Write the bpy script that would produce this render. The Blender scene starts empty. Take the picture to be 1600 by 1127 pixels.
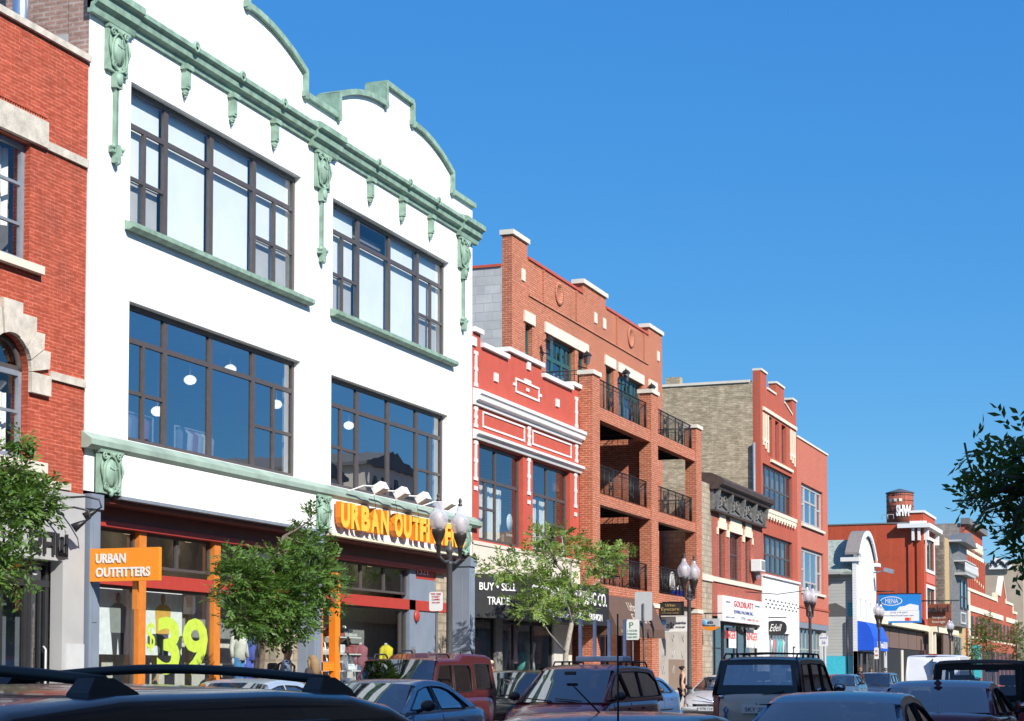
import bpy, bmesh, math, random
from mathutils import Vector, Matrix
from mathutils.geometry import tessellate_polygon
random.seed(7)
S = bpy.context.scene
COL = S.collection
R = math.radians

# ---------------------------------------------------------------- camera calibration
F_PX = 2800.0; D = 18.5; EYE = 1.45; PITCH = R(3.0); HOR = 1055.0; VPX = 1850.0
PPY = HOR - F_PX*math.tan(PITCH)
YAW = math.atan((VPX-800)/F_PX*math.cos(PITCH))
_fw = Vector((-math.sin(YAW)*math.cos(PITCH), math.cos(YAW)*math.cos(PITCH), math.sin(PITCH)))
_rt = Vector((math.cos(YAW), math.sin(YAW), 0))
_up = _rt.cross(_fw)
def ray(px, py):
    return _fw + _rt*((px-800)/F_PX) + _up*(-(py-PPY)/F_PX)
def onX(px, py, X=-D):
    """point of the vertical plane x = X seen at a pixel of the photograph -> (y, z)"""
    r = ray(px, py); t = X/r.x
    return (r.y*t, EYE + r.z*t)
def onY(px, py, Y):
    r = ray(px, py); t = Y/r.y
    return (r.x*t, EYE + r.z*t)
ROAD = -0.05; WALK = 0.12

# ---------------------------------------------------------------- mesh builder
def unit(v):
    v = Vector(v)
    return v.normalized() if v.length > 1e-9 else Vector((0, 0, 1))
class MB:
    def __init__(self):
        self.v = []; self.f = []; self.sm = []
    def add(self, vs, fs, smooth=False):
        n = len(self.v)
        self.v += [Vector(p) for p in vs]
        for f in fs:
            self.f.append([i+n for i in f]); self.sm.append(smooth)
        return self
    def box(self, x0, x1, y0, y1, z0, z1):
        if x0 > x1: x0, x1 = x1, x0
        if y0 > y1: y0, y1 = y1, y0
        if z0 > z1: z0, z1 = z1, z0
        vs = [(x, y, z) for x in (x0, x1) for y in (y0, y1) for z in (z0, z1)]
        return self.add(vs, [(0,1,3,2), (4,6,7,5), (0,4,5,1), (2,3,7,6), (0,2,6,4), (1,5,7,3)])
    def obox(self, c, u, v, w, a, b, d):
        """box at centre c along unit axes u,v,w with half sizes a,b,d"""
        c = Vector(c); u = unit(u); v = unit(v); w = unit(w)
        vs = [c+u*i*a+v*j*b+w*k*d for i in (-1,1) for j in (-1,1) for k in (-1,1)]
        return self.add(vs, [(0,1,3,2), (4,6,7,5), (0,4,5,1), (2,3,7,6), (0,2,6,4), (1,5,7,3)])
    def rbox(self, x0, x1, y0, y1, z0, z1, r=.03, n=3):
        """box with its four upright edges rounded, small top bevel"""
        if x0 > x1: x0, x1 = x1, x0
        if y0 > y1: y0, y1 = y1, y0
        ring = []
        for cx, cy, a0 in ((x1-r, y1-r, 0), (x0+r, y1-r, 90), (x0+r, y0+r, 180), (x1-r, y0+r, 270)):
            for i in range(n+1):
                a = R(a0+90*i/n); ring.append((cx, cy, math.cos(a), math.sin(a)))
        lv = [(z0, r*.4), (z0+r*.6, r), (z1-r*.6, r), (z1, r*.4)]
        vs = []
        for z, rr in lv:
            vs += [(cx+rr*c, cy+rr*s, z) for cx, cy, c, s in ring]
        m = len(ring); fs = []
        for k in range(3):
            for i in range(m):
                j = (i+1) % m
                fs.append((k*m+i, k*m+j, (k+1)*m+j, (k+1)*m+i))
        fs.append(tuple(range(m))[::-1]); fs.append(tuple(range(3*m, 4*m)))
        return self.add(vs, fs, False)
    def slab(self, outer, holes, mp, t):
        """plate: outline + holes in 2-D, mp(a,b,depth)->3-D, thickness t (closed)"""
        polys = [outer] + list(holes)
        flat = [p for pl in polys for p in pl]
        tris = tessellate_polygon([[Vector((a, b, 0)) for a, b in pl] for pl in polys])
        n = len(flat)
        vs = [mp(a, b, 0) for a, b in flat] + [mp(a, b, t) for a, b in flat]
        fs = [tuple(tr) for tr in tris] + [tuple(i+n for i in tr)[::-1] for tr in tris]
        k = 0
        for pl in polys:
            m = len(pl)
            for i in range(m):
                j = (i+1) % m
                fs.append((k+i, k+j, k+j+n, k+i+n))
            k += m
        return self.add(vs, fs)
    def xplate(self, X, outer, holes=(), t=.3):
        """plate in a plane x = X, outline in (y, z), thickness going to -x"""
        return self.slab(outer, holes, lambda a, b, d: (X-d, a, b), t)
    def yplate(self, Y, outer, holes=(), t=.3):
        """plate in a plane y = Y, outline in (x, z), thickness going to +y"""
        return self.slab(outer, holes, lambda a, b, d: (a, Y+d, b), t)
    def zplate(self, Z, outer, holes=(), t=.1):
        return self.slab(outer, holes, lambda a, b, d: (a, b, Z-d), t)
    def extrude_y(self, prof, y0, y1):
        """closed profile in (x, z) swept along y"""
        return self.slab(prof, (), lambda a, b, d: (a, y0+d, b), y1-y0)
    def extrude_x(self, prof, x0, x1):
        return self.slab(prof, (), lambda a, b, d: (x0+d, a, b), x1-x0)
    def tube(self, pts, r, n=8, cap=True, smooth=True):
        pts = [Vector(p) for p in pts]
        if not isinstance(r, (list, tuple)): r = [r]*len(pts)
        base = len(self.v); vs = []; fs = []
        prev = None
        for i, p in enumerate(pts):
            d = (pts[min(i+1, len(pts)-1)] - pts[max(i-1, 0)])
            d = unit(d)
            if prev is None:
                a = Vector((0, 0, 1)) if abs(d.z) < .9 else Vector((1, 0, 0))
                u = d.cross(a).normalized()
            else:
                u = (prev - d*prev.dot(d))
                u = u.normalized() if u.length > 1e-6 else d.orthogonal().normalized()
            prev = u; w = d.cross(u)
            for k in range(n):
                a = 2*math.pi*k/n
                vs.append(p + (u*math.cos(a) + w*math.sin(a))*r[i])
        for i in range(len(pts)-1):
            for k in range(n):
                j = (k+1) % n
                fs.append((i*n+k, i*n+j, (i+1)*n+j, (i+1)*n+k))
        if cap:
            fs.append(tuple(range(n))[::-1]); fs.append(tuple(range((len(pts)-1)*n, len(pts)*n)))
        return self.add(vs, fs, smooth)
    def lathe(self, c, prof, n=16, axis='z', sx=1, sy=1, smooth=True):
        """profile [(r, h)] turned about an axis through c"""
        c = Vector(c); vs = []; fs = []
        for r, h in prof:
            for k in range(n):
                a = 2*math.pi*k/n; x = math.cos(a)*r*sx; y = math.sin(a)*r*sy
                if axis == 'z': q = (x, y, h)
                elif axis == 'x': q = (h, x, y)
                else: q = (x, h, y)
                vs.append(c+Vector(q))
        m = len(prof)
        for i in range(m-1):
            for k in range(n):
                j = (k+1) % n
                fs.append((i*n+k, i*n+j, (i+1)*n+j, (i+1)*n+k))
        if prof[0][0] > 1e-6: fs.append(tuple(range(n))[::-1])
        if prof[-1][0] > 1e-6: fs.append(tuple(range((m-1)*n, m*n)))
        return self.add(vs, fs, smooth)
    def ball(self, c, rx, ry=None, rz=None, n=12, m=8):
        ry = ry or rx; rz = rz or rx; c = Vector(c); vs = []; fs = []
        for i in range(m+1):
            a = math.pi*i/m
            for k in range(n):
                b = 2*math.pi*k/n
                vs.append(c+Vector((math.sin(a)*math.cos(b)*rx, math.sin(a)*math.sin(b)*ry, math.cos(a)*rz)))
        for i in range(m):
            for k in range(n):
                j = (k+1) % n
                fs.append((i*n+k, (i+1)*n+k, (i+1)*n+j, i*n+j))
        return self.add(vs, fs, True)
    def quad(self, a, b, c, d, smooth=False):
        return self.add([a, b, c, d], [(0, 1, 2, 3)], smooth)
    def text(self, s, org, u, v, height, width=None, depth=.01, off=0.0, align='L', shear=0):
        """lettering: org = lower left corner (or centre bottom), u = reading direction, v = up; raised along u x v"""
        cu = bpy.data.curves.new('lettering', 'FONT'); cu.body = s; cu.size = 1; cu.extrude = .5; cu.offset = off
        cu.resolution_u = 3; cu.shear = shear
        ob = bpy.data.objects.new('lettering', cu); COL.objects.link(ob)
        bpy.context.view_layer.update()
        me = bpy.data.meshes.new_from_object(ob.evaluated_get(bpy.context.evaluated_depsgraph_get()))
        bpy.data.objects.remove(ob); bpy.data.curves.remove(cu)
        if not me.vertices: return self
        xs = [q.co.x for q in me.vertices]; ys = [q.co.y for q in me.vertices]
        x0, x1, y0, y1 = min(xs), max(xs), min(ys), max(ys)
        sy = height/(y1-y0); sx = sy if width is None else width/(x1-x0)
        u = unit(u); v = unit(v); w = u.cross(v); org = Vector(org)
        if align == 'C': org = org - u*((x1-x0)*sx/2)
        vs = [org + u*((q.co.x-x0)*sx) + v*((q.co.y-y0)*sy) + w*((q.co.z+.5)*depth) for q in me.vertices]
        self.add(vs, [tuple(p.vertices) for p in me.polygons])
        bpy.data.meshes.remove(me)
        return self
    def xf(self, M):
        self.v = [M @ p for p in self.v]; return self
    def build(self, name, mat, parent=None, local=False, mats=None, recalc=True):
        me = bpy.data.meshes.new(name)
        off = Vector((0, 0, 0)) if (parent is None or local) else Vector(parent.get('_o', (0, 0, 0)))
        me.from_pydata([tuple(p-off) for p in self.v], [], self.f)
        for p, s in zip(me.polygons, self.sm): p.use_smooth = s
        if recalc:
            bm = bmesh.new(); bm.from_mesh(me)
            bmesh.ops.recalc_face_normals(bm, faces=bm.faces)
            bm.to_mesh(me); bm.free()
        me.materials.append(mat)
        me.update()
        o = bpy.data.objects.new(name, me); COL.objects.link(o)
        if parent is not None:
            o.parent = parent; o['_o'] = list(parent.get('_o', (0, 0, 0)))
        return o

def tag(o, label=None, cat=None, group=None, kind=None):
    if label: o['label'] = label
    if cat: o['category'] = cat
    if group: o['group'] = group
    if kind: o['kind'] = kind
    return o
def thing(name, label, cat, loc=(0, 0, 0), group=None, rotz=0):
    o = bpy.data.objects.new(name, None); COL.objects.link(o)
    o.location = loc; o.rotation_euler = (0, 0, rotz); o['_o'] = list(loc)
    o.empty_display_size = .3
    return tag(o, label, cat, group)
def copy_tree(o, parent=None):
    c = o.copy(); COL.objects.link(c)
    if parent is not None: c.parent = parent
    for ch in list(o.children): copy_tree(ch, c)
    return c

# ---------------------------------------------------------------- materials
def nt(name):
    m = bpy.data.materials.new(name); m.use_nodes = True
    t = m.node_tree; b = t.nodes['Principled BSDF']
    return m, t, b
def N(t, typ, **kw):
    n = t.nodes.new(typ)
    for k, val in kw.items():
        if k.startswith('i_'):
            n.inputs[k[2:].replace('_', ' ')].default_value = val
        else: setattr(n, k, val)
    return n
def rgba(c): return (c[0], c[1], c[2], 1)
def mixc(t, fac, a, b, blend='MIX'):
    m = t.nodes.new('ShaderNodeMix'); m.data_type = 'RGBA'; m.blend_type = blend
    for sock, val in ((m.inputs[0], fac), (m.inputs[6], a), (m.inputs[7], b)):
        if isinstance(val, (int, float)): sock.default_value = val
        elif isinstance(val, (tuple, list)): sock.default_value = rgba(val)
        else: t.links.new(val, sock)
    return m.outputs[2]
def ramp(t, fac, a, b, ca=(0, 0, 0), cb=(1, 1, 1)):
    r = t.nodes.new('ShaderNodeValToRGB'); e = r.color_ramp.elements
    e[0].position = a; e[0].color = rgba(ca); e[1].position = b; e[1].color = rgba(cb)
    t.links.new(fac, r.inputs[0]); return r.outputs[0]
def noise(t, vec, scale, detail=4, rough=.55):
    n = N(t, 'ShaderNodeTexNoise'); n.inputs['Scale'].default_value = scale
    n.inputs['Detail'].default_value = detail; n.inputs['Roughness'].default_value = rough
    if vec is not None: t.links.new(vec, n.inputs['Vector'])
    return n.outputs[0]
def bump(t, b, h, strength=.3, dist=.02):
    n = N(t, 'ShaderNodeBump'); n.inputs['Strength'].default_value = strength; n.inputs['Distance'].default_value = dist
    t.links.new(h, n.inputs['Height']); t.links.new(n.outputs[0], b.inputs['Normal'])
def wallvec(t):
    """(along the wall, height) from the position in the world: y on walls facing x, x on walls facing y"""
    g = N(t, 'ShaderNodeNewGeometry'); sp = N(t, 'ShaderNodeSeparateXYZ'); t.links.new(g.outputs['Position'], sp.inputs[0])
    sn = N(t, 'ShaderNodeSeparateXYZ'); t.links.new(g.outputs['True Normal'], sn.inputs[0])
    ab = N(t, 'ShaderNodeMath', operation='ABSOLUTE'); t.links.new(sn.outputs[0], ab.inputs[0])
    gt = N(t, 'ShaderNodeMath', operation='GREATER_THAN'); gt.inputs[1].default_value = .5; t.links.new(ab.outputs[0], gt.inputs[0])
    mx = N(t, 'ShaderNodeMix'); t.links.new(gt.outputs[0], mx.inputs[0]); t.links.new(sp.outputs[0], mx.inputs[2]); t.links.new(sp.outputs[1], mx.inputs[3])
    cb = N(t, 'ShaderNodeCombineXYZ'); t.links.new(mx.outputs[0], cb.inputs[0]); t.links.new(sp.outputs[2], cb.inputs[1])
    return cb.outputs[0], g.outputs['Position'], sp.outputs[2]
def plain(name, c, rough=.6, metal=0, var=.12, scale=6, bmp=0, spec=None, coat=0, emit=None, es=0, dirt=0):
    m, t, b = nt(name)
    g = N(t, 'ShaderNodeTexCoord')
    nz = noise(t, g.outputs['Object'], scale)
    c2 = tuple(max(0, x*(1-var*1.6)) for x in c)
    col = mixc(t, ramp(t, nz, .35, .7), c, c2)
    if dirt:
        nz2 = noise(t, g.outputs['Object'], scale*.3, 6, .7)
        col = mixc(t, ramp(t, nz2, .52, .75, (0,0,0), (dirt, dirt, dirt)), col, tuple(x*.45 for x in c))
    t.links.new(col, b.inputs['Base Color'])
    b.inputs['Roughness'].default_value = rough; b.inputs['Metallic'].default_value = metal
    if spec is not None: b.inputs['Specular IOR Level'].default_value = spec
    if coat: b.inputs['Coat Weight'].default_value = coat; b.inputs['Coat Roughness'].default_value = .03
    if emit: b.inputs['Emission Color'].default_value = rgba(emit); b.inputs['Emission Strength'].default_value = es
    if bmp: bump(t, b, noise(t, g.outputs['Object'], scale*8, 5), bmp, .01)
    return m
def brick(name, c1, c2, mortar, bw=.24, bh=.064, ms=.009, rough=.85, stain=.35, staincol=(.05, .04, .035), streak=.25, bmp=.35, cvar=.25, mott=0):
    m, t, b = nt(name)
    vec, pos, hz = wallvec(t)
    br = N(t, 'ShaderNodeTexBrick'); t.links.new(vec, br.inputs['Vector'])
    br.inputs['Color1'].default_value = rgba(c1); br.inputs['Color2'].default_value = rgba(c2); br.inputs['Mortar'].default_value = rgba(mortar)
    br.inputs['Scale'].default_value = 1; br.inputs['Mortar Size'].default_value = ms; br.inputs['Mortar Smooth'].default_value = .3
    br.inputs['Brick Width'].default_value = bw; br.inputs['Row Height'].default_value = bh; br.inputs['Bias'].default_value = -.1
    # brick to brick change
    cell = N(t, 'ShaderNodeTexNoise'); cell.inputs['Scale'].default_value = 1
    mp = N(t, 'ShaderNodeMapping'); mp.inputs['Scale'].default_value = (1/bw*.9, 1/bh*.9, 1); t.links.new(vec, mp.inputs['Vector']); t.links.new(mp.outputs[0], cell.inputs['Vector'])
    col = mixc(t, ramp(t, cell.outputs[0], .35, .68, (0,0,0), (cvar*2.2,)*3), br.outputs[0], tuple(x*.62 for x in c1))
    big = noise(t, pos, .55, 6, .65)
    col = mixc(t, ramp(t, big, .48, .75, (0,0,0), (stain,)*3), col, staincol)
    if mott:
        mp3 = N(t, 'ShaderNodeMapping'); mp3.inputs['Scale'].default_value = (.9, 2.6, 1); t.links.new(vec, mp3.inputs['Vector'])
        col = mixc(t, ramp(t, noise(t, mp3.outputs[0], 1.6, 8, .75), .42, .62, (0,0,0), (mott,)*3), col, tuple(x*.45 for x in c2))
        mp4 = N(t, 'ShaderNodeMapping'); mp4.inputs['Scale'].default_value = (2.2, 6, 1); mp4.inputs['Location'].default_value = (7, 3, 0); t.links.new(vec, mp4.inputs['Vector'])
        col = mixc(t, ramp(t, noise(t, mp4.outputs[0], 1.1, 6, .8), .50, .66, (0,0,0), (mott,)*3), col, tuple(min(1, x*1.15) for x in c1))
    # rain streaks, long in height
    mp2 = N(t, 'ShaderNodeMapping'); mp2.inputs['Scale'].default_value = (3.2, .22, 1); t.links.new(vec, mp2.inputs['Vector'])
    st = noise(t, mp2.outputs[0], 1.3, 5, .6)
    col = mixc(t, ramp(t, st, .5, .78, (0,0,0), (streak,)*3), col, tuple(min(1, x*1.45+.03) for x in c1))
    t.links.new(col, b.inputs['Base Color']); b.inputs['Roughness'].default_value = rough
    b.inputs['Specular IOR Level'].default_value = .25
    inv = N(t, 'ShaderNodeMath', operation='SUBTRACT'); inv.inputs[0].default_value = 1; t.links.new(br.outputs['Fac'], inv.inputs[1])
    ad = N(t, 'ShaderNodeMath', operation='ADD'); t.links.new(inv.outputs[0], ad.inputs[0])
    fine = noise(t, pos, 45, 3); sc = N(t, 'ShaderNodeMath', operation='MULTIPLY'); sc.inputs[1].default_value = .5
    t.links.new(fine, sc.inputs[0]); t.links.new(sc.outputs[0], ad.inputs[1])
    bump(t, b, ad.outputs[0], bmp, .008)
    return m
def siding(name, c, step=.12):
    m, t, b = nt(name)
    vec, pos, hz = wallvec(t)
    w = N(t, 'ShaderNodeMath', operation='FRACT'); d = N(t, 'ShaderNodeMath', operation='DIVIDE'); d.inputs[1].default_value = step
    t.links.new(hz, d.inputs[0]); t.links.new(d.outputs[0], w.inputs[0])
    line = ramp(t, w.outputs[0], 0, .16, tuple(x*.35 for x in c), c)
    col = mixc(t, ramp(t, noise(t, pos, 1.1, 5), .45, .8, (0,0,0), (.35,)*3), line, tuple(x*.6 for x in c))
    t.links.new(col, b.inputs['Base Color']); b.inputs['Roughness'].default_value = .6
    bump(t, b, w.outputs[0], .5, .02)
    return m
def glass(name, tint=(.75, .8, .82), fac=.28, rough=.0, refl=(.9, .95, 1), wav=.0):
    m = bpy.data.materials.new(name); m.use_nodes = True; t = m.node_tree; t.nodes.clear()
    out = N(t, 'ShaderNodeOutputMaterial'); mx = N(t, 'ShaderNodeMixShader')
    tr = N(t, 'ShaderNodeBsdfTransparent'); tr.inputs[0].default_value = rgba(tint)
    gl = N(t, 'ShaderNodeBsdfGlossy'); gl.inputs['Color'].default_value = rgba(refl); gl.inputs['Roughness'].default_value = rough
    gg = N(t, 'ShaderNodeNewGeometry'); dt = N(t, 'ShaderNodeVectorMath', operation='DOT_PRODUCT'); t.links.new(gg.outputs['Incoming'], dt.inputs[0]); t.links.new(gg.outputs['Normal'], dt.inputs[1])
    ab = N(t, 'ShaderNodeMath', operation='ABSOLUTE'); t.links.new(dt.outputs['Value'], ab.inputs[0])
    iv = N(t, 'ShaderNodeMath', operation='SUBTRACT', use_clamp=True); iv.inputs[0].default_value = 1; t.links.new(ab.outputs[0], iv.inputs[1])
    lw = N(t, 'ShaderNodeMath', operation='POWER'); lw.inputs[1].default_value = 4; t.links.new(iv.outputs[0], lw.inputs[0])
    ma = N(t, 'ShaderNodeMath', operation='MULTIPLY_ADD'); ma.inputs[1].default_value = 1-fac; ma.inputs[2].default_value = fac; ma.use_clamp = True
    t.links.new(lw.outputs[0], ma.inputs[0])
    if wav:
        g = N(t, 'ShaderNodeNewGeometry'); bp = N(t, 'ShaderNodeBump'); bp.inputs['Strength'].default_value = wav; bp.inputs['Distance'].default_value = .02
        t.links.new(noise(t, g.outputs['Position'], 1.4, 1), bp.inputs['Height']); t.links.new(bp.outputs[0], gl.inputs['Normal'])
    t.links.new(ma.outputs[0], mx.inputs[0]); t.links.new(tr.outputs[0], mx.inputs[1]); t.links.new(gl.outputs[0], mx.inputs[2]); t.links.new(mx.outputs[0], out.inputs[0])
    return m
def leafmat(name, c, c2, rough=.5):
    m, t, b = nt(name)
    g = N(t, 'ShaderNodeNewGeometry')
    col = mixc(t, g.outputs['Random Per Island'], c, c2)
    tc = N(t, 'ShaderNodeTexCoord')
    col = mixc(t, ramp(t, noise(t, tc.outputs['Object'], 1.6, 3), .4, .65), col, tuple(x*.6 for x in c))
    t.links.new(col, b.inputs['Base Color']); b.inputs['Roughness'].default_value = rough
    out = t.nodes['Material Output']; tl = N(t, 'ShaderNodeBsdfTranslucent'); mx = N(t, 'ShaderNodeMixShader'); mx.inputs[0].default_value = .3
    cc = mixc(t, .5, col, (.25, .4, .04)); t.links.new(cc, tl.inputs[0])
    t.links.new(b.outputs[0], mx.inputs[1]); t.links.new(tl.outputs[0], mx.inputs[2]); t.links.new(mx.outputs[0], out.inputs[0])
    return m
def paint(name, c, metal=.4, rough=.25):
    m, t, b = nt(name)
    tc = N(t, 'ShaderNodeTexCoord')
    col = mixc(t, ramp(t, noise(t, tc.outputs['Object'], 1.5, 6, .7), .45, .8, (0,0,0), (.35,)*3), c, tuple(x*.7+.02 for x in c))
    t.links.new(col, b.inputs['Base Color']); b.inputs['Metallic'].default_value = metal; b.inputs['Roughness'].default_value = rough
    b.inputs['Coat Weight'].default_value = .4; b.inputs['Specular IOR Level'].default_value = .3; b.inputs['Coat Roughness'].default_value = .02
    return m
M = {}
M['red1'] = brick('red_face_brick', (.46, .085, .042), (.36, .065, .033), (.56, .19, .13), ms=.010, stain=.42, streak=.22, cvar=.4)
M['red4'] = brick('orange_red_brick', (.46, .13, .06), (.37, .095, .045), (.60, .36, .26), bw=.22, bh=.075, ms=.011, stain=.22, cvar=.3)
M['red5'] = brick('dark_red_brick', (.40, .09, .055), (.33, .07, .045), (.42, .22, .17), ms=.009, stain=.2)
M['red6'] = brick('painted_red_brick', (.43, .10, .06), (.40, .09, .055), (.36, .09, .055), ms=.006, stain=.2, streak=.3, cvar=.06, bmp=.2)
M['red7'] = brick('salmon_brick', (.50, .13, .08), (.45, .11, .07), (.55, .26, .19), ms=.007, stain=.12, cvar=.1)
M['red9'] = brick('deep_red_painted_brick', (.46, .08, .035), (.42, .07, .03), (.36, .06, .03), ms=.006, stain=.25, cvar=.05, bmp=.2)
M['red11'] = brick('far_red_brick', (.44, .085, .045), (.40, .075, .04), (.45, .16, .1), stain=.2)
M['white_brick'] = brick('white_painted_brick', (.88, .88, .87), (.86, .86, .85), (.82, .82, .81), ms=.005, stain=.12, staincol=(.5, .46, .40), streak=.0, cvar=.02, bmp=.15, rough=.55)
M['block'] = brick('grey_concrete_block', (.50, .50, .485), (.40, .40, .39), (.34, .34, .33), bw=.6, bh=.3, ms=.014, stain=.3, staincol=(.2, .2, .2), cvar=.16)
M['tanbrick'] = brick('weathered_tan_common_brick', (.62, .51, .34), (.46, .35, .22), (.46, .39, .29), bw=.25, bh=.085, ms=.018, stain=.5, staincol=(.20, .15, .10), streak=.15, cvar=.7, bmp=.8, mott=.75)
M['greybrick'] = brick('weathered_grey_common_brick', (.36, .32, .28), (.27, .22, .19), (.30, .26, .23), bw=.25, bh=.085, ms=.018, stain=.4, cvar=.35, mott=.5)
M['pinkbrick'] = brick('pinkish_common_brick', (.40, .24, .19), (.28, .17, .14), (.42, .36, .32), bw=.26, bh=.09, ms=.02, stain=.4, cvar=.4)
M['oldstone'] = brick('rough_buff_stone', (.50, .42, .31), (.38, .31, .22), (.34, .27, .19), bw=.4, bh=.22, ms=.03, stain=.5, cvar=.4, bmp=1)
M['limestone'] = plain('rough_limestone', (.62, .56, .47), .9, var=.2, scale=5, bmp=.9)
M['stone'] = plain('smooth_cream_stone', (.68, .62, .51), .8, var=.08, scale=3, bmp=.2)
M['stucco'] = plain('pale_stucco', (.66, .59, .49), .85, var=.06, scale=2, bmp=.15, dirt=.15)
M['redpaint'] = plain('red_painted_stucco', (.50, .085, .05), .75, var=.08, scale=3, bmp=.2, dirt=.12)
M['whitepaint'] = plain('white_paint', (.74, .73, .70), .55, var=.03, scale=8)
M['cream'] = plain('cream_terracotta', (.78, .70, .52), .6, var=.08, scale=5)
M['patina'] = plain('pale_green_copper', (.28, .42, .32), .65, var=.25, scale=4.5, bmp=.25, dirt=.5)
M['patina2'] = plain('pale_green_sill_metal', (.33, .43, .35), .5, var=.2, scale=1.6, bmp=.1, dirt=.3)
M['winframe'] = plain('dark_bronze_frame', (.085, .07, .065), .45, var=.1)
M['blackframe'] = plain('black_frame', (.025, .025, .028), .4)
M['greyframe'] = plain('blue_grey_frame', (.22, .25, .29), .5)
M['greenframe'] = plain('dark_green_frame', (.03, .10, .09), .4)
M['greypaint'] = plain('grey_blue_paint', (.20, .24, .30), .55, var=.08, scale=2, dirt=.2)
M['ltgrey'] = plain('light_grey_panel', (.40, .40, .39), .6, var=.06, scale=2)
M['ltgrey2'] = plain('grey_panel', (.50, .51, .51), .6, var=.05)
M['orange'] = plain('orange_paint', (.80, .22, .015), .45, var=.05)
M['orangelit'] = plain('orange_metal_sign', (.85, .27, .02), .4, var=.02)
M['yelloworange'] = plain('yellow_orange_letter_face', (.95, .50, .05), .4, var=.02)
M['darkorange'] = plain('weathered_orange_post', (.62, .20, .03), .5, var=.1)
M['redbeam'] = plain('red_painted_beam', (.42, .045, .03), .5, var=.08)
M['maroonbeam'] = plain('maroon_painted_fascia', (.16, .035, .025), .5, var=.1)
M['black'] = plain('black_paint', (.012, .012, .013), .45)
M['blackmatte'] = plain('black_panel', (.018, .018, .02), .7)
M['iron'] = plain('black_iron', (.02, .02, .022), .5, metal=.3)
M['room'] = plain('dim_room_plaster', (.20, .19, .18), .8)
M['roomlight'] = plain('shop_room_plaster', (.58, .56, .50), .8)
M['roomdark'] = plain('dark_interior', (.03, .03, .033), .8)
M['blind'] = plain('white_window_blind', (.66, .70, .70), .7, var=.05, scale=1)
M['curtain'] = plain('white_curtain', (.72, .72, .68), .8, var=.1)
M['roofing'] = plain('grey_roof_felt', (.16, .16, .16), .9)
M['glassU'] = glass('upper_window_glass', (.97, .99, .99), .06, wav=.05)
M['glassD'] = glass('sky_reflecting_glass', (.6, .62, .64), .38, wav=.08)
M['glassM'] = glass('curtained_window_glass', (.85, .88, .88), .16, wav=.06)
M['glassS'] = glass('shop_window_glass', (.85, .9, .9), .05, wav=.05)
M['glassB'] = glass('brownish_window_glass', (.40, .40, .40), .10, wav=.1)
M['glassN'] = glass('plain_window_glass', (.5, .55, .6), .18, wav=.1)
def globemat():
    m = glass('clear_ribbed_acrylic', (.93, .93, .95), .12, rough=.08); t = m.node_tree; out = t.nodes['Material Output']; src = out.inputs[0].links[0].from_socket
    d = N(t, 'ShaderNodeBsdfTranslucent'); d.inputs[0].default_value = (.95, .95, .97, 1); d2 = N(t, 'ShaderNodeBsdfDiffuse'); d2.inputs[0].default_value = (.9, .9, .93, 1)
    a = N(t, 'ShaderNodeMixShader'); t.links.new(d.outputs[0], a.inputs[1]); t.links.new(d2.outputs[0], a.inputs[2]); b = N(t, 'ShaderNodeMixShader'); b.inputs[0].default_value = .42
    t.links.new(src, b.inputs[1]); t.links.new(a.outputs[0], b.inputs[2]); t.links.new(b.outputs[0], out.inputs[0]); return m
M['globe'] = globemat()
M['lampcore'] = plain('pinkish_refractor', (.60, .50, .47), .35)
M['concrete'] = plain('pavement_concrete', (.34, .33, .31), .9, var=.15, scale=2, bmp=.2, dirt=.3)
M['kerb'] = plain('kerb_concrete', (.38, .37, .35), .9, var=.15, bmp=.2)
M['asphalt'] = plain('asphalt', (.055, .055, .057), .9, var=.25, scale=3, bmp=.5)
M['linewhite'] = plain('road_marking_white', (.62, .62, .60), .7, var=.2)
M['lineyellow'] = plain('road_marking_yellow', (.65, .45, .06), .7, var=.2)
M['bark'] = plain('grey_brown_bark', (.16, .12, .09), .95, var=.3, scale=12, bmp=.8)
M['barkpale'] = plain('pale_grey_bark', (.36, .33, .28), .95, var=.25, scale=14, bmp=.6)
M['soil'] = plain('dry_earth', (.12, .09, .06), 1)
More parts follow.
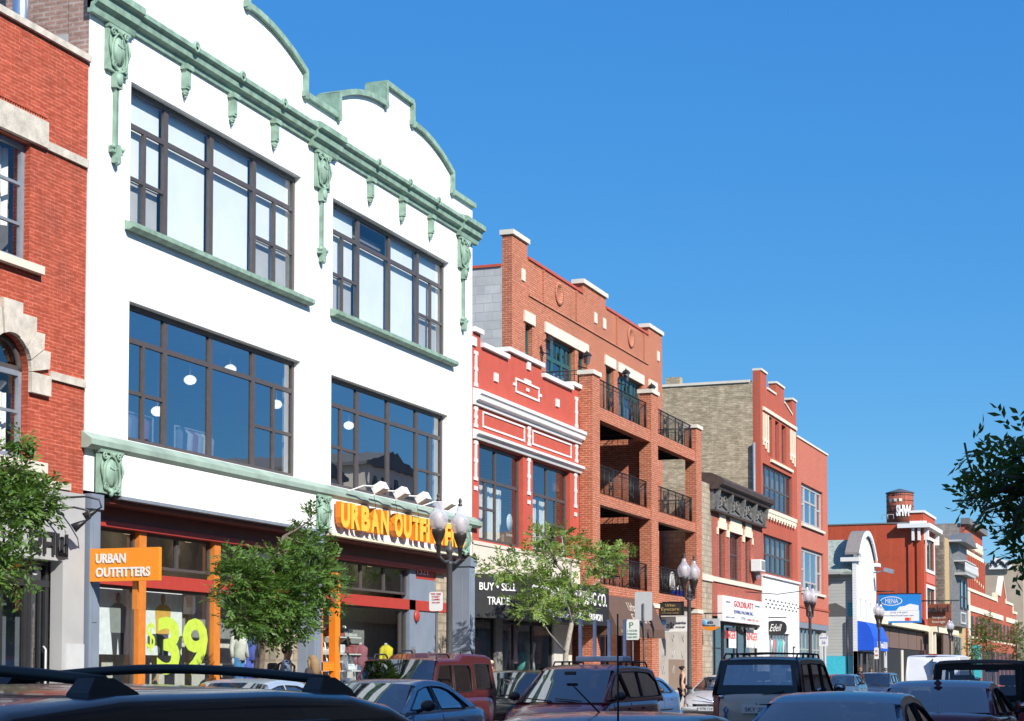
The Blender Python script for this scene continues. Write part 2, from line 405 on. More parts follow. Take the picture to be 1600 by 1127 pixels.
# ---------------------------------------------------------------- shared building pieces
def Y_(px, X=-D, py=900): return onX(px, py, X)[0]
def Z_(px, py, X=-D): return onX(px, py, X)[1]
def rect(y0, y1, z0, z1): return [(y0, z0), (y1, z0), (y1, z1), (y0, z1)]
def win(parent, y0, y1, z0, z1, X=-D, v=(), h=(), fm='winframe', gm='glassN', rec=.12, fr=.07, mw=.05, blinds=(), name='window', label=None, room=None, dep=.07):
    f = MB(); xb = X-rec
    f.box(xb-dep, xb, y0, y0+fr, z0, z1); f.box(xb-dep, xb, y1-fr, y1, z0, z1)
    f.box(xb-dep, xb-.002, y0+fr, y1-fr, z0, z0+fr); f.box(xb-dep, xb-.002, y0+fr, y1-fr, z1-fr, z1)
    for q in v:
        y, za, zb, w = (q + (None,)*4)[:4] if isinstance(q, tuple) else (q, None, None, None)
        w = (w or mw)/2
        f.box(xb-dep+.004, xb-.004, y-w, y+w, (za if za is not None else z0+fr), (zb if zb is not None else z1-fr))
    for q in h:
        z, ya, yb, w = (q + (None,)*4)[:4] if isinstance(q, tuple) else (q, None, None, None)
        w = (w or mw)/2
        f.box(xb-dep+.008, xb-.008, (ya if ya is not None else y0+fr), (yb if yb is not None else y1-fr), z-w, z+w)
    fo = f.build(name, M[fm], parent)
    if label: fo['label'] = label
    g = MB(); xg = xb-dep*.6
    g.quad((xg, y0+.01, z0+.01), (xg, y1-.01, z0+.01), (xg, y1-.01, z1-.01), (xg, y0+.01, z1-.01))
    g.build('pane', M[gm], fo)
    for (ya, yb, za, zb, mk) in blinds:
        b = MB(); b.box(xb-dep-.09, xb-dep-.08, ya, yb, za, zb); b.build('blind' if mk != 'curtain' else 'curtain', M[mk], fo)
    if room:
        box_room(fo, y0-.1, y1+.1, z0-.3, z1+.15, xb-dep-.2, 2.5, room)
    return fo
def curtain(parent, ya, yb, za, zb, x, mk='curtain', n=None):
    n = n or max(6, int((yb-ya)/.05)); c = MB(); vs = []
    for i in range(n+1):
        y = ya+(yb-ya)*i/n; xx = x + .035*math.sin(i*1.9)+.015*math.sin(i*.7)
        vs += [(xx, y, za), (xx, y, zb)]
    c.add(vs, [(2*i, 2*i+2, 2*i+3, 2*i+1) for i in range(n)], True)
    return c.build('curtain', M[mk], parent)
def box_room(parent, y0, y1, z0, z1, x, deep, mk, name='room'):
    b = MB(); x1 = x-deep
    b.quad((x, y0, z0), (x, y1, z0), (x1, y1, z0), (x1, y0, z0))
    b.quad((x, y0, z1), (x, y1, z1), (x1, y1, z1), (x1, y0, z1))
    b.quad((x, y0, z0), (x1, y0, z0), (x1, y0, z1), (x, y0, z1))
    b.quad((x, y1, z0), (x1, y1, z0), (x1, y1, z1), (x, y1, z1))
    b.quad((x1, y0, z0), (x1, y1, z0), (x1, y1, z1), (x1, y0, z1))
    return b.build(name, M[mk], parent, recalc=False)
def body(parent, y0, y1, ztop, X=-D, deep=14, side='pinkbrick', far='pinkbrick', back='pinkbrick', xin=.4, t=.3, z0=0):
    """near side wall, far side wall, rear wall and roof behind a facade"""
    x1 = X-deep
    MB().box(x1, X-xin, y0, y0+t, z0, ztop).build('side_wall', M[side], parent)
    MB().box(x1, X-xin, y1-t, y1, z0, ztop).build('side_wall', M[far], parent)
    MB().box(x1, x1+t, y0+t, y1-t, z0, ztop).build('rear_wall', M[back], parent)
    MB().box(x1+t, X-xin, y0+t, y1-t, ztop-1.0, ztop-.85).build('roof', M['roofing'], parent)
def coping(parent, pts, X, w=.12, out=.08, back=.45, mk='patina', name='coping'):
    c = MB()
    for (a, b) in zip(pts[:-1], pts[1:]):
        p = Vector((0, a[0], a[1])); q = Vector((0, b[0], b[1])); d = q-p; L = d.length; d.normalize()
        n = Vector((1, 0, 0)).cross(d)
        if n.z < -.01 or (abs(n.z) < .01 and n.y > 0 and b[1] > a[1]): n = -n
        mid = (p+q)/2 + n*(w/2-.015); cx = X+out-(out+back)/2
        c.obox((cx, mid.y, mid.z), (1, 0, 0), d, n, (out+back)/2+random.uniform(0, .004), L/2+w*.42, w/2)
    return c.build(name, M[mk], parent)
def arc(y0, z0, y1, z1, bulge, n=10):
    """points from (y0,z0) to (y1,z1) bowed upward"""
    out = []
    for i in range(n+1):
        s = i/n; out.append((y0+(y1-y0)*s, z0+(z1-z0)*s + bulge*4*s*(1-s)))
    return out
def scroll(c, p, r, turns=1.4, w=.02, dirn=1, plane='x', n=22, start=0):
    pts = []
    for i in range(n+1):
        a = start + dirn*turns*2*math.pi*i/n; rr = r*(1-.85*i/n)
        o = (0, math.cos(a)*rr, math.sin(a)*rr) if plane == 'x' else (math.cos(a)*rr, 0, math.sin(a)*rr)
        pts.append(Vector(p)+Vector(o))
    c.tube(pts, w, 5)

# ================================================================ 1  red brick building at the left edge
def building_red_left():
    X = -D
    t = thing('brick_building', 'red brick building with rough limestone arch and lintels above a grey shopfront', 'building', (X, 23, 0))
    y0, y1 = 17.6, 27.38
    cy, cz, r = 25.13, 6.66, .57
    archhole = [(cy-r, 5.14), (cy+r, 5.12)] + [(cy+r*math.cos(a), cz+r*math.sin(a)) for a in [math.pi*i/14 for i in range(15)]]
    arch2 = [(a-2.6, b) for a, b in archhole]
    holes = [rect(22.75, 25.68, 8.53, 10.62), rect(18.6, 21.5, 8.53, 10.62), archhole, arch2]
    MB().xplate(X, rect(y0, y1, 4.7, 12.6), holes, .35).build('wall', M['red1'], t)
    body(t, y0, y1, 12.4, X, 12)
    c = MB(); c.box(X-.4, X+.07, y0, y1+.02, 12.6, 12.72); c.build('coping', M['limestone'], t)
    d = MB()
    for k in range(int((26.1-17.7)/.07)):
        d.box(X+.002, X+.05, 17.7+k*.07, 17.735+k*.07, 11.12, 11.17)
    d.box(X+.003, X+.06, 17.7, 26.1, 11.17, 11.2)
    d.build('dentil_course', M['red1'], t)
    random.seed(3)
    for a, b in ((22.4, 26.08), (18.2, 21.9)):
        MB().box(X+.004, X+.09, a, b, 10.64, 11.10).build('lintel', M['limestone'], t)
        MB().box(X+.004, X+.13, a-.02, b-.12, 8.38, 8.52).build('sill', M['stone'], t)
    MB().box(X+.004, X+.05, 26.08, y1, 10.64, 10.79).build('band', M['limestone'], t)
    MB().box(X+.004, X+.05, 26.30, y1, 6.62, 6.76).build('band', M['limestone'], t)
    # stepped arch stones, one by one
    for cc in (cy, cy-2.6):
        st = MB()
        A = lambda d: (cc+r*math.cos(R(d)), cz+r*math.sin(R(d)))
        st.xplate(X+.10, [A(112), A(101), A(90), A(79), A(68), (cc+.27, cz+.97), (cc+.27, cz+1.12), (cc-.27, cz+1.12), (cc-.27, cz+.97)], (), .095)
        for s in (-1, 1):
            def g(pl): return [(cc+s*(a-cc), b) for a, b in pl]
            st.xplate(X+.075, g([A(66), A(55), A(43), (cc+.70, cz+.72), (cc+.70, cz+.95), (cc+.29, cz+.95)]), (), .07)
            st.xplate(X+.09, g([A(41), A(30), A(20), (cc+.90, cz+.44), (cc+.92, cz+.70), (cc+.71, cz+.70)]), (), .085)
            st.xplate(X+.07, g([A(18), A(9), A(0), (cc+1.10, cz+.12), (cc+1.12, cz+.42), (cc+.91, cz+.42)]), (), .065)
            st.box(X+.004, X+.085, cc+s*r, cc+s*(r+.56), cz-.36, cz-.01)
        st.build('arch_stones', M['limestone'], t)
        MB().box(X+.004, X+.15, cc-r-.22, cc+r+.40, 4.93, 5.11).build('sill', M['stone'], t)
    MB().box(X+.003, X+.06, y0, 26.93, 4.72, 4.84).build('stone_course', M['limestone'], t)
    for a, b in ((22.75, 25.68), (18.6, 21.5)):
        w = win(t, a, b, 8.53, 10.62, X, v=((a+(b-a)*.5),), h=(9.9, 9.2), fm='greyframe', gm='glassU', room='room', fr=.1)
        curtain(w, a+.1, b-.1, 9.2, 10.55, X-.42)
    for cc in (cy, cy-2.6):
        w = win(t, cc-r+.02, cc+r-.02, 5.15, 6.66, X, h=(5.95,), fm='greyframe', gm='glassU', room='room', fr=.09)
        curtain(w, cc-.5, cc+.5, 5.2, 6.3, X-.42)
        f = MB()
        pts = [(X-.16, cc+(r-.05)*math.cos(a), cz+(r-.05)*math.sin(a)) for a in [math.pi*(i/16) for i in range(17)]]
        f.tube(pts, .06, 6); f.box(X-.2, X-.13, cc-r+.1, cc+r-.1, 6.665, 6.74)
        fo = f.build('fanlight', M['winframe'], t)
        g = MB(); g.add([(X-.17, cc, 6.70)]+[(X-.17, cc+(r-.05)*math.cos(a), cz+(r-.05)*math.sin(a)) for a in [math.pi*(.12+.76*i/12) for i in range(13)]], [(0, i, i+1) for i in range(1, 13)]); g.build('pane', M['glassN'], fo)
    # shopfront
    XS = X+.05
    yd1 = Y_(98, XS); zt = Z_(98, 877, XS)
    MB().xplate(XS, rect(y0, y1, .12, 4.69), [rect(20.2, yd1, .13, zt)], .25).build('shop_wall', M['ltgrey'], t)
    MB().box(XS-.2, XS+.02, yd1+.12, y1-.002, .13, 2.0).build('plinth_panel', M['ltgrey2'], t)
    xr = XS-.3
    f = MB()
    for yy in (20.3, 21.6, 22.9, 24.2, 25.35, Y_(62, XS), Y_(68, XS), yd1-.06):
        f.box(xr-.06, xr+.02, yy-.05, yy+.05, .13, zt)
    zb = Z_(90, 912, XS); f.box(xr-.06, xr+.03, 20.2, yd1, zb-.06, zb+.06); f.box(xr-.06, xr+.025, 20.2, yd1, zt-.08, zt)
    f.box(xr-.05, xr+.012, Y_(70, XS), yd1-.1, .14, .4); f.box(xr-.05, xr+.012, Y_(84, XS), Y_(84, XS)+.05, .3, zb)
    fo = f.build('shop_frame', M['blackframe'], t)
    MB().quad((xr-.03, 20.2, .13), (xr-.03, yd1, .13), (xr-.03, yd1, zt), (xr-.03, 20.2, zt)).build('pane', M['glassN'], fo)
    MB().box(xr-.6, xr-.58, Y_(68, XS)+.05, Y_(84, XS)+.3, .5, zb-.1).build('door_blind', M['ltgrey2'], fo)
    nb = MB().text('25', (xr+.0, Y_(60, XS), zb+.14), (0, 1, 0), (0, 0, 1), .28, .4, .02); nb.build('house_number', M['ltgrey2'], fo)
    MB().box(xr-.5, xr-.48, 24.6, Y_(75, XS), zb+.05, zt-.1).build('transom_sign', M['maroonbeam'], fo)
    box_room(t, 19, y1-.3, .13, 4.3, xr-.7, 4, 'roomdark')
    h = MB(); h.tube([(xr+.05, Y_(88, XS), 1.2), (xr+.1, Y_(88, XS), 1.25), (xr+.1, Y_(88, XS), 1.9), (xr+.05, Y_(88, XS), 1.95)], .02, 6); h.build('door_handle', M['ltgrey2'], fo)
    # lettering
    s = thing('shop_sign', 'black lettering RAW on the light grey shopfront beside the door', 'sign', (XS, 26, 3.5))
    yl, yr = Y_(46, XS), Y_(105, XS)
    m = MB(); z0 = Z_(105, 868, XS); hh = .34
    # squared letters drawn as strokes
    def stroke(pts, w=.035):
        for a, b in zip(pts[:-1], pts[1:]):
            p = Vector((XS+.03, a[0], a[1])); q = Vector((XS+.03, b[0], b[1])); dd = q-p
            m.obox((p+q)/2, (1, 0, 0), dd, Vector((1, 0, 0)).cross(dd), .012+random.uniform(0, .002), dd.length/2+w*.7, w)
    W = (yr-yl)/3.15
    for i, ch in enumerate('RAW'):
        a = yl+i*W*1.1; b = a+W*.74; u = z0+hh; mid = z0+hh*.48
        if ch == 'R': stroke([(a, z0), (a, u), (b, u), (b, mid), (a, mid)]); stroke([(b-.3, mid), (b, z0)])
        if ch == 'A': stroke([(a, z0), (a, u), (b, u), (b, z0)]); stroke([(a, mid), (b, mid)])
        if ch == 'W': stroke([(a, u), (a, z0), (b, z0), (b, u)]); stroke([((a+b)/2, z0), ((a+b)/2, u-.05)])
    m.build('letters', M['blackmatte'], s)
    for k, (px, py, sc) in enumerate(((80, 783, 1), (62, 800, .9))):
        ya, za = Y_(px, XS), Z_(px, py, XS)
        l = thing('gooseneck_lamp', ('black gooseneck lamp curling out of the grey shopfront at its top corner', 'black gooseneck lamp on the grey shopfront half behind the leaves')[k], 'lamp', (XS, ya, za))
        a = MB(); a.lathe((XS+.003, ya, za), [(.12, 0), (.12, .03), (.05, .05)], 12, 'x')
        path = [(XS+.04, ya, za), (XS+.25, ya+.05, za+.06), (XS+.55, ya+.2, za+.08), (XS+.75, ya+.32, za+.03), (XS+.78, ya+.34, za-.1), (XS+.7, ya+.30, za-.16)]
        a.tube(path, .018, 7); a.build('arm', M['black'], l)
        hd = MB(); hd.tube([path[-1], (XS+.6, ya+.26, za-.22), (XS+.52, ya+.22, za-.28)], [.03, .06, .085], 10); hd.build('lamp_shade', M['black'], l)
    # things behind on the roof
    s = thing('vent_pipe', 'shiny metal roof pipe rising behind the red brick parapet', 'pipe', (-20.4, 24.9, 12))
    MB().tube([(-19.5, 26.72, 11.5), (-19.5, 26.72, 15.0)], .15, 16).build('pipe', plain('bright_zinc', (.7, .72, .74), .25, metal=.9), s)
    MB().lathe((-19.5, 26.72, 11.62), [(.34, 0), (.34, .05), (.22, .12)], 14).build('flashing', M['ltgrey'], s)
building_red_left()

# ================================================================ 2  white terracotta-trimmed building
def cartouche(parent, X, yc, ztop, w, h, drop=0, name='cartouche'):
    m = MB()
    m.box(X+.004, X+.09, yc-w/2, yc+w/2, ztop-h, ztop)
    m.box(X+.004, X+.13, yc-w/2-.02, yc+w/2+.02, ztop-.06, ztop)
    cz = ztop-h*.52
    m.ball((X+.09, yc, cz), .09, w*.27, h*.32, 14, 10); m.tube([(X+.165, yc-w*.16, cz+h*.12), (X+.18, yc, cz+h*.06), (X+.165, yc+w*.16, cz+h*.12)], .018, 5); m.tube([(X+.17, yc, cz+h*.26), (X+.185, yc, cz), (X+.16, yc, cz-h*.24)], .014, 5)                       # shield boss
    pts = [(X+.11, yc+w*.37*math.sin(a)*(1-.25*math.cos(a)), cz-h*.02+h*.42*math.cos(a)) for a in [2*math.pi*i/22 for i in range(23)]]
    m.tube(pts, .028, 6)
    for s in (-1, 1):
        scroll(m, (X+.12, yc+s*w*.32, ztop-h*.13), w*.11, w=.022, dirn=s)
        scroll(m, (X+.12, yc+s*w*.27, ztop-h*.86), w*.10, w=.02, dirn=-s)
        m.tube([(X+.11, yc+s*w*.44, ztop-h*.25), (X+.13, yc+s*w*.48, ztop-h*.45), (X+.11, yc+s*w*.40, ztop-h*.72)], [.015, .03, .012], 6)
    
    m.ball((X+.10, yc, ztop-h*.97), .05, .06, .08)
    
    for q in (-2, -1, 0, 1, 2): m.tube([(X+.10, yc+q*.02, ztop-h*.17), (X+.15, yc+q*.05, ztop-h*.05)], [.012, .022], 5)
    o = m.build(name, M['patina'], parent)
    if drop:
        d = MB(); zb = ztop-h
        d.box(X+.004, X+.12, yc-.11, yc+.11, zb-.28, zb+.02)
        d.box(X+.004, X+.08, yc-.045, yc-.015, zb-drop, zb-.28); d.box(X+.004, X+.08, yc+.015, yc+.045, zb-drop, zb-.28)
        d.box(X+.004, X+.05, yc-.014, yc+.014, zb-drop, zb-.28)
        d.box(X+.004, X+.11, yc-.17, yc+.17, zb-drop-.16, zb-drop-.04); d.box(X+.005, X+.13, yc-.07, yc+.07, zb-drop-.34, zb-drop)
        d.ball((X+.1, yc-.15, zb-drop-.06), .05); d.ball((X+.1, yc+.15, zb-drop-.06), .05); d.ball((X+.1, yc, zb-drop-.34), .05)
        d.ball((X+.12, yc, zb-.12), .06, .1, .12)
        d.build('pendant', M['patina'], parent)
    return o
def mannequin(label, x, y, z0, top, bottom, h=1.75, rot=0, group=None):
    t = thing('mannequin', label, 'mannequin', (x, y, z0))
    s = h/1.75
    def P(a, b, c): return Vector((x, y, z0)) + Vector((a*math.cos(rot)-b*math.sin(rot), a*math.sin(rot)+b*math.cos(rot), c))*s
    b = MB(); b.tube([P(0, 0, 1.4), P(0, 0, 1.52)], [.055*s, .045*s], 8); b.lathe(P(0, 0, 0), [(.2*s, 0), (.2*s, .02), (.02, .03)], 12)
    for q in (-1, 1): b.ball(P(0, q*.27, .82), .035*s, .035*s, .08*s)
    b.build('figure', M['ltgrey2'], t)
    c = MB()
    c.tube([P(0, 0, .85), P(0, 0, 1.0), P(.02, 0, 1.2), P(.02, 0, 1.36), P(0, 0, 1.46)], [.17*s, .14*s, .18*s, .19*s, .08*s], 12)
    for q in (-1, 1): c.tube([P(0, q*.15, 1.40), P(0, q*.25, 1.34), P(0, q*.33, 1.12), P(.03, q*.36, .92)], [.06*s, .07*s, .055*s, .045*s], 8)
    c.build('shirt', top, t)
    l = MB()
    for q in (-1, 1): l.tube([P(0, q*.08, .9), P(0, q*.09, .5), P(0, q*.1, .03)], [.11*s, .08*s, .06*s], 9)
    l.build('trousers', bottom, t)
    return t
def building_white():
    X = -D
    t = thing('white_building', 'white three storey building with pale green cornice, curved parapets and big grid windows', 'building', (X, 36.8, 0))
    y0, y1 = 27.42, 46.22
    half = [(-9.25, 14.55)]
    def bay(c, ya, yb):
        p = [(ya, 14.58), (c-3.45, 14.58), (c-3.45, 15.12)]
        p += arc(c-3.45, 15.12, c-.78, 15.68, .16)[1:]
        p += [(c-.78, 16.22), (c+.78, 16.22), (c+.78, 15.68)]
        p += arc(c+.78, 15.68, c+3.5, 15.12, .16)[1:]
        p += [(c+3.5, 14.58), (yb, 14.58)]
        return p
    top = bay(32.35, y0, 36.75)[:-1] + bay(41.1, 36.75, y1)[1:]
    W = [(28.80, 35.80, 9.97, 12.70, (30.33, 32.10, 33.93)), (37.42, 44.52, 9.97, 12.64, (39.15, 40.98, 42.78)),
         (28.82, 35.82, 5.86, 8.50, (30.38, 32.13, 33.95)), (37.38, 44.45, 5.86, 8.45, (39.15, 40.95, 42.75))]
    outline = [(y0, 4.78), (y1, 4.78)] + top[::-1]
    MB().xplate(X, outline, [rect(a, b, c, d) for a, b, c, d, _ in W], .45).build('wall', M['white_brick'], t)
    coping(t, top, X, .13, .10, .5)
    # cladding on the stepped ends of the parapet
    body(t, y0, y1, 13.2, X, 16, xin=.45, z0=0)
    MB().box(X-5.2, X-.47, y0-.002, y0+.35, 13.2, 14.35).build('side_parapet', M['pinkbrick'], t)
    MB().box(X-1.1, X-.46, y0-.02, y0+.3, 13.02, 13.2).build('flashing', M['ltgrey'], t)
    MB().box(X-.45, X-.002, y1-.004, y1+.004, 5.9, 14.5).build('side_face', M['white_brick'], t)
    # cornice
    prof = [(X+.002, 13.60), (X+.06, 13.60), (X+.08, 13.70), (X+.18, 13.74), (X+.20, 13.86), (X+.28, 13.90), (X+.28, 13.98), (X+.26, 14.01), (X+.002, 14.06)]
    MB().extrude_y(prof, y0-.1, y1+.15).build('cornice', M['patina'], t)
    pr2 = [(X+.003, 13.52), (X+.12, 13.52), (X+.15, 13.64), (X+.24, 13.70), (X+.26, 13.86), (X+.36, 13.9), (X+.36, 14.03), (X+.002, 14.14)]
    MB().box(X-.46, X-.02, y0-.012, y0-.001, 12.6, 13.98).build('brick_return', M['pinkbrick'], t)
    for a, b in ((y0-.10, 28.72), (36.1, 37.45), (45.0, y1+.14)):
        MB().extrude_y(pr2, a, b).build('cornice_break', M['patina'], t)
    for px in (281, 355, 422, 573, 623, 668):
        y = Y_(px, X, 250) + .1
        m = MB()
        m.box(X+.004, X+.17, y-.13, y+.13, 13.50, 13.60); m.box(X+.004, X+.13, y-.085, y+.085, 13.12, 13.50)
        m.box(X+.13, X+.145, y-.045, y+.045, 13.17, 13.45)
        m.box(X+.004, X+.10, y-.06, y+.06, 13.04, 13.12); m.ball((X+.06, y-.03, 13.02), .035); m.ball((X+.06, y+.03, 13.02), .035); m.ball((X+.06, y, 12.96), .03)
        m.build('bracket', M['patina'], t)
        m = MB(); m.lathe((X+.26, y+.05, 13.97), [(.12, 0), (.12, .035), (.08, .045), (.06, .02), (.0, .02)], 14, 'x'); m.build('rosette', M['patina'], t)
    for yc in (28.22, 36.75, 45.45):
        cartouche(t, X, yc, 13.5, .68, .85, 1.35)
    for yc, w in ((28.05, .72), (36.72, .72), (45.35, .8)):
        cartouche(t, X+.05, yc, 5.56, w, .80, 0)
    # sills and sill course
    for a, b in ((28.62, 36.15), (37.28, 44.75)):
        m = MB(); m.extrude_y([(X+.003, 9.82), (X+.12, 9.82), (X+.2, 9.86), (X+.2, 9.95), (X+.003, 10.0)], a, b); m.build('sill', M['patina'], t)
    m = MB(); m.extrude_y([(X+.003, 5.54), (X+.14, 5.54), (X+.22, 5.60), (X+.22, 5.70), (X+.003, 5.85)], y0-.12, y1+.25); m.build('sill_course', M['patina2'], t)
    m = MB()
    for k in range(16): m.box(X+.003, X+.229, 27.7+k*1.17, 27.712+k*1.17, 5.53, 5.86)
    pass
    MB().box(X+.003, X+.14, 28.42, 36.34, 4.76, 5.53).build('apron_panel', M['white_brick'], t)
    MB().box(X-.3, X+.15, 28.40, 36.36, 4.70, 4.76).build('drip_edge', M['greyframe'], t)
    # upper windows
    for i, (a, b, c, d, vs) in enumerate(W):
        zt = c+1.96 if i > 1 else c+1.98; zm = c+.97
        gm = 'glassU' if i < 2 else 'glassD'
        v = [(y, None, None, .15) for y in vs]
        h = [(zt, None, None, .10)]
        v += [((a+vs[0])/2, c+.07, zt, .09), ((vs[2]+b)/2, c+.07, zt, .09)]
        h += [(zm, a+.08, vs[0], .07), (zm, vs[2], b-.08, .07)]
        bl = []
        if i < 2:
            e = [a]+list(vs)+[b]
            for k in range(4):
                ya, yb = e[k]+.05, e[k+1]-.05
                zz = zm if k in (0, 3) else c+.06
                if i == 1 and k == 1: bl.append((ya, yb, zz, zt-.0, 'blind'))
                else: bl.append((ya, yb, zz, d-.06, 'blind'))
        w = win(t, a, b, c, d, X, v, h, 'winframe', gm, .16, .10, .08, bl, label=('upper window with pale blinds drawn' if i < 2 else 'dark window reflecting the sky, shop lamps inside'))
        if i < 2:
            MB().box(X-.34, X-.335, a+.1, vs[0]-.05, c+.08, zm).build('insect_screen', M['greyframe'] if False else M['ltgrey'], w)
            MB().box(X-.34, X-.335, vs[2]+.05, b-.1, c+.08, zm).build('insect_screen', M['ltgrey'], w)
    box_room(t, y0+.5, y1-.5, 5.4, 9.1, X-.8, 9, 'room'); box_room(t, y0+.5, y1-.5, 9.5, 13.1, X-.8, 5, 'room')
    # brick toothing on the window reveals
    # ---- lamps and clothes behind the second floor glass
    lampm = plain('lit_globe', (.9, .85, .75), .4, emit=(1, .93, .82), es=1.6)
    for px, py in ((297, 594), (246, 643), (432, 632), (545, 665), (360, 577), (640, 720)):
        y, z = onX(px, py, X-2.2)
        g = thing('pendant_lamp', 'lit round pendant lamp glowing inside the dark second floor window', 'lamp', (X-2.2, y, z), 'pendant lamps inside the second floor shop')
        MB().ball((X-2.2, y, z), .14, .14, .11).build('globe', lampm, g)
        MB().tube([(X-2.2, y, z+.1), (X-2.2, y, 9.05)], .012, 5).build('cord', M['ltgrey'], g)
        if px == 297: first = g
    cols = [(.75, .78, .82), (.45, .5, .6), (.2, .24, .35), (.7, .72, .74), (.35, .1, .1), (.5, .52, .5)]
    for k, (px, py, n) in enumerate(((205, 645, 5), (300, 672, 6))):
        y, z = onX(px, py, X-1.2)
        g = thing('clothes_rail', ('rail of clothes at the lower left of the second floor window', 'rail with pale shirts in the second floor window')[k], 'clothes rail', (X-1.2, y, 5.5))
        m = MB(); m.tube([(X-1.2, y-.7, z), (X-1.2, y+.8, z)], .02, 6); m.tube([(X-1.2, y-.7, z), (X-1.2, y-.7, 5.42)], .02, 6); m.tube([(X-1.2, y+.8, z), (X-1.2, y+.8, 5.42)], .02, 6); m.build('rail', M['ltgrey2'], g)
        for j in range(n):
            yy = y-.5+j*.22; m = MB()
            m.tube([(X-1.2, yy, z-.04), (X-1.2, yy, z-.14), (X-1.2, yy, z-.5), (X-1.2, yy, z-.95)], [.05, .17, .15, .19], 9); m.add([v for v in m.v], [], True)
            m.build('shirt', plain('hung_shirt', cols[(j+k*2) % 6], .8), g)
    # ---- ground floor shopfront, set back
    XS = X-.62
    zb0, zb1 = Z_(300, 925, XS), Z_(300, 905, XS)     # red beam
    zt0, zt1 = zb1+.12, 4.35
    yA, yB, yC, yD = 27.85, 36.36, 36.85, 44.3
    MB().box(XS-.3, X-.01, y0+.1, y1-.1, 4.62, 4.70).build('soffit', M['maroonbeam'], t)
    for a, b in ((yA, yB), (yC, 45.7)):
        MB().box(XS+.02, XS+.2, a, b, zt1, 4.62).build('fascia_beam', M['maroonbeam'], t)
        MB().box(XS+.02, XS+.14, a, b, zb0, zb1).build('shop_beam', M['redbeam'], t)
        MB().box(XS+.02, XS+.24, a, b, 4.24, 4.35).build('shop_beam', M['redbeam'], t)
    posts = [Y_(221.5, XS+.13), Y_(338.5, XS+.13), Y_(517, XS+.13), Y_(527, XS+.13)]
    for k, y in enumerate(posts):
        if k == 2: continue
        MB().box(XS-.02, XS+.15, y-.13, y+.13, .13, 4.24 if k < 2 else 3.9).build('post', M['darkorange'] if k < 2 else M['orange'], t)
    # entrance recess orange door frame between the bays
    yd0, yd1 = Y_(512, XS), Y_(528, XS)
    m = MB(); m.box(XS+.02, XS+.12, yd0-.55, yd0-.47, .13, 3.3); m.box(XS+.02, XS+.12, yd0-.55, yd1, 1.55, 1.75); m.box(XS+.02, XS+.12, yd0-.55, yd1, .14, .35); m.box(XS+.02, XS+.12, yd0-.55, yd1, 3.2, 3.4)
    m.build('door', M['orange'], t)
    # transom and display windows
    lampm2 = plain('shop_spot_lamp', (.9, .9, .85), .5, emit=(1, .95, .85), es=2.5)
    ev = lambda a, b, n: [a+(b-a)*i/n for i in range(1, n)]
    segs = [(yA, posts[0]-.13, 1), (posts[0]+.13, posts[1]-.13, 2), (posts[1]+.13, yB, 2)]
    for a, b, n in segs:
        win(t, a, b, zt0, 4.24, XS+.1, v=[(y, None, None, .1) for y in ev(a, b, n)], fm='winframe', gm='glassN', rec=.05, fr=.06, name='transom_window')
        win(t, a, b, .55, zb0, XS+.1, v=[], fm='winframe', gm='glassS', rec=.05, fr=.06, name='display_window')
        MB().box(XS-.1, XS+.06, a, b, .12, .55).build('bulkhead', M['darkorange'], t)
    s0, s1 = posts[3]+.14, Y_(632, XS)
    win(t, s0, s1, zt0, 4.24, XS+.1, v=[(y, None, None, .1) for y in ev(s0, s1, 3)], fm='winframe', gm='glassN', rec=.05, fr=.06, name='transom_window')
    win(t, s0, s1, .55, zb0, XS+.1, v=[(s1-.35, None, None, .06)], fm='cream' if False else 'winframe', gm='glassS', rec=.05, fr=.06, name='display_window')
    MB().box(XS-.1, XS+.06, s0, s1, .12, .55).build('bulkhead', M['darkorange'], t)
    # grey side door, stone strip, corner pilasters
    g1 = Y_(675, XS)
    MB().box(XS-.1, XS+.14, s1+.02, s1+.42, .12, 4.24).build('grey_pier', M['greypaint'], t)
    MB().box(XS-.1, XS+.1, s1+.42, g1, .12, Z_(650, 905, XS)).build('side_door', M['greypaint'], t)
    win(t, s1+.42, g1, Z_(650, 870, XS), 4.24, XS+.1, fm='winframe', gm='glassN', rec=.05, fr=.05, name='transom_window')
    MB().box(XS-.1, XS+.09, s1+.42, g1, Z_(650, 905, XS)+.004, Z_(650, 870, XS)-.004).build('panel', M['redbeam'], t)
    MB().box(XS-.1, XS+.12, g1+.004, g1+.85, .12, 4.24).build('stone_strip', M['oldstone'], t)
    MB().box(XS-.12, XS-.02, g1+.86, y1-.3, .12, 4.6).build('dark_panel', M['maroonbeam'], t)
    for a, b in ((27.47, 27.80), (36.40, 36.76), (45.78, y1-.02)):
        m = MB(); m.box(X-.6, X+.10, a, b, .12, 4.72); m.box(X-.58, X+.15, a-.03, b+.03, 4.45, 4.72); m.box(X-.58, X+.14, a-.02, b+.02, .12, .5)
        m.box(X+.10, X+.112, a+.09, b-.09, .8, 2.2); m.box(X+.10, X+.112, a+.09, b-.09, 2.4, 4.2); m.box(X-.42, X-.1, a-.012, a, .9, 2.1); m.box(X-.42, X-.1, a-.012, a, 2.3, 4.2)
        m.build('pilaster', M['greypaint'], t)
    # stone pier behind the tree and room
    MB().box(XS-.05, XS+.30, 35.35, 36.39, .12, 3.0).build('stone_pier', M['oldstone'], t)
    box_room(t, y0+.6, y1-.3, .12, 4.6, XS-1.6, 7, 'roomlight')
    box_room(t, y0+.6, y1-.3, .12, 4.6, XS-.05, 1.54, 'roomlight', 'display_floor')
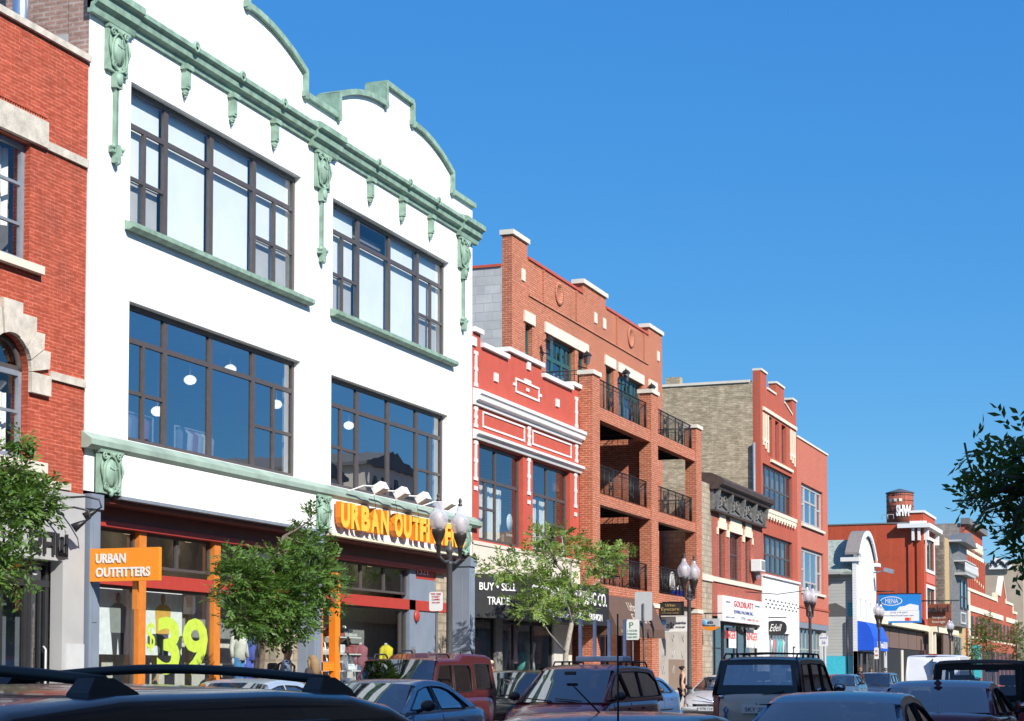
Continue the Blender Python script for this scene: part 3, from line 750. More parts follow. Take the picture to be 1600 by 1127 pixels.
    # ceiling light glow spots
    for px, py in ((583, 852), (205, 838), (300, 850)):
        y, z = onX(px, py, XS-1.2)
        MB().ball((XS-1.2, y, 4.4), .22, .22, .05).build('ceiling_light', plain('warm_ceiling_light', (.9, .7, .4), .5, emit=(1, .72, .35), es=1.5), t)
    # ---- shop window display
    white = plain('poster_white', (.85, .86, .86), .7); XD = XS-.35
    for k, (pa, pb, qa, qb, c1, c2, dsc) in enumerate(((153, 207, 922, 1012, (.30, .32, .30), (.06, .06, .07), 'white display panel with a photo of a standing man in a grey checked shirt'), (228, 285, 925, 1015, (.75, .42, .08), (.1, .1, .12), 'white display panel with a photo of a man in an orange and grey cardigan'))):
        p = thing('poster', dsc, 'poster', (XD, Y_(pa, XD), 1))
        ya, yb = Y_(pa, XD), Y_(pb, XD); za, zb = Z_(pa, qb, XD), Z_(pb, qa, XD); za = 1.85
        MB().box(XD-.03, XD, ya, yb, za, zb).build('panel', white, p)
        yc = (ya+yb)/2 + (-.05 if k else .1); H = zb-za
        def fig(parts, mt, nm): 
            m = MB()
            for (dy, dz, ry, rz) in parts: m.lathe((XD+.002, yc+dy, za+dz*H), [(0, 0), (1, .003), (1, .0035)], 16, 'x', sx=ry, sy=rz)
            m.build(nm, mt, p)
        fig([(0, .86, .085, .11)], plain('printed_skin', (.45, .28, .2), .7), 'printed_head')
        m = MB(); m.xplate(XD+.006, [(yc-.26, za+.33*H), (yc+.24, za+.33*H), (yc+.3, za+.72*H), (yc+.12, za+.78*H), (yc-.12, za+.78*H), (yc-.3, za+.7*H)], (), .005); m.build('printed_shirt', plain('printed_shirt', c1, .7), p)
        m = MB(); m.xplate(XD+.005, [(yc-.17, za+.0), (yc-.03, za+.0), (yc, za+.28*H), (yc+.05, za+.0), (yc+.2, za+.0), (yc+.22, za+.34*H), (yc-.24, za+.34*H)], (), .004); m.build('printed_trousers', plain('printed_trousers', c2, .7), p)
    # $39 on the glass
    XG = XS+.04
    lime = plain('lime_vinyl', (.50, .66, .07), .5, emit=None)
    p = thing('price_lettering', 'huge lime green $39 stuck on the shop window', 'window sign', (XG, Y_(270, XG), 1))
    ya, yb = Y_(246, XG), Y_(325, XG); z1 = Z_(300, 966, XG); z0 = Z_(300, 1056, XG)
    MB().text('39', (XG+.006, ya, z0), (0, 1, 0), (0, 0, 1), z1-z0, yb-ya, .004, off=.03).build('digits', lime, p)
    MB().text('$', (XG+.006, Y_(229, XG), Z_(235, 1020, XG)), (0, 1, 0), (0, 0, 1), Z_(235, 972, XG)-Z_(235, 1020, XG), Y_(243, XG)-Y_(229, XG), .004).build('dollar_sign', lime, p)
    wood = plain('pale_wood', (.55, .40, .22), .6)
    for k, (px, w, h, c) in enumerate(((165, .9, 1.55, 'slatted pale wood crate stand under the checked shirt poster'), (300, 1.3, 2.6, 'tall pale wood display frame behind the lime price'))):
        y = Y_(px, XD); p = thing('display_stand', c, 'display stand', (XD, y, .55)); m = MB()
        for i in range(5): m.box(XD-.5, XD-.42, y-w/2, y+w/2, .6+i*h/5, .68+i*h/5)
        m.box(XD-.52, XD-.4, y-w/2-.05, y-w/2+.04, .5, .6+h); m.box(XD-.52, XD-.4, y+w/2-.04, y+w/2+.05, .5, .6+h); m.build('frame', wood, p)
    c = lambda q: plain('cloth', q, .85, var=.2)
    mannequin('mannequin in a cream top and blue jeans in the window left of the street tree', XD, Y_(374, XD), .95, c((.75, .72, .62)), c((.06, .2, .42)), 1.7)
    mannequin('mannequin in a blue dress beside the cream topped one', XD-.1, Y_(396, XD), .95, c((.08, .12, .5)), c((.08, .12, .5)), 1.7)
    mannequin('mannequin in a yellow shirt at the right end of the shop window', XD, Y_(603, XD), .85, c((.75, .62, .03)), c((.2, .25, .4)), 1.65)
    mannequin('mannequin in a red checked shirt between the shelves and the yellow shirt', XD-.3, Y_(580, XD), .85, c((.35, .12, .14)), c((.1, .12, .2)), 1.65)
    mannequin('mannequin in a dark plaid jacket high behind the glass near the pale column', XD-1.0, Y_(592, XD), 1.35, c((.10, .09, .06)), c((.2, .2, .2)), 1.6)
    for k, (px, zz) in enumerate(((546, 1.0), (565, 1.0))):
        y = Y_(px, XD); p = thing('shop_shelf', ('white ladder shelf stacked with folded clothes just right of the orange post', 'second white ladder shelf of folded clothes in the window')[k], 'shelf', (XD-.4, y, .5))
        m = MB()
        for i in range(5): m.box(XD-.7, XD-.2, y-.42, y+.42, .7+i*.42, .73+i*.42)
        for s in (-1, 1): m.tube([(XD-.2, y+s*.42, .5), (XD-.6, y+s*.3, 2.7)], .02, 6)
        m.build('shelves', M['whitepaint'], p)
        for i in range(5):
            m = MB(); 
            for j in range(3): m.rbox(XD-.62, XD-.28, y-.38+j*.27, y-.16+j*.27, .735+i*.42, .735+i*.42+.1+.06*((i+j) % 3), .03)
            m.build('folded_clothes', plain('folded_cloth', cols[(i+k) % 6], .85), p)
    # red roundel and number boards on the grey door
    y, z = onX(648, 963, XS+.1); m = MB(); m.lathe((XS+.16, y, z), [(.16, -.02), (.16, .02), (.1, .05), (0, .06)], 16, 'x')
    p = thing('door_bell_gong', 'red round gong on the grey pier by the shop window', 'gong', (XS+.16, y, z)); m.build('disc', M['redbeam'], p)
    m = MB(); m.text('1521', (XS+.102, s1+.6, Z_(650, 898, XS)), (0, 1, 0), (0, 0, 1), .2, .7, .01); m.build('house_number', M['whitepaint'], t)
    m = MB()
    for k in range(3): m.tube([(XS+.15, s1+.1+.1*k, 1.9-.05*k), (XS+.15, s1+.16+.1*k, 2.2), (XS+.15, s1+.22+.1*k, 1.95)], .012, 5)
    m.build('graffiti', M['whitepaint'], t)
    # ---- fascia sign with raised letters
    s = thing('fascia_sign', 'white fascia with deep orange letters URBAN OUTFITTERS under the right bay', 'sign', (X, 40, 5))
    ya, yb = 37.1, 44.98
    m = MB(); m.box(X+.003, X+.16, ya, yb, 4.74, 5.52); m.build('board', M['white_brick'], s)
    MB().box(X-.02, X+.19, ya-.02, yb, 4.67, 4.735).build('board_edge', M['cream'], s)
    word = [('U', 0), ('R', 1), ('B', 2), ('A', 3), ('N', 4), ('O', 5.5), ('U', 6.5), ('T', 7.5), ('F', 8.35), ('I', 9.1), ('T', 9.7), ('T', 10.5), ('E', 11.35), ('R', 12.15), ('S', 13.05)]
    unitw = (yb-ya-.25)/13.95
    for ch, pos in word:
        w = unitw*(.36 if ch == 'I' else .84); a = ya+.10+pos*unitw
        l = MB(); l.text(ch, (X+.215, a, 4.86), (0, 1, 0), (0, 0, 1), .60, w*1.04, .14, off=.05); lo = l.build('letter', M['orange'], s)
        f = MB(); f.text(ch, (X+.357, a, 4.86), (0, 1, 0), (0, 0, 1), .60, w*1.04, .006, off=.05); f.build('letter_face', M['yelloworange'], lo)
    for px in (570, 604, 638, 678):
        y = Y_(px, X+.3, 770)
        l = thing('flood_lamp', 'white box flood lamp on a thin arm over the orange sign letters', 'lamp', (X, y, 5.8), 'flood lamps along the top of the orange sign')
        m = MB(); m.tube([(X+.3, y-.9, 5.74), (X+.5, y-.5, 5.9), (X+.65, y, 5.93)], .018, 6); m.build('arm', M['whitepaint'], l)
        m = MB(); m.obox((X+.7, y, 5.88), (.8, 0, .45), (0, 1, 0), (-.45, 0, .8), .14, .17, .10); m.build('housing', M['whitepaint'], l)
        m = MB(); m.tube([(X+.45, y+.2, 5.72), (X+.50, y+.25, 5.3)], .006, 4); m.build('cable', M['blackframe'], l)
    # blade sign over the left bay
    ya, za = onX(135, 858, -17.55); yb, zb = onX(248, 908, -17.9)
    px1 = -16.6
    s = thing('hanging_sign', 'orange cut-out sign URBAN OUTFITTERS standing out over the left shop bay', 'sign', (X, 28.2, 3.4))
    # board at right angles to the wall, facing the camera
    Yb = 27.48; x0, zt = onY(135, 858, Yb); x1, zq = onY(248, 861, Yb); _, zl = onY(190, 908, Yb)
    x0 = max(x0, X-.0)
    m = MB(); m.box(x0+.06, x1, Yb, Yb+.10, zl, zt); m.build('board', M['orangelit'], s)
    m = MB(); m.box(x0+.04, x0+.058, Yb-.002, Yb+.102, zl, zt); m.box(X+.1, x0+.14, Yb+.03, Yb+.06, zl+.1, zl+.16); m.box(X+.1, x0+.14, Yb+.03, Yb+.06, zt-.16, zt-.1); m.build('bracket', M['blackframe'], s)
    hh = (zt-zl); wd = x1-x0-.16
    m = MB(); m.text('URBAN', (x0+.10+wd*.08, Yb-.003, zl+hh*.55), (1, 0, 0), (0, 0, 1), hh*.29, wd*.46, .012, off=.03)
    m.text('OUTFITTERS', (x0+.10+wd*.08, Yb-.003, zl+hh*.13), (1, 0, 0), (0, 0, 1), hh*.29, wd*.84, .012, off=.03)
    m.build('letters', plain('pale_cutout', (.78, .76, .72), .5), s)
    m = MB(); m.box(x0+.9, x0+1.0, Yb+.11, Yb+.16, zl-.5, zl); m.build('stay', M['darkorange'], s)
building_white()
def roof_shed():
    t = thing('roof_railing', 'rusty slatted roof screen and stair head behind the curved white parapet', 'roof structure', (-20.5, 38, 14))
    m = MB()
    for k in range(9): m.box(-20.5, -20.42, 37.3+k*.28, 37.42+k*.28, 13.5, 15.75)
    m.box(-20.54, -20.4, 37.2, 39.9, 15.70, 15.8); m.build('slats', plain('rusty_steel', (.28, .14, .09), .8), t)
roof_shed()
def structure(o): o['kind'] = 'structure'; return o
structure(MB().box(-60, 40, -40, 700, -1.2, -.35).build('ground', M['soil']))
structure(MB().box(-15.3, -1.6, -30, 600, -.34, ROAD).build('road', M['asphalt']))
for nm, a, b in (('pavement', -22, -15.48), ('pavement', -1.42, 6)):
    structure(MB().box(a, b, -30, 600, -.33, WALK).build(nm, M['concrete']))
for a in (-15.48, -1.6):
    structure(MB().box(a+.002, a+.178, -30, 600, -.33, WALK+.004).build('kerb', M['kerb']))
m = MB()
for x in (-8.55, -8.3): m.box(x-.05, x+.05, -30, 500, ROAD, ROAD+.004)
structure(m.build('centre_line', M['lineyellow']))
m = MB()
for k in range(60): m.box(-13.2, -13.1, 10+k*6.5, 10.0+k*6.5+4, ROAD, ROAD+.004); m.box(-3.8, -3.7, 10+k*6.5, 10.0+k*6.5+4, ROAD, ROAD+.004)
structure(m.build('parking_line', M['linewhite']))
# ================================================================ 3  low red and white building (clothes exchange)
def outline_rect(m, X, y0, y1, z0, z1, w=.05, t=.03):
    m.box(X, X+t, y0, y1, z0, z0+w); m.box(X, X+t, y0, y1, z1-w, z1); m.box(X, X+t-.002, y0, y0+w, z0+w, z1-w); m.box(X, X+t-.002, y1-w, y1, z0+w, z1-w)
def bullnose(p, X, y0, y1, zt):
    MB().box(X-.4, X+.1, y0, y1, zt, zt+.13).build('coping', M['whitepaint'], p)
def building_red_white():
    X = -D
    t = thing('red_white_building', 'low red painted building with white mouldings and stepped white-capped parapet', 'building', (X, 51, 0))
    y0, y1 = 46.26, 55.68
    top = [(y0, 11.08), (46.85, 11.08), (46.85, 10.74), (49.05, 10.74), (49.05, 10.98), (52.0, 10.98), (52.0, 10.70), (54.9, 10.70), (54.9, 10.86), (y1, 10.86)]
    ws = [(46.75, 50.35, 5.25, 8.03), (51.2, 54.75, 5.22, 8.03)]
    MB().xplate(X, [(y0, 5.16), (y1, 5.16)]+top[::-1], [rect(*w) for w in ws], .35).build('wall', M['redpaint'], t)
    for a, b, z in ((y0, 46.9, 11.08), (46.9, 49.0, 10.74), (48.95, 52.08, 10.98), (52.08, 54.9, 10.70), (54.85, y1+.05, 10.86)): bullnose(t, X, a, b, z)
    MB().box(X-.35, X+.03, y0, y1, 4.0, 5.155).build('stucco_band', M['stucco'], t)
    MB().box(X-.33, X+.06, y0, y1, 5.10, 5.20).build('sill_course', M['stucco'], t)
    pr = [(X+.002, 9.02), (X+.08, 9.02), (X+.1, 9.12), (X+.2, 9.16), (X+.22, 9.28), (X+.27, 9.32), (X+.27, 9.42), (X+.002, 9.5)]
    MB().extrude_y(pr, y0, y1+.1).build('cornice', M['whitepaint'], t)
    pr = [(X+.002, 8.06), (X+.08, 8.06), (X+.12, 8.16), (X+.2, 8.2), (X+.2, 8.28), (X+.002, 8.34)]
    MB().extrude_y(pr, y0, y1+.04).build('lower_cornice', M['whitepaint'], t)
    m = MB(); outline_rect(m, X+.002, 47.0, 50.45, 8.47, 8.93); m.build('panel_moulding', M['whitepaint'], t)
    m = MB(); outline_rect(m, X+.002, 51.15, 54.85, 8.47, 8.93); m.build('panel_moulding', M['whitepaint'], t)
    m = MB()
    ya, za = Y_(805, X), Z_(805, 597); yb = Y_(842, X); zc, zd = Z_(805, 613), Z_(805, 590)
    outline_rect(m, X+.002, ya, yb, zc, zd, .06); yc = (ya+yb)/2; zm = (zc+zd)/2
    m.box(X+.003, X+.036, yc-.28, yc+.28, zd+.002, zd+.09); m.box(X+.003, X+.036, ya-.2, ya-.002, zm-.04, zm+.04); m.box(X+.003, X+.036, yb+.002, yb+.2, zm-.04, zm+.04); m.box(X+.003, X+.036, yc-.1, yc+.1, zm-.05, zm+.05)
    m.build('parapet_ornament', M['whitepaint'], t)
    for px, py in ((774, 590), (825, 572), (870, 630), (740, 534)):
        y, z = onX(px, py, X); MB().box(X+.002, X+.05, y-.14, y+.14, z-.12, z+.12).build('white_block', M['whitepaint'], t)
    for ya, za, zb in ((46.34, 9.55, 10.55), (55.25, 9.55, 10.55), (46.34, 8.4, 8.98), (50.72, 8.4, 8.98), (55.25, 8.4, 8.98), (46.34, 6.9, 8.02), (50.7, 6.9, 8.02), (55.15, 6.9, 8.02)):
        m = MB(); m.box(X+.002, X+.03, ya+.06, ya+.2, za+.1, zb-.1); m.box(X+.002, X+.034, ya, ya+.26, zb-.1, zb); m.box(X+.002, X+.034, ya, ya+.26, za, za+.1); m.box(X+.003, X+.038, ya+.02, ya+.24, (za+zb)/2-.05, (za+zb)/2+.05)
        m.build('pilaster_strip', M['whitepaint'], t)
        if zb == 8.02: MB().box(X+.002, X+.032, ya+.02, ya+.24, 6.62, 6.74).build('white_block', M['whitepaint'], t)
    for i, (a, b, c, d) in enumerate(ws):
        k = a+(b-a)*(.46 if i == 0 else .48)
        v = [(k, None, None, .1)]; h = [(7.02, None, None, .09)]
        if i == 0: v.append(((a+k)/2, c, 7.02, .07)); h.append((6.2, a, k, .07))
        else: v.append(((k+b)/2-.05, c, 7.02, .07)); h.append((6.2, k, b, .07))
        w = win(t, a, b, c, d, X, v, h, 'winframe', 'glassM', .14, .1)
        curtain(w, (a+.1 if i == 0 else a+.6), k-.1, 5.3, 6.95, X-.5); curtain(w, k+.15, b-(.5 if i == 0 else .9), 5.3, 6.95, X-.52)
        if i == 0:
            MB().box(X-.235, X-.23, b-1.0, b-.25, 5.35, 5.72).build('window_sticker', M['blackframe'], w)
            MB().text('LOANS', (X-.19, b-.92, 5.56), (0, 1, 0), (0, 0, 1), .08, .5, .004).build('sticker_lettering', M['whitepaint'], w)
            mm = MB(); mm.lathe((X-.19, b-.65, 5.98), [(0, 0), (.26, .001), (.26, .004)], 16, 'x'); mm.build('sticker_emblem', plain('pale_decal', (.6, .66, .64), .6), w)
    box_room(t, y0+.4, y1-.4, 4.9, 8.5, X-.8, 4, 'room')
    MB().box(X-12, X-.36, y0+.01, y0+.3, 0, 10.2).build('side_wall', M['pinkbrick'], t); MB().box(X-12, X-2.3, 54.65, 54.95, 0, 10.2).build('side_wall', M['pinkbrick'], t)
    MB().box(X-12, X-.36, y0+.3, 54.65, 9.6, 9.75).build('roof', M['roofing'], t); MB().box(X-12.3, X-12, y0, 54.95, 0, 10.2).build('rear_wall', M['pinkbrick'], t)
    # shop floor
    XS = X-.25
    MB().box(XS-.2, X, y0, y1, 3.9, 3.998).build('soffit', M['blackmatte'], t)
    cols = [46.3, Y_(762, XS), Y_(776, XS), Y_(803, XS), Y_(832, XS), Y_(862, XS), Y_(874, XS), Y_(900, XS)]
    MB().box(XS-.15, XS+.1, 46.28, 46.8, .12, 3.9).build('pier', M['stucco'], t)
    MB().box(XS-.15, XS+.05, cols[2]-.2, cols[2]+.35, .12, 3.9).build('pier', M['room'], t)
    MB().box(XS-.15, XS+.05, cols[5]+.05, cols[6]+.5, .12, 3.9).build('pier', M['roomlight'], t)
    MB().box(XS-.15, XS+.02, cols[6]+.51, 55.6, .12, 3.9).build('pier', M['stucco'], t)
    win(t, 46.85, cols[2]-.22, .4, 3.85, XS+.05, fm='blackframe', gm='glassS', rec=.05, name='display_window')
    win(t, cols[2]+.38, cols[5]+.02, .4, 3.85, XS+.05, v=[(cols[3], None, None, .1), (cols[4], None, None, .1)], h=[(3.0, None, None, .08)], fm='blackframe', gm='glassS', rec=.05, fr=.1, name='display_window')
    MB().box(XS-.1, XS+.04, 46.85, cols[5], .12, .395).build('bulkhead', M['blackmatte'], t)
    box_room(t, y0+.3, y1-.1, .12, 3.9, XS-.2, 5, 'roomlight')
    random.seed(9)
    cl = [(.7, .7, .66), (.3, .12, .1), (.15, .25, .4), (.7, .5, .1), (.2, .2, .2), (.55, .3, .35), (.1, .35, .3)]
    for k in range(9):
        y = 47.3+k*.78; c = cl[k % 7]
        p = thing('hung_garment', ('garment hanging in the exchange shop window, %s' % ['white', 'dark red', 'blue', 'mustard', 'charcoal', 'pink', 'teal'][k % 7]) + (' near the left pier' if k < 3 else ' in the middle panes' if k < 7 else ' towards the right pier'), 'garment', (XS-.5, y, 1.6))
        zz = 2.1+.35*(k % 3); m = MB(); m.tube([(XS-.45, y, zz+.1), (XS-.45, y, zz), (XS-.45, y, zz-.4), (XS-.45, y, zz-1.0)], [.04, .24, .17, .22 if k % 2 else .12], 10)
        m.build('cloth', plain('cloth', c, .85, var=.25), p)
        m = MB(); m.tube([(XS-.45, y, zz+.1), (XS-.45, y, 3.6)], .01, 4); m.build('hanger', M['ltgrey'], p)
building_red_white()
def sign_exchange():
    X = -D; XF = -17.6
    s = thing('shop_fascia', 'long black fascia of the exchange shop with white lettering above its windows', 'sign', (X, 52, 3.8))
    yb0, yb1 = 47.65, 56.05
    zt, zb = 4.28, 3.05
    MB().zplate(zt, [(X+.07, 46.3), (XF, 47.62), (XF, yb1), (X+.07, yb1)], (), zt-zb).build('board', M['blackmatte'], s)
    m = MB(); u = (0, 1, 0); v = (0, 0, 1); x = XF+.004
    yA, yB = 48.6, Y_(947, XF)
    m.text('CROSSROADS TRADING CO.', (x, yA, 3.66), u, v, .42, yB-yA, .02, off=.012)
    m.text('BUY • SELL • TRADE • RECYCLED FASHION', (x, Y_(838, XF), 3.18), u, v, .22, Y_(940, XF)-Y_(838, XF), .02, off=.01)
    a = Vector((X+.07, 46.3, 0)); b = Vector((XF, 47.62, 0)); d = (b-a).normalized(); n = d.cross(Vector((0, 0, 1)))
    L = (b-a).length
    o = a + d*L*.08 + n*.004; m.text('BUY • SELL', (o.x, o.y, 3.82), d, v, .22, L*.84, .02, off=.012)
    o = a + d*L*.26 + n*.004; m.text('TRADE', (o.x, o.y, 3.42), d, v, .22, L*.5, .02, off=.012)
    m.build('letters', M['whitepaint'], s)['kind'] = 'stuff'
sign_exchange()

# ================================================================ 4  brick building with deep balconies
def railing(name, parent, p, q, h=1.0, n=None, panel=True):
    m = MB(); p = Vector(p); q = Vector(q); L = (q-p).length; d = (q-p)/L; Z = Vector((0, 0, 1))
    m.tube([p+Z*h, q+Z*h], .022, 6); m.tube([p+Z*.08, q+Z*.08], .015, 5); m.tube([p+Z*(h-.14), q+Z*(h-.14)], .012, 5)
    n = n or max(2, int(L/.13))
    for i in range(n+1):
        a = p+d*(L*i/n); r = .022 if i % 8 in (0,) or i == n else .008
        m.tube([a+Z*.02, a+Z*h], r, 4)
    if panel:
        pl = 'x' if abs(d.y) > .5 else 'y'
        for fr in (.3, .7):
            c = p+d*L*fr
            for zz in (.34, .66):
                for s in (-1, 1): scroll(m, c+d*(s*.09)+Z*zz, .12, 1.3, .016, s, pl, 14, 1.2 if zz > .5 else -1.2)
            m.tube([c-d*.22+Z*.08, c-d*.22+Z*(h-.14)], .018, 4); m.tube([c+d*.22+Z*.08, c+d*.22+Z*(h-.14)], .018, 4)
    return m.build(name, M['iron'], parent)
def building_balconies():
    XB, XF = -20.6, -18.04
    t = thing('balcony_building', 'tall orange-red brick building with deep balconies carried on brick piers', 'building', (XF, 62, 0))
    y0, y1 = 55.0, 73.25
    top = [(y0, 16.05), (56.5, 16.05), (56.5, 15.55), (62.5, 15.55), (62.5, 15.95), (65.3, 15.95), (65.3, 15.55), (71.2, 15.55), (71.2, 15.9), (y1, 15.9)]
    bays = [(57.1, 57.8, 'n'), (58.4, 61.55, 'd'), (61.95, 62.85, 'n'), (65.3, 66.3, 'n'), (67.0, 70.2, 'd'), (71.3, 72.2, 'n')]
    bays[0] = (Y_(821, XB), Y_(832, XB), 'n')
    holes = []; W = []
    for zt in (13.35, 10.25-.05, 7.25):
        for a, b, k in bays:
            zb = zt-2.75 if k == 'd' else zt-(1.9 if a < 57 or zt < 13 else 1.7)
            holes.append(rect(a, b, zb, zt)); W.append((a, b, zb, zt, k))
    MB().xplate(XB, [(y0, 0), (y1, 0)]+top[::-1], holes, .35).build('wall', M['red4'], t)
    for a, b, z in ((y0-.06, 56.56, 16.05), (62.4, 65.4, 15.95), (71.1, y1+.06, 15.9)):
        MB().box(XB-.42, XB+.08, a, b, z, z+.16).build('cap', M['stone'], t)
    for a, b in ((56.56, 62.44), (65.36, 71.14)):
        MB().box(XB-.38, XB+.05, a, b, 15.55, 15.64).build('coping', M['redpaint'], t)
    # brick relief: pilasters, band and rosettes
    for a, b in ((58.0, 58.12), (61.6, 61.72), (66.6, 66.72), (70.4, 70.52)):
        MB().box(XB+.002, XB+.06, a, b, 14.35, 15.5).build('relief_strip', M['red4'], t)
    MB().box(XB+.003, XB+.05, 56.6, 71.1, 14.30, 14.36).build('relief_band', M['red4'], t)
    for y in (59.75, 68.6):
        m = MB(); m.lathe((XB+.002, y, 15.0), [(.42, 0), (.42, .05), (.30, .05), (.28, .01), (.0, .01)], 20, 'x'); m.build('rosette', M['red4'], t)
    for px, py in ((817, 430), (930, 497), (944, 506), (1028, 557)):
        y, z = onX(px, py, XB); MB().box(XB+.002, XB+.04, y-.16, y+.16, z-.2, z+.2).build('stone_block', M['stone'], t)
    for a, b, c, d, k in W:
        MB().box(XB+.002, XB+.06, a-.18, b+.18, d, d+.38).build('lintel', M['stone'], t)
        vis = 'door' if k == 'd' else 'window'
        if k == 'd':
            e = (b-a)/3
            w = win(t, a, b, c, d, XB, v=[(a+e, None, None, .16), (b-e, None, None, .16), (a+e*.5, d-.75, d, .05), (a+e*1.5, d-.75, d, .05), (b-e*.5, d-.75, d, .05)], h=[(d-.75, None, None, .14)], fm='greenframe', gm='glassN', rec=.15, fr=.14, name=vis)
        else:
            w = win(t, a, b, c, d, XB, h=[((c+d)/2, None, None, .08)], fm='greenframe', gm='glassN', rec=.15, fr=.1, name=vis)
        MB().box(XB-.42, XB-.41, a, b, c+.2, (c+d)/2+.3).build('blind', M['roomlight'], w)
    body(t, y0, y1, 15.0, XB, 14, side='block', far='pinkbrick', xin=.35)
    MB().box(XB-14, XB-.36, y0-.05, y0+.34, 15.0, 15.09).build('side_coping', M['redpaint'], t)
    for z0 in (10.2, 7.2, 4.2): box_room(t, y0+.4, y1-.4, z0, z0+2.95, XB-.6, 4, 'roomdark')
    # piers
    piers = [(55.72, 56.50, 11.35), (62.68, 63.55, 11.75), (69.10, 69.92, 11.30)]
    for a, b, z in piers:
        MB().box(XF-.46, XF, a, b, 0, z).build('pier', M['red4'], t)
        MB().box(XF-.52, XF+.06, a-.06, b+.06, z, z+.14).build('pier_cap', M['stone'], t)
        MB().box(XF-.5, XF+.04, a-.04, b+.04, 3.9, 4.06).build('pier_band', M['stone'], t)
    # decks, beams, railings
    for i, (zt, zb) in enumerate(((10.38, 9.95), (7.49, 7.12), (4.47, 4.12))):
        for (a, b) in ((56.50, 62.68), (63.55, 69.10)):
            MB().box(XF-.34, XF-.04, a, b, zb, zt).build('beam', M['red4'], t)
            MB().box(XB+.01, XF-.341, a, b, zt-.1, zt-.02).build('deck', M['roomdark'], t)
            for k in range(5): 
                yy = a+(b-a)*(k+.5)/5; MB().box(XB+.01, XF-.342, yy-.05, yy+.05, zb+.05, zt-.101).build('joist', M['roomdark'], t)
            railing('railing', t, (XF-.2, a+.03, zt), (XF-.2, b-.03, zt), 1.0)
        MB().box(XB+.01, XF-.47, 55.3, 56.45, zt-.12, zt-.03).build('deck', M['roomdark'], t)
        MB().box(XB+.01, XF-.47, 69.15, 69.9, zt-.12, zt-.03).build('deck', M['roomdark'], t)
        railing('railing', t, (XF-.5, 69.7, zt), (XB+.05, 69.7, zt), 1.0, panel=False)
    MB().box(XF-.33, XF-.03, 56.51, 56.9, 8, 8.1).v
    # party screens between balconies
    MB().box(XB+.01, XF-.47, 63.0, 63.2, 0, 10.3).build('party_wall', M['red4'], t)
    railing('railing', t, (XB+.1, 55.75, 10.9), (XF-.5, 55.75, 10.9), .6, panel=False)
    # shop floor
    for a, b in ((56.52, 62.66),):
        MB().box(XF-.9, XF-.8, a, b, 3.3, 4.1).build('shop_wall', M['red4'], t)
        win(t, a+1.0, b-1.0, .5, 3.25, XF-.8, v=[(a+2.3, None, None, .1), (a+3.6, None, None, .1)], fm='blackframe', gm='glassN', rec=.06, name='display_window')
        MB().box(XF-.95, XF-.8, a, a+.98, .12, 3.295).build('shop_wall', M['red4'], t); MB().box(XF-.95, XF-.8, b-.98, b, .12, 3.295).build('shop_wall', M['red4'], t)
    box_room(t, 56.6, 62.6, .12, 4, XF-1.0, 2, 'roomlight')
    MB().box(XF-.6, XF-.25, 63.56, 69.09, .12, 4.1).build('rendered_wall', plain('greyish_render', (.40, .355, .30), .9, var=.12, scale=1.5, dirt=.25), t)
    m = MB()
    for k in range(3):
        for j in range(3):
            c = Vector((XF-.235, 65+k*1.4, 2.9-.62*j)); pts = [c+Vector((0, .18*math.cos(a*1.7+k), .16*math.sin(a*2.3+j))) for a in [i*.5 for i in range(9)]]
            m.tube(pts, .012, 4)
    m.build('wall_scrawl', M['ltgrey'], t)['kind'] = 'stuff'
    MB().box(XF-.248, XF-.23, Y_(1046, XF-.2), Y_(1070, XF-.2), .9, 2.05).build('painted_rectangle', plain('brown_wall_paint', (.24, .17, .12), .8), t)
    # wall lanterns and dishes
    for k, (px, py, txt) in enumerate(((858, 540, 'black lantern with a bracket beside the top left balcony door'), (917, 563, 'black lantern between the small window and the first pier cap'), (978, 590, 'lantern and folded parasol fitting by the right hand top door'), (1018, 612, 'small black lantern above the second pier cap'))):
        y, z = onX(px, py, XB+.35); l = thing('wall_lantern', txt, 'lantern', (XB, y, z))
        m = MB(); m.tube([(XB+.01, y, z-.2), (XB+.35, y, z-.3), (XB+.35, y, z-.15)], .025, 6); m.build('bracket', M['iron'], l)
        m = MB(); m.lathe((XB+.35, y, z-.15), [(.1, 0), (.15, .3), (.17, .31)], 6, smooth=False); m.build('glass_case', M['glassN'], l)
        m = MB(); m.lathe((XB+.35, y, z+.16), [(.2, 0), (.12, .1), (.03, .16), (0, .22)], 6, smooth=False); m.build('cap', M['iron'], l)
    # things on the balconies
    for k, (px, py, X, txt, c) in enumerate(((1050, 912, XF-.9, 'white moulded chair back on the lowest right balcony', 'chair'), (948, 900, XF-.8, 'dark garden chair on the lowest left balcony', 'chair'))):
        y, z = onX(px, py, X); z = 4.45
        p = thing('garden_chair', txt, 'chair', (X, y, z)); mt = M['whitepaint'] if k == 0 else M['blackframe']
        m = MB(); pts = [(X, y+.36*math.cos(a), z+.45+.62*math.sin(a)) for a in [math.pi*i/12 for i in range(13)]]
        m.tube(pts, .03, 6)
        for q in (-.2, -.07, .07, .2): m.tube([(X, y+q, z+.45), (X, y+q, z+1.0)], .02, 5)
        m.build('backrest', mt, p); m = MB(); m.rbox(X, X+.42, y-.3, y+.3, z+.42, z+.47, .05); m.build('seat', mt, p)
        for a in (.03, .38):
            for b in (-.26, .26): m = MB(); m.tube([(X+a, y+b, z+.43), (X+a, y+b, z)], .018, 6); m.build('leg', mt, p)
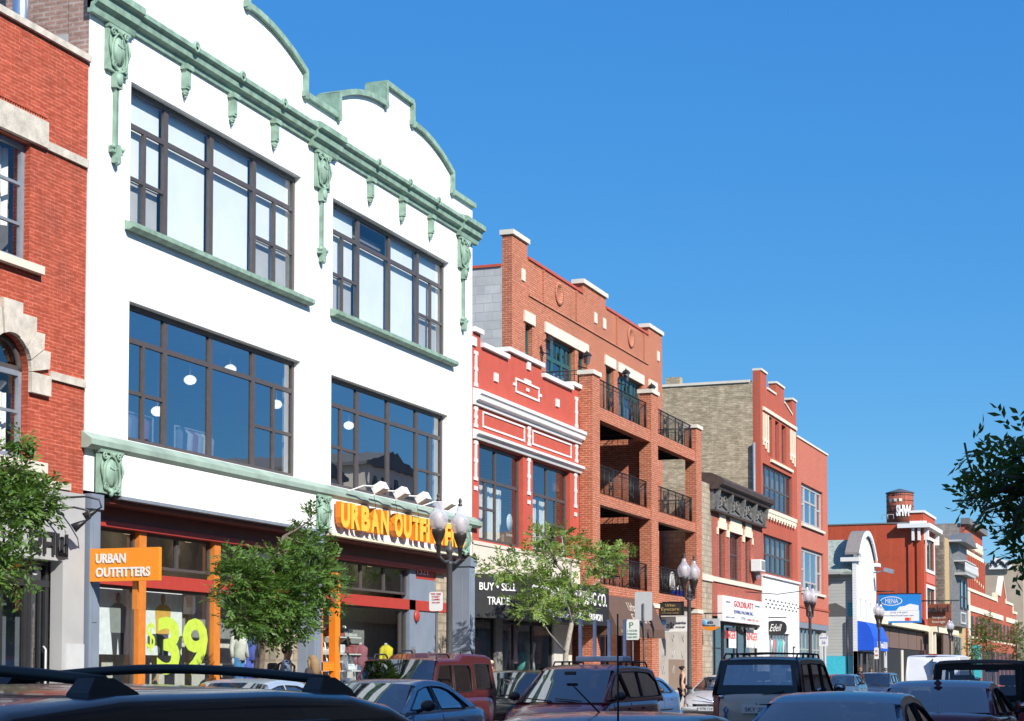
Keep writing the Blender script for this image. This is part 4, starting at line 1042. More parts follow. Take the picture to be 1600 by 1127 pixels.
    for k in range(2):
        y = 67.7+k*.55; X = XF-.5
        p = thing('cool_box', 'deep blue cool box with white lid, %s of the pair on the low balcony' % ('left' if k == 0 else 'right'), 'cool box', (X, y, 4.45))
        m = MB(); m.rbox(X-.15, X+.15, y-.2, y+.2, 4.45, 4.75, .03); m.build('box', plain('blue_plastic', (.01, .05, .45), .4), p)
        m = MB(); m.rbox(X-.16, X+.16, y-.21, y+.21, 4.752, 4.84, .03); m.build('lid', M['whitepaint'], p)
        m = MB(); m.tube([(X, y-.2, 4.7), (X, y-.15, 4.95), (X, y+.15, 4.95), (X, y+.2, 4.7)], .012, 5); m.build('handle', M['whitepaint'], p)
building_balconies()
def eyecare():
    XF = -18.04
    brown = plain('brown_awning_canvas', (.115, .065, .045), .85, var=.1)
    gold = plain('faded_gold_lettering', (.5, .36, .14), .6)
    pale = plain('faded_awning_lettering', (.55, .45, .38), .7)
    a = thing('awning', 'brown canvas awning lettered Urban Eyecare between the first two brick piers', 'awning', (XF, 59, 3.5))
    y0, y1 = 56.1, 61.95; xo = XF+.68
    pr = [(XF+.02, 4.1), (XF+.2, 4.1), (xo, 3.05), (xo, 2.75), (xo-.03, 2.75), (xo-.03, 3.0), (XF+.18, 4.06), (XF+.02, 4.06)]
    MB().extrude_y(pr, y0, y1).build('canvas', brown, a)
    for y in (y0, y1-.02):
        MB().yplate(y+(-.002 if y == y0 else .002), [(XF+.02, 4.05), (XF+.18, 4.05), (xo-.02, 3.0), (xo-.02, 2.76), (XF+.02, 2.76)], (), .02).build('end_panel', brown, a)
    vv = Vector((XF+.2-xo, 0, 4.1-3.05)).normalized(); m = MB()
    p = Vector((xo, 0, 3.05))+vv*.62; m.text('Urban', (p.x+.01, 58.4, p.z), (0, 1, 0), vv, .34, 1.1, .012)
    p = Vector((xo, 0, 3.05))+vv*.10; m.text('Eyecare', (p.x+.01, 58.4, p.z), (0, 1, 0), vv, .42, 2.0, .012)
    m.build('lettering', pale, a)
    m = MB(); m.text('Urban Eyecare', (xo+.004, 56.6, 2.82), (0, 1, 0), (0, 0, 1), .14, 1.3, .006); m.build('valance_lettering', gold, a)
    # signs on the second opening, at right angles to the wall, facing the camera
    def blade(name, lab, px0, px1, py0, py1, Yq, mats, texts, bracket=True):
        x0, z1 = onY(px0, py0, Yq); x1, z0 = onY(px1, py1, Yq)
        s = thing(name, lab, 'sign', (x0, Yq, z0))
        MB().box(x0, x1, Yq, Yq+.14, z0, z1).build('board', mats[0], s)
        w, h = x1-x0, z1-z0
        if mats[1]: 
            m = MB(); q = .04*w
            m.box(x0-q, x1+q, Yq-.02, Yq+.16, z1, z1+q); m.box(x0-q, x1+q, Yq-.02, Yq+.16, z0-q, z0); m.box(x0-q, x0-.001, Yq-.018, Yq+.158, z0, z1); m.box(x1+.001, x1+q, Yq-.018, Yq+.158, z0, z1); m.build('frame', mats[1], s)
        for k, (tx, u, v, hh, ww, mt) in enumerate(texts):
            m = MB(); m.text(tx, (x0+w*u, Yq-.012, z0+h*v), (1, 0, 0), (0, 0, 1), h*hh, w*ww, .01); m.build('lettering', mt, s)
        if bracket:
            m = MB(); m.tube([(x0-.5, Yq+.07, z1-.05), (x0, Yq+.07, z1-.05)], .025, 6); m.tube([(x0-.5, Yq+.07, z0+.1), (x0, Yq+.07, z0+.1)], .025, 6); m.build('bracket', M['iron'], s)
        return s, x0, x1, z0, z1
    dk = plain('dark_sign_face', (.035, .03, .025), .5); bl = plain('dark_navy_print', (.03, .04, .09), .5); cy = plain('pale_blue_print', (.15, .45, .75), .5)
    blade('hanging_sign', 'small black sign with gold Urban Eyecare lettering beside the second pier', 1029, 1066, 942, 960, 64.2, (dk, M['iron']), [('Urban', .3, .66, .24, .4, gold), ('Eyecare', .12, .24, .34, .76, gold), ('773 276 5600', .14, .06, .1, .7, gold)])
    s, x0, x1, z0, z1 = blade('hanging_sign', 'wide white at&t sign hung under the small black eyecare sign', 1033, 1074, 964, 987, 64.6, (M['whitepaint'], None), [('at&t', .2, .22, .42, .3, bl), ('Streamline Wireless', .56, .52, .16, .40, bl), ('773 252 2000', .56, .26, .1, .36, bl)])
    m = MB(); m.ball((x0+(x1-x0)*.09, 64.59, z0+(z1-z0)*.62), .11, .03, .11); m.build('emblem', cy, s)
    s, x0, x1, z0, z1 = blade('hanging_sign', 'pale grey at&t sign with orange underline hanging at the rough stone pier', 1096, 1124, 967, 979, 71.2, (M['ltgrey2'], None), [('at&t', .34, .40, .36, .34, bl), ('wireless retailer', .12, .1, .16, .7, bl)], False)
    m = MB(); m.ball((x0+(x1-x0)*.16, 71.19, (z0+z1)/2), .12, .03, .12); m.build('emblem', cy, s)
    m = MB(); pts = [(x0+(x1-x0)*i/10, z0-.03-.14*math.sin(math.pi*i/10)) for i in range(11)]
    m.yplate(71.2, [(x0, z0-.005)]+pts+[(x1, z0-.005)], (), .13); m.build('orange_edge', M['orangelit'], s)
    m = MB(); m.tube([(x0-.2, 71.27, z1+.22), (x1+.1, 71.27, z1+.22)], .025, 6)
    for q in (.2, .8): m.tube([(x0+(x1-x0)*q, 71.27, z1+.22), (x0+(x1-x0)*q, 71.27, z1)], .01, 4)
    m.build('bracket', M['iron'], s)
eyecare()

# ================================================================ 5  small brick building with heavy bracketed cornice
def building_bracketed():
    X = -D
    t = thing('brick_building', 'small dark red brick building with a heavy dark bracketed cornice and stepped cream lintels', 'building', (X, 77, 0))
    y0, y1 = 71.62, 82.82; yb = 73.35
    MB().box(X-.4, X-.002, y0, yb, .12, 9.45).build('stone_pilaster', M['oldstone'], t)
    MB().box(X-.42, X+.06, y0-.05, yb+.02, 5.36, 5.62).build('stone_course', M['stone'], t)
    hs = []
    for pa, pb, q in ((1124, 1133, 5.58), (1141, 1158, 5.58), (1165, 1173, 5.58)):
        hs.append((Y_(pa), Y_(pb), 5.62, Z_(pa, 818 if pa == 1124 else (828 if pa == 1141 else 838))))
    hs = [(a, b, c, 7.72) for a, b, c, d in hs]
    MB().xplate(X, rect(yb, y1, 3.95, 9.0), [rect(*h) for h in hs], .35).build('wall', M['red5'], t)
    MB().box(X+.002, X+.07, yb-.02, y1, 5.40, 5.60).build('sill_course', M['stone'], t)
    m = MB()
    for i, (a, b, c, d) in enumerate(hs):
        w = win(t, a, b, c, d, X, v=() if i != 1 else ((a+b)/2,), h=[((c+d)/2+.1, None, None, .08)], fm='winframe', gm='glassN', rec=.16, fr=.12, room='roomdark')
        MB().box(X+.002, X+.05, a-.25, b+.25, d, d+.30).build('lintel', M['cream'], t); MB().box(X+.002, X+.052, a-.02, b+.02, d+.302, d+.62).build('lintel_step', M['cream'], t)
        MB().box(X+.002, X+.048, a-.45, a-.252, d-.28, d+.02).build('lintel_end', M['cream'], t); MB().box(X+.002, X+.048, b+.252, b+.45, d-.28, d+.02).build('lintel_end', M['cream'], t)
    dk = plain('dark_weathered_cornice', (.075, .05, .04), .7, var=.3, scale=4, bmp=.3)
    gr = plain('grey_painted_ornament', (.17, .165, .155), .7, var=.3, scale=6)
    pr = [(X+.002, 9.25), (X+.40, 9.25), (X+.46, 9.4), (X+.58, 9.45), (X+.60, 9.62), (X+.55, 9.70), (X+.1, 9.93), (X-.35, 9.97), (X-.35, 9.25)]
    MB().extrude_y(pr, 73.0, y1+.2).build('cornice', dk, t)
    MB().box(X+.002, X+.16, 73.1, y1+.1, 8.42, 9.24).build('frieze', gr, t)
    MB().box(X+.002, X+.24, 73.1, y1+.1, 8.34, 8.42).build('frieze_moulding', dk, t)
    for k in range(5):
        y = 73.35+k*2.32
        m = MB(); m.slab([(X+.162, 8.5), (X+.28, 8.46), (X+.28, 8.7), (X+.36, 9.0), (X+.39, 9.24), (X+.162, 9.24)], (), lambda a, b, d: (a, y-.12+d, b), .24); m.build('bracket', gr, t)
        if k < 4:
            m = MB()
            for j in (0, 1): scroll(m, (X+.19, y+.75+j*.8, 8.85), .3, 1.5, .035, 1 if j else -1)
            m.tube([(X+.18, y+.3, 8.55), (X+.2, y+1.1, 8.7), (X+.18, y+2.0, 8.55)], .03, 5); m.build('frieze_scroll', gr, t)
    body(t, 73.36, y1-.01, 9.3, X, 14, side='oldstone', xin=.36)
    y, z = onX(1176, 893, X); p = thing('air_conditioner', 'white window air conditioner sticking out below the last narrow window', 'air conditioner', (X, y, z))
    m = MB(); m.rbox(X+.01, X+.5, y-.45, y+.45, z-.02, z+.52, .03); m.build('case', M['whitepaint'], p)
    m = MB()
    for k in range(9): m.box(X+.502, X+.51, y-.4+k*.09, y-.36+k*.09, z+.05, z+.46)
    m.box(X+.2, X+.3, y-.2, y+.2, z-.3, z-.03); m.build('grille', M['greyframe'], p)
    # shop
    XS = X-.3
    MB().box(XS-.1, XS+.2, yb, y1, 3.7, 3.945).build('shop_beam', M['blackmatte'], t)
    win(t, yb+.1, Y_(1128, XS)-.1, .3, 3.7, XS+.1, v=((yb+Y_(1128, XS))/2,), h=(2.6,), fm='blackframe', gm='glassS', rec=.04, name='door')
    win(t, Y_(1128, XS), y1-.1, .5, 3.7, XS+.1, v=[Y_(1145, XS), Y_(1150, XS), Y_(1162, XS), Y_(1180, XS)], fm='blackframe', gm='glassS', rec=.04, name='display_window')
    MB().box(XS-.05, XS+.08, yb, y1, .12, .3).build('bulkhead', M['blackmatte'], t)
    box_room(t, yb, y1-.1, .12, 3.7, XS-.2, 4, 'room')
    s = thing('shop_sign', 'large white sign board with red GOLDBLATT lettering', 'sign', (X, 79, 4.5))
    a, b = Y_(1128, X+.2), Y_(1189, X+.2); z1 = Z_(1128, 930, X+.2); z0 = Z_(1128, 970, X+.2)
    MB().box(X+.002, X+.22, a, b, z0, z1).build('board', M['whitepaint'], s)
    red = plain('red_sign_paint', (.65, .03, .03), .5); blu = plain('blue_sign_paint', (.08, .1, .3), .5)
    w = b-a; h = z1-z0; xx = X+.224
    MB().text('GOLDBLATT', (xx, a+w*.27, z0+h*.62), (0, 1, 0), (0, 0, 1), h*.24, w*.5, .01, off=.01).build('lettering', red, s)
    m = MB(); m.text('SEWING MACHINE INC.', (xx, a+w*.27, z0+h*.35), (0, 1, 0), (0, 0, 1), h*.14, w*.5, .01); m.text('SALES', (xx, a+w*.08, z0+h*.74), (0, 1, 0), (0, 0, 1), h*.06, w*.1, .01); m.text('REPAIRS', (xx, a+w*.82, z0+h*.74), (0, 1, 0), (0, 0, 1), h*.06, w*.12, .01); m.text('SINCE 1949', (xx, a+w*.08, z0+h*.14), (0, 1, 0), (0, 0, 1), h*.05, w*.2, .01); m.build('small_lettering', blu, s)
    MB().text('773', (xx, a+w*.45, z0+h*.13), (0, 1, 0), (0, 0, 1), h*.1, w*.1, .01).build('small_lettering', blu, s); MB().text('486 3116', (xx, a+w*.6, z0+h*.13), (0, 1, 0), (0, 0, 1), h*.07, w*.3, .01).build('small_lettering', red, s)
    for k, (pa, pb) in enumerate(((1129, 1147), (1163, 1181))):
        a, b = Y_(pa, XS), Y_(pb, XS); z1 = 3.55; z0 = Z_(pa, 1012, XS)
        p = thing('window_poster', 'white SINGER poster in the %s sewing shop window' % ('left', 'right')[k], 'poster', (XS, a, z0))
        MB().box(XS+.07, XS+.08, a+(w*.1 if k == 0 else 0), b, z0, z1).build('sheet', M['whitepaint'], p)
        MB().text('SINGER', (XS+.084, a+.1, z1-.5), (0, 1, 0), (0, 0, 1), .36, (b-a)-.2, .005, off=.01).build('lettering', red, p)
building_bracketed()
# ================================================================ 6  tall red building with stepped gable
def building_gable():
    X = -D
    t = thing('brick_building', 'three storey painted red building with a stepped gable and weathered tan brick side wall', 'building', (X, 86, 0))
    y0, y1 = 82.85, 91.2
    top = [(y0, 15.85), (83.65, 15.85), (83.65, 15.25), (85.3, 15.25), (85.3, 15.72), (87.0, 16.0), (88.6, 15.78) , (88.6, 15.3), (90.35, 14.75), (90.35, 15.45), (y1, 15.45)]
    top = [(y0, 15.85), (84.2, 15.85), (84.2, 15.15), (86.3, 15.15), (86.3, 15.75), (88.2, 15.75), (88.2, 15.1), (90.2, 14.7), (90.2, 15.5), (y1, 15.5)]
    w3 = [(Y_(1203), Y_(1208)), (Y_(1213), Y_(1219)), (Y_(1223), Y_(1230))]
    h3 = [rect(a, b, 11.98+.0, 13.9) for a, b in w3]
    hs = h3 + [rect(83.25, 90.05, 9.45, 11.5), rect(83.25, 90.0, 6.3, 8.15)]
    MB().xplate(X, [(y0, 6.12), (y1, 6.12)]+top[::-1], hs, .35).build('wall', M['red6'], t)
    for a, b, z in ((y0, 84.25, 15.85), (84.25, 86.2, 15.15), (86.25, 88.25, 15.75), (90.1, y1+.05, 15.5)):
        MB().box(X-.38, X+.06, a, b, z, z+.1).build('coping', M['stone'], t)
    coping(t, [(88.3, 15.06), (90.1, 14.7)], X, .08, .05, .4, 'stone')
    MB().box(X+.002, X+.08, 83.3, 91.1, 14.02, 14.18).build('band', M['cream'], t)
    MB().box(X+.002, X+.1, 84.9, 90.0, 11.72, 11.85).build('sill', M['cream'], t)
    for g in (83.3, 89.6):
        for k in range(3): MB().box(X+.002, X+.05, g+k*.5, g+k*.5+.2, 12.35-.12*k, 13.9).build('cream_bar', M['cream'], t)
        MB().box(X+.002, X+.046, g-.05, g+1.25, 12.55, 12.68).build('cream_bar', M['cream'], t)
    for i, (a, b) in enumerate(w3): win(t, a, b, 11.98, 13.9, X, h=[(12.95, None, None, .08)], fm='winframe', gm='glassN', rec=.15, fr=.1, room='roomdark')
    for c, d in ((9.45, 11.5), (6.3, 8.15)):
        vs = [83.25+6.8*i/6 for i in range(1, 6)]
        w = win(t, 83.25, 90.03, c, d, X, v=[(y, None, None, .22) for y in vs], h=[((c+d)/2, None, None, .1)], fm='winframe', gm='glassB', rec=.12, fr=.12, room='room')
        b = MB()
        for i in range(6): b.box(X-.42, X-.41, 83.4+i*1.13, 84.2+i*1.13, (c+d)/2, d)
        b.build('blinds', M['blind'], w)['kind'] = 'stuff'
    MB().box(X+.002, X+.14, 83.1, 90.6, 9.2, 9.38).build('sill', M['cream'], t)
    m = MB(); m.box(X+.002, X+.1, 83.1, 90.6, 9.02, 9.19); m.build('dentil_band', M['cream'], t)
    for k in range(12): MB().box(X+.1, X+.13, 83.2+k*.62, 83.45+k*.62, 8.88, 9.18).build('dentil', M['cream'], t)
    body(t, y0, y1, 15.3, X, 14, side='tanbrick', xin=.36)
    MB().box(X-14, X-.5, y0-.06, y0+.36, 15.3, 15.42).build('side_coping', M['stone'], t)
    MB().box(X-4.6, X-3.9, y0-.06, y0+.4, 15.42, 15.75).build('chimney', M['tanbrick'], t)
    MB().box(X-.36, X-.0, y0-.006, y0, 6.2, 15.8).build('brick_return', M['red6'], t)
    MB().tube([(X-.3, y0-.12, 6), (X-.3, y0-.12, 12.4)], .07, 8).build('downpipe', M['greyframe'], t)
    # white painted shopfront
    XS = X+.05
    a0, b0 = Y_(1193), Y_(1228)
    dz = 3.5
    m = MB().xplate(XS, rect(y0, y1+.1, .12, 6.1), [rect(84.2, 89.0, .6, dz), rect(89.6, 90.5, .13, 2.9)], .3); m.build('shop_wall', M['white_brick'], t)
    MB().box(XS-.25, XS+.1, y0-.02, y1+.12, 6.1, 6.2).build('shop_coping', M['whitepaint'], t)
    dark = plain('dark_lattice_gap', (.12, .12, .11), .8)
    for r_ in range(3):
        m = MB()
        for k in range(9):
            y = y0+.5+k*.88+(r_ % 2)*.44
            if y < y1-.3: m.box(XS+.002, XS+.02, y, y+.34, 4.65+r_*.17, 4.72+r_*.17)
        m.build('lattice_slots', dark, t)['kind'] = 'stuff'
    win(t, 84.2, 89.0, .6, dz, XS, v=[84.9, 85.6, 86.3, 87, 87.7, 88.4], h=(1.5, 2.5), fm='greyframe', gm='glassS', rec=.1, name='barred_window')
    win(t, 89.6, 90.5, .13, 2.9, XS, fm='greyframe', gm='glassN', rec=.1, name='door')
    box_room(t, y0+.3, y1-.2, .12, 4.5, XS-.4, 4, 'roomdark')
    cc = [(.05, .5, .35), (.7, .7, .68), (.6, .1, .1), (.1, .45, .5)]
    for k in range(6):
        y = 84.7+k*.75; p = thing('hung_garment', ['green', 'white', 'red', 'teal', 'green', 'white'][k]+' garment behind the bars of the white painted shop, ' + ['first from the left', 'second from the left', 'third from the left', 'third from the right', 'second from the right', 'rightmost'][k], 'garment', (XS-.5, y, 2))
        m = MB(); m.tube([(XS-.35, y, 3.3), (XS-.35, y, 3.1), (XS-.35, y, 2.6), (XS-.35, y, 2.3)], [.05, .25, .2, .22], 8); m.build('cloth', plain('cloth', cc[k % 4], .8), p)
    s = thing('shop_sign', 'black oval sign with white script Edell on the white painted shop', 'sign', (XS+.9, 86, 3.7))
    Yq = 84.0; x0, z1 = onY(1195, 970, Yq); x1, z0 = onY(1229, 993, Yq); w, h = x1-x0, z1-z0; cx, cz = (x0+x1)/2, (z0+z1)/2
    pts = [(cx+w/2*math.copysign(abs(math.cos(a))**.75, math.cos(a)), cz+h/2*math.copysign(abs(math.sin(a))**.75, math.sin(a))) for a in [2*math.pi*i/32 for i in range(32)]]
    MB().yplate(Yq, pts, (), .08).build('board', M['blackmatte'], s)
    MB().text('Edell', (x0+w*.22, Yq-.012, z0+h*.28), (1, 0, 0), (0, 0, 1), h*.48, w*.58, .012, shear=.5).build('lettering', M['whitepaint'], s)
    MB().tube([(X, Yq+.04, z1+.15), (x1, Yq+.04, z1+.15)], .03, 6).build('bracket', M['iron'], s)
building_gable()

# ================================================================ 7  plain salmon building
def building_salmon():
    X = -D
    t = thing('brick_building', 'plain salmon brick building with large grey framed windows, last of the tall near row', 'building', (X, 95, 0))
    y0, y1 = 91.25, 99.75
    hs = [(92.4, 98.3, 9.35, 11.5), (92.3, 98.3, 5.85, 8.12)]
    MB().xplate(X, rect(y0, y1, 4.2, 13.72), [rect(*h) for h in hs], .35).build('wall', M['red7'], t)
    MB().box(X-.36, X+.06, y0, y1+.05, 13.72, 13.82).build('coping', M['stone'], t)
    for (a, b, c, d) in hs:
        e = (b-a)
        w = win(t, a, b, c, d, X, v=[(a+e*.22, None, None, .3), (a+e*.5, None, None, .1) if c > 9 else (a+e*.5, None, None, .001), (a+e*.78, None, None, .3)], h=[((c+d)/2, a, a+e*.2, .1), ((c+d)/2, a+e*.8, b, .1)]+([((c+d)/2+.2, a+e*.24, a+e*.76, .1)] if c > 9 else [(c+.5, a+e*.24, a+e*.76, .1)]), fm='ltgrey', gm='glassD', rec=.12, fr=.18, room='room')
        MB().box(X+.002, X+.12, a-.15, b+.15, c-.14, c-.01).build('sill', M['stone'], t)
    MB().box(X+.002, X+.05, y0, y1, 4.95, 5.05).build('brick_band', M['red6'], t)
    body(t, y0+.01, y1, 13.5, X, 14, side='red7', far='red7')
    XS = X-.2
    MB().box(XS-.2, X, y0, y1, 3.9, 4.19).build('shop_beam', M['greyframe'], t)
    win(t, y0+.5, y1-1.2, .5, 3.9, XS, v=[92.6, 93.6, 94.6, 95.6, 96.6, 97.6], h=(2.8,), fm='ltgrey', gm='glassS', rec=.06, name='display_window', room='roomdark')
    MB().box(XS-.15, XS+.05, y0, y0+.5, .12, 3.9).build('pier', M['greyframe'], t); MB().box(XS-.15, XS+.05, y1-1.2, y1, .12, 3.9).build('pier', M['ltgrey2'], t); MB().box(XS-.15, XS+.02, y0+.5, y1-1.2, .12, .495).build('bulkhead', M['greyframe'], t)
    m = MB(); m.box(XS-.3, XS-.28, 94.9, 95.5, 1.2, 2.9); m.build('green_hanging', plain('green_cloth', (.03, .4, .12), .8), t)
building_salmon()

# ================================================================ 8  white sided house with a curved gable
def house_sided():
    X = -D
    t = thing('sided_house', 'small white and grey sided house with a green-grey roof and a curved false gable', 'house', (X, 112, 0))
    y0, y1 = 109.0, 116.4
    wsd = siding('white_siding', (.80, .80, .78), .16); gsd = siding('grey_siding', (.46, .46, .42), .2)
    shg = plain('pale_green_shingles', (.34, .39, .34), .9, var=.3, scale=5, bmp=.4)
    fr = arc(y0+.5, 8.9, y1-.8, 8.9, 1.3, 14)
    MB().xplate(X, [(y0, .12), (y1, .12), (y1, 8.6), (y1-.8, 8.6)] + fr[::-1] + [(y0+.5, 8.5), (y0, 8.5)], [rect(110.2, 110.6, 4.8, 6.1), rect(112.2, 112.6, 4.7, 6.1), rect(113.9, 114.3, 4.7, 6.0)], .25).build('front_wall', wsd, t)
    # barrel roof behind the curved gable
    m = MB(); n = 14; rr = arc(y0+.35, 8.8, y1-.65, 8.8, 1.55, n); vs = []
    for a, b in rr: vs += [(X+.12, a, b), (X-.75, a, b), (X+.12, a, b+.12), (X-.75, a, b+.12)]
    fs = []
    for i in range(n):
        k = 4*i; fs += [(k, k+4, k+5, k+1), (k+2, k+3, k+7, k+6), (k, k+2, k+6, k+4), (k+1, k+5, k+7, k+3)]
    fs += [(0, 1, 3, 2), (4*n, 4*n+2, 4*n+3, 4*n+1)]; m.add(vs, fs, False); m.build('barrel_dormer', plain('brown_grey_metal', (.24, .21, .19), .6), t)
    m = MB(); 
    for a, b in zip(rr[:-1], rr[1:]): p = Vector((X+.16, *a)); q = Vector((X+.16, *b)); m.obox((p+q)/2+Vector((0, 0, -.05)), (1, 0, 0), q-p, Vector((1, 0, 0)).cross(q-p), .05, (q-p).length/2+.02, .16)
    m.build('gable_trim', M['whitepaint'], t)
    MB().box(X-.95, X+.2, y0-.1, y0+.7, 8.35, 8.6).build('cornice_return', M['whitepaint'], t); MB().box(X-.3, X+.3, y1-.8, y1+.1, 8.4, 8.62).build('cornice_return', M['whitepaint'], t)
    # side wall and pitched roof: ridge along x
    MB().box(X-14, X-.26, y0+.3, y0+.5, .12, 7.8).build('side_wall', gsd, t); MB().box(X-14, X-.26, y1-.2, y1, .12, 7.8).build('side_wall', gsd, t)
    MB().xplate(X-13.8, rect(y0+.5, y1-.2, 0, 7.8), (), .2).build('rear_wall', gsd, t)
    ym = (y0+y1)/2
    m = MB(); m.slab([(y0-.1, 7.72), (ym, 9.95), (y1+.2, 7.72), (y1+.2, 7.56), (y0-.1, 7.56)], (), lambda a, b, d: (X-.3-d, a, b), 13.9); m.build('roof', shg, t)
    MB().box(X-14.2, X-.9, y0-.22, y0-.11, 7.58, 7.74).build('gutter', M['ltgrey'], t)
    gr = plain('boarded_dark_patch', (.10, .10, .09), .8); tq = plain('turquoise_board', (.06, .35, .38), .7)
    xa, za = onY(1293, 945, y0+.3); xb, zb = onY(1322, 963, y0+.3); xc, _ = onY(1335, 963, y0+.3)
    m = MB(); m.yplate(y0+.28, [(xa, zb), (xb-.02, zb), (xb-.02, za-.25), (xa+.5, za+.1), (xa, za)], (), .018); m.build('dark_patch', gr, t)
    MB().box(xb+.1, xc, y0+.27, y0+.298, zb, za+.1).build('turquoise_panel', tq, t)
    MB().box(X-5.2, X-.3, y0+.18, y0+.29, .2, 2.6).build('turquoise_hoarding', plain('bright_turquoise_hoarding', (.05, .50, .62), .6), t)
    MB().tube([(X-.6, y0+.15, .2), (X-.6, y0+.15, 4.8)], .06, 6).build('downpipe', M['blackframe'], t)
    for a, c in ((110.2, 4.8), (112.2, 4.7), (113.9, 4.7)): win(t, a, a+.4, c, c+1.3, X, fm='greyframe', gm='glassN', rec=.08, fr=.04)
    m = MB(); m.tube([(X+.02, y1-1.0, 8.0), (X+.9, y1-1.2, 8.1)], .05, 6); m.obox((X+1.0, y1-1.2, 8.1), (1, 0, -.3), (0, 1, 0), (.3, 0, 1), .3, .25, .13); m.build('floodlight', M['greyframe'], t)
    # blue awning
    a = thing('awning', 'bright blue awning with white lettering below the white sided house', 'awning', (X, 112, 4)); bl = plain('bright_blue_canvas', (.01, .09, .60), .6, var=.05)
    pr = [(X+.27, 4.55), (X+1.6, 3.4), (X+1.6, 3.0), (X+.27, 3.0)]; pr = [(X+.01, 4.75), (X+.5, 4.65), (X+.75, 4.35), (X+.98, 3.7), (X+1.0, 2.95), (X+.01, 2.95)]
    MB().extrude_y(pr, 109.1, 114.6).build('canvas', bl, a)
    MB().text('HAIR Trendz SALON', (X+1.003, 110.4, 3.1), (0, 1, 0), (-.04, 0, 1), .42, 3.9, .01, off=.01).build('lettering', M['whitepaint'], a)
    # glazed doors below
    win(t, 109.8, 111.0, .13, 2.8, X+.02, fm='blackframe', gm='glassN', rec=-.02, name='door', dep=.04); win(t, 112.0, 115.6, .5, 2.8, X+.02, v=(113.2, 114.4), fm='blackframe', gm='glassN', rec=-.02, name='display_window', dep=.04)
    MB().box(X-.24, X+.008, 109.0, 116.3, .13, 2.9).build('dark_shopfront', M['blackmatte'], t)
house_sided()

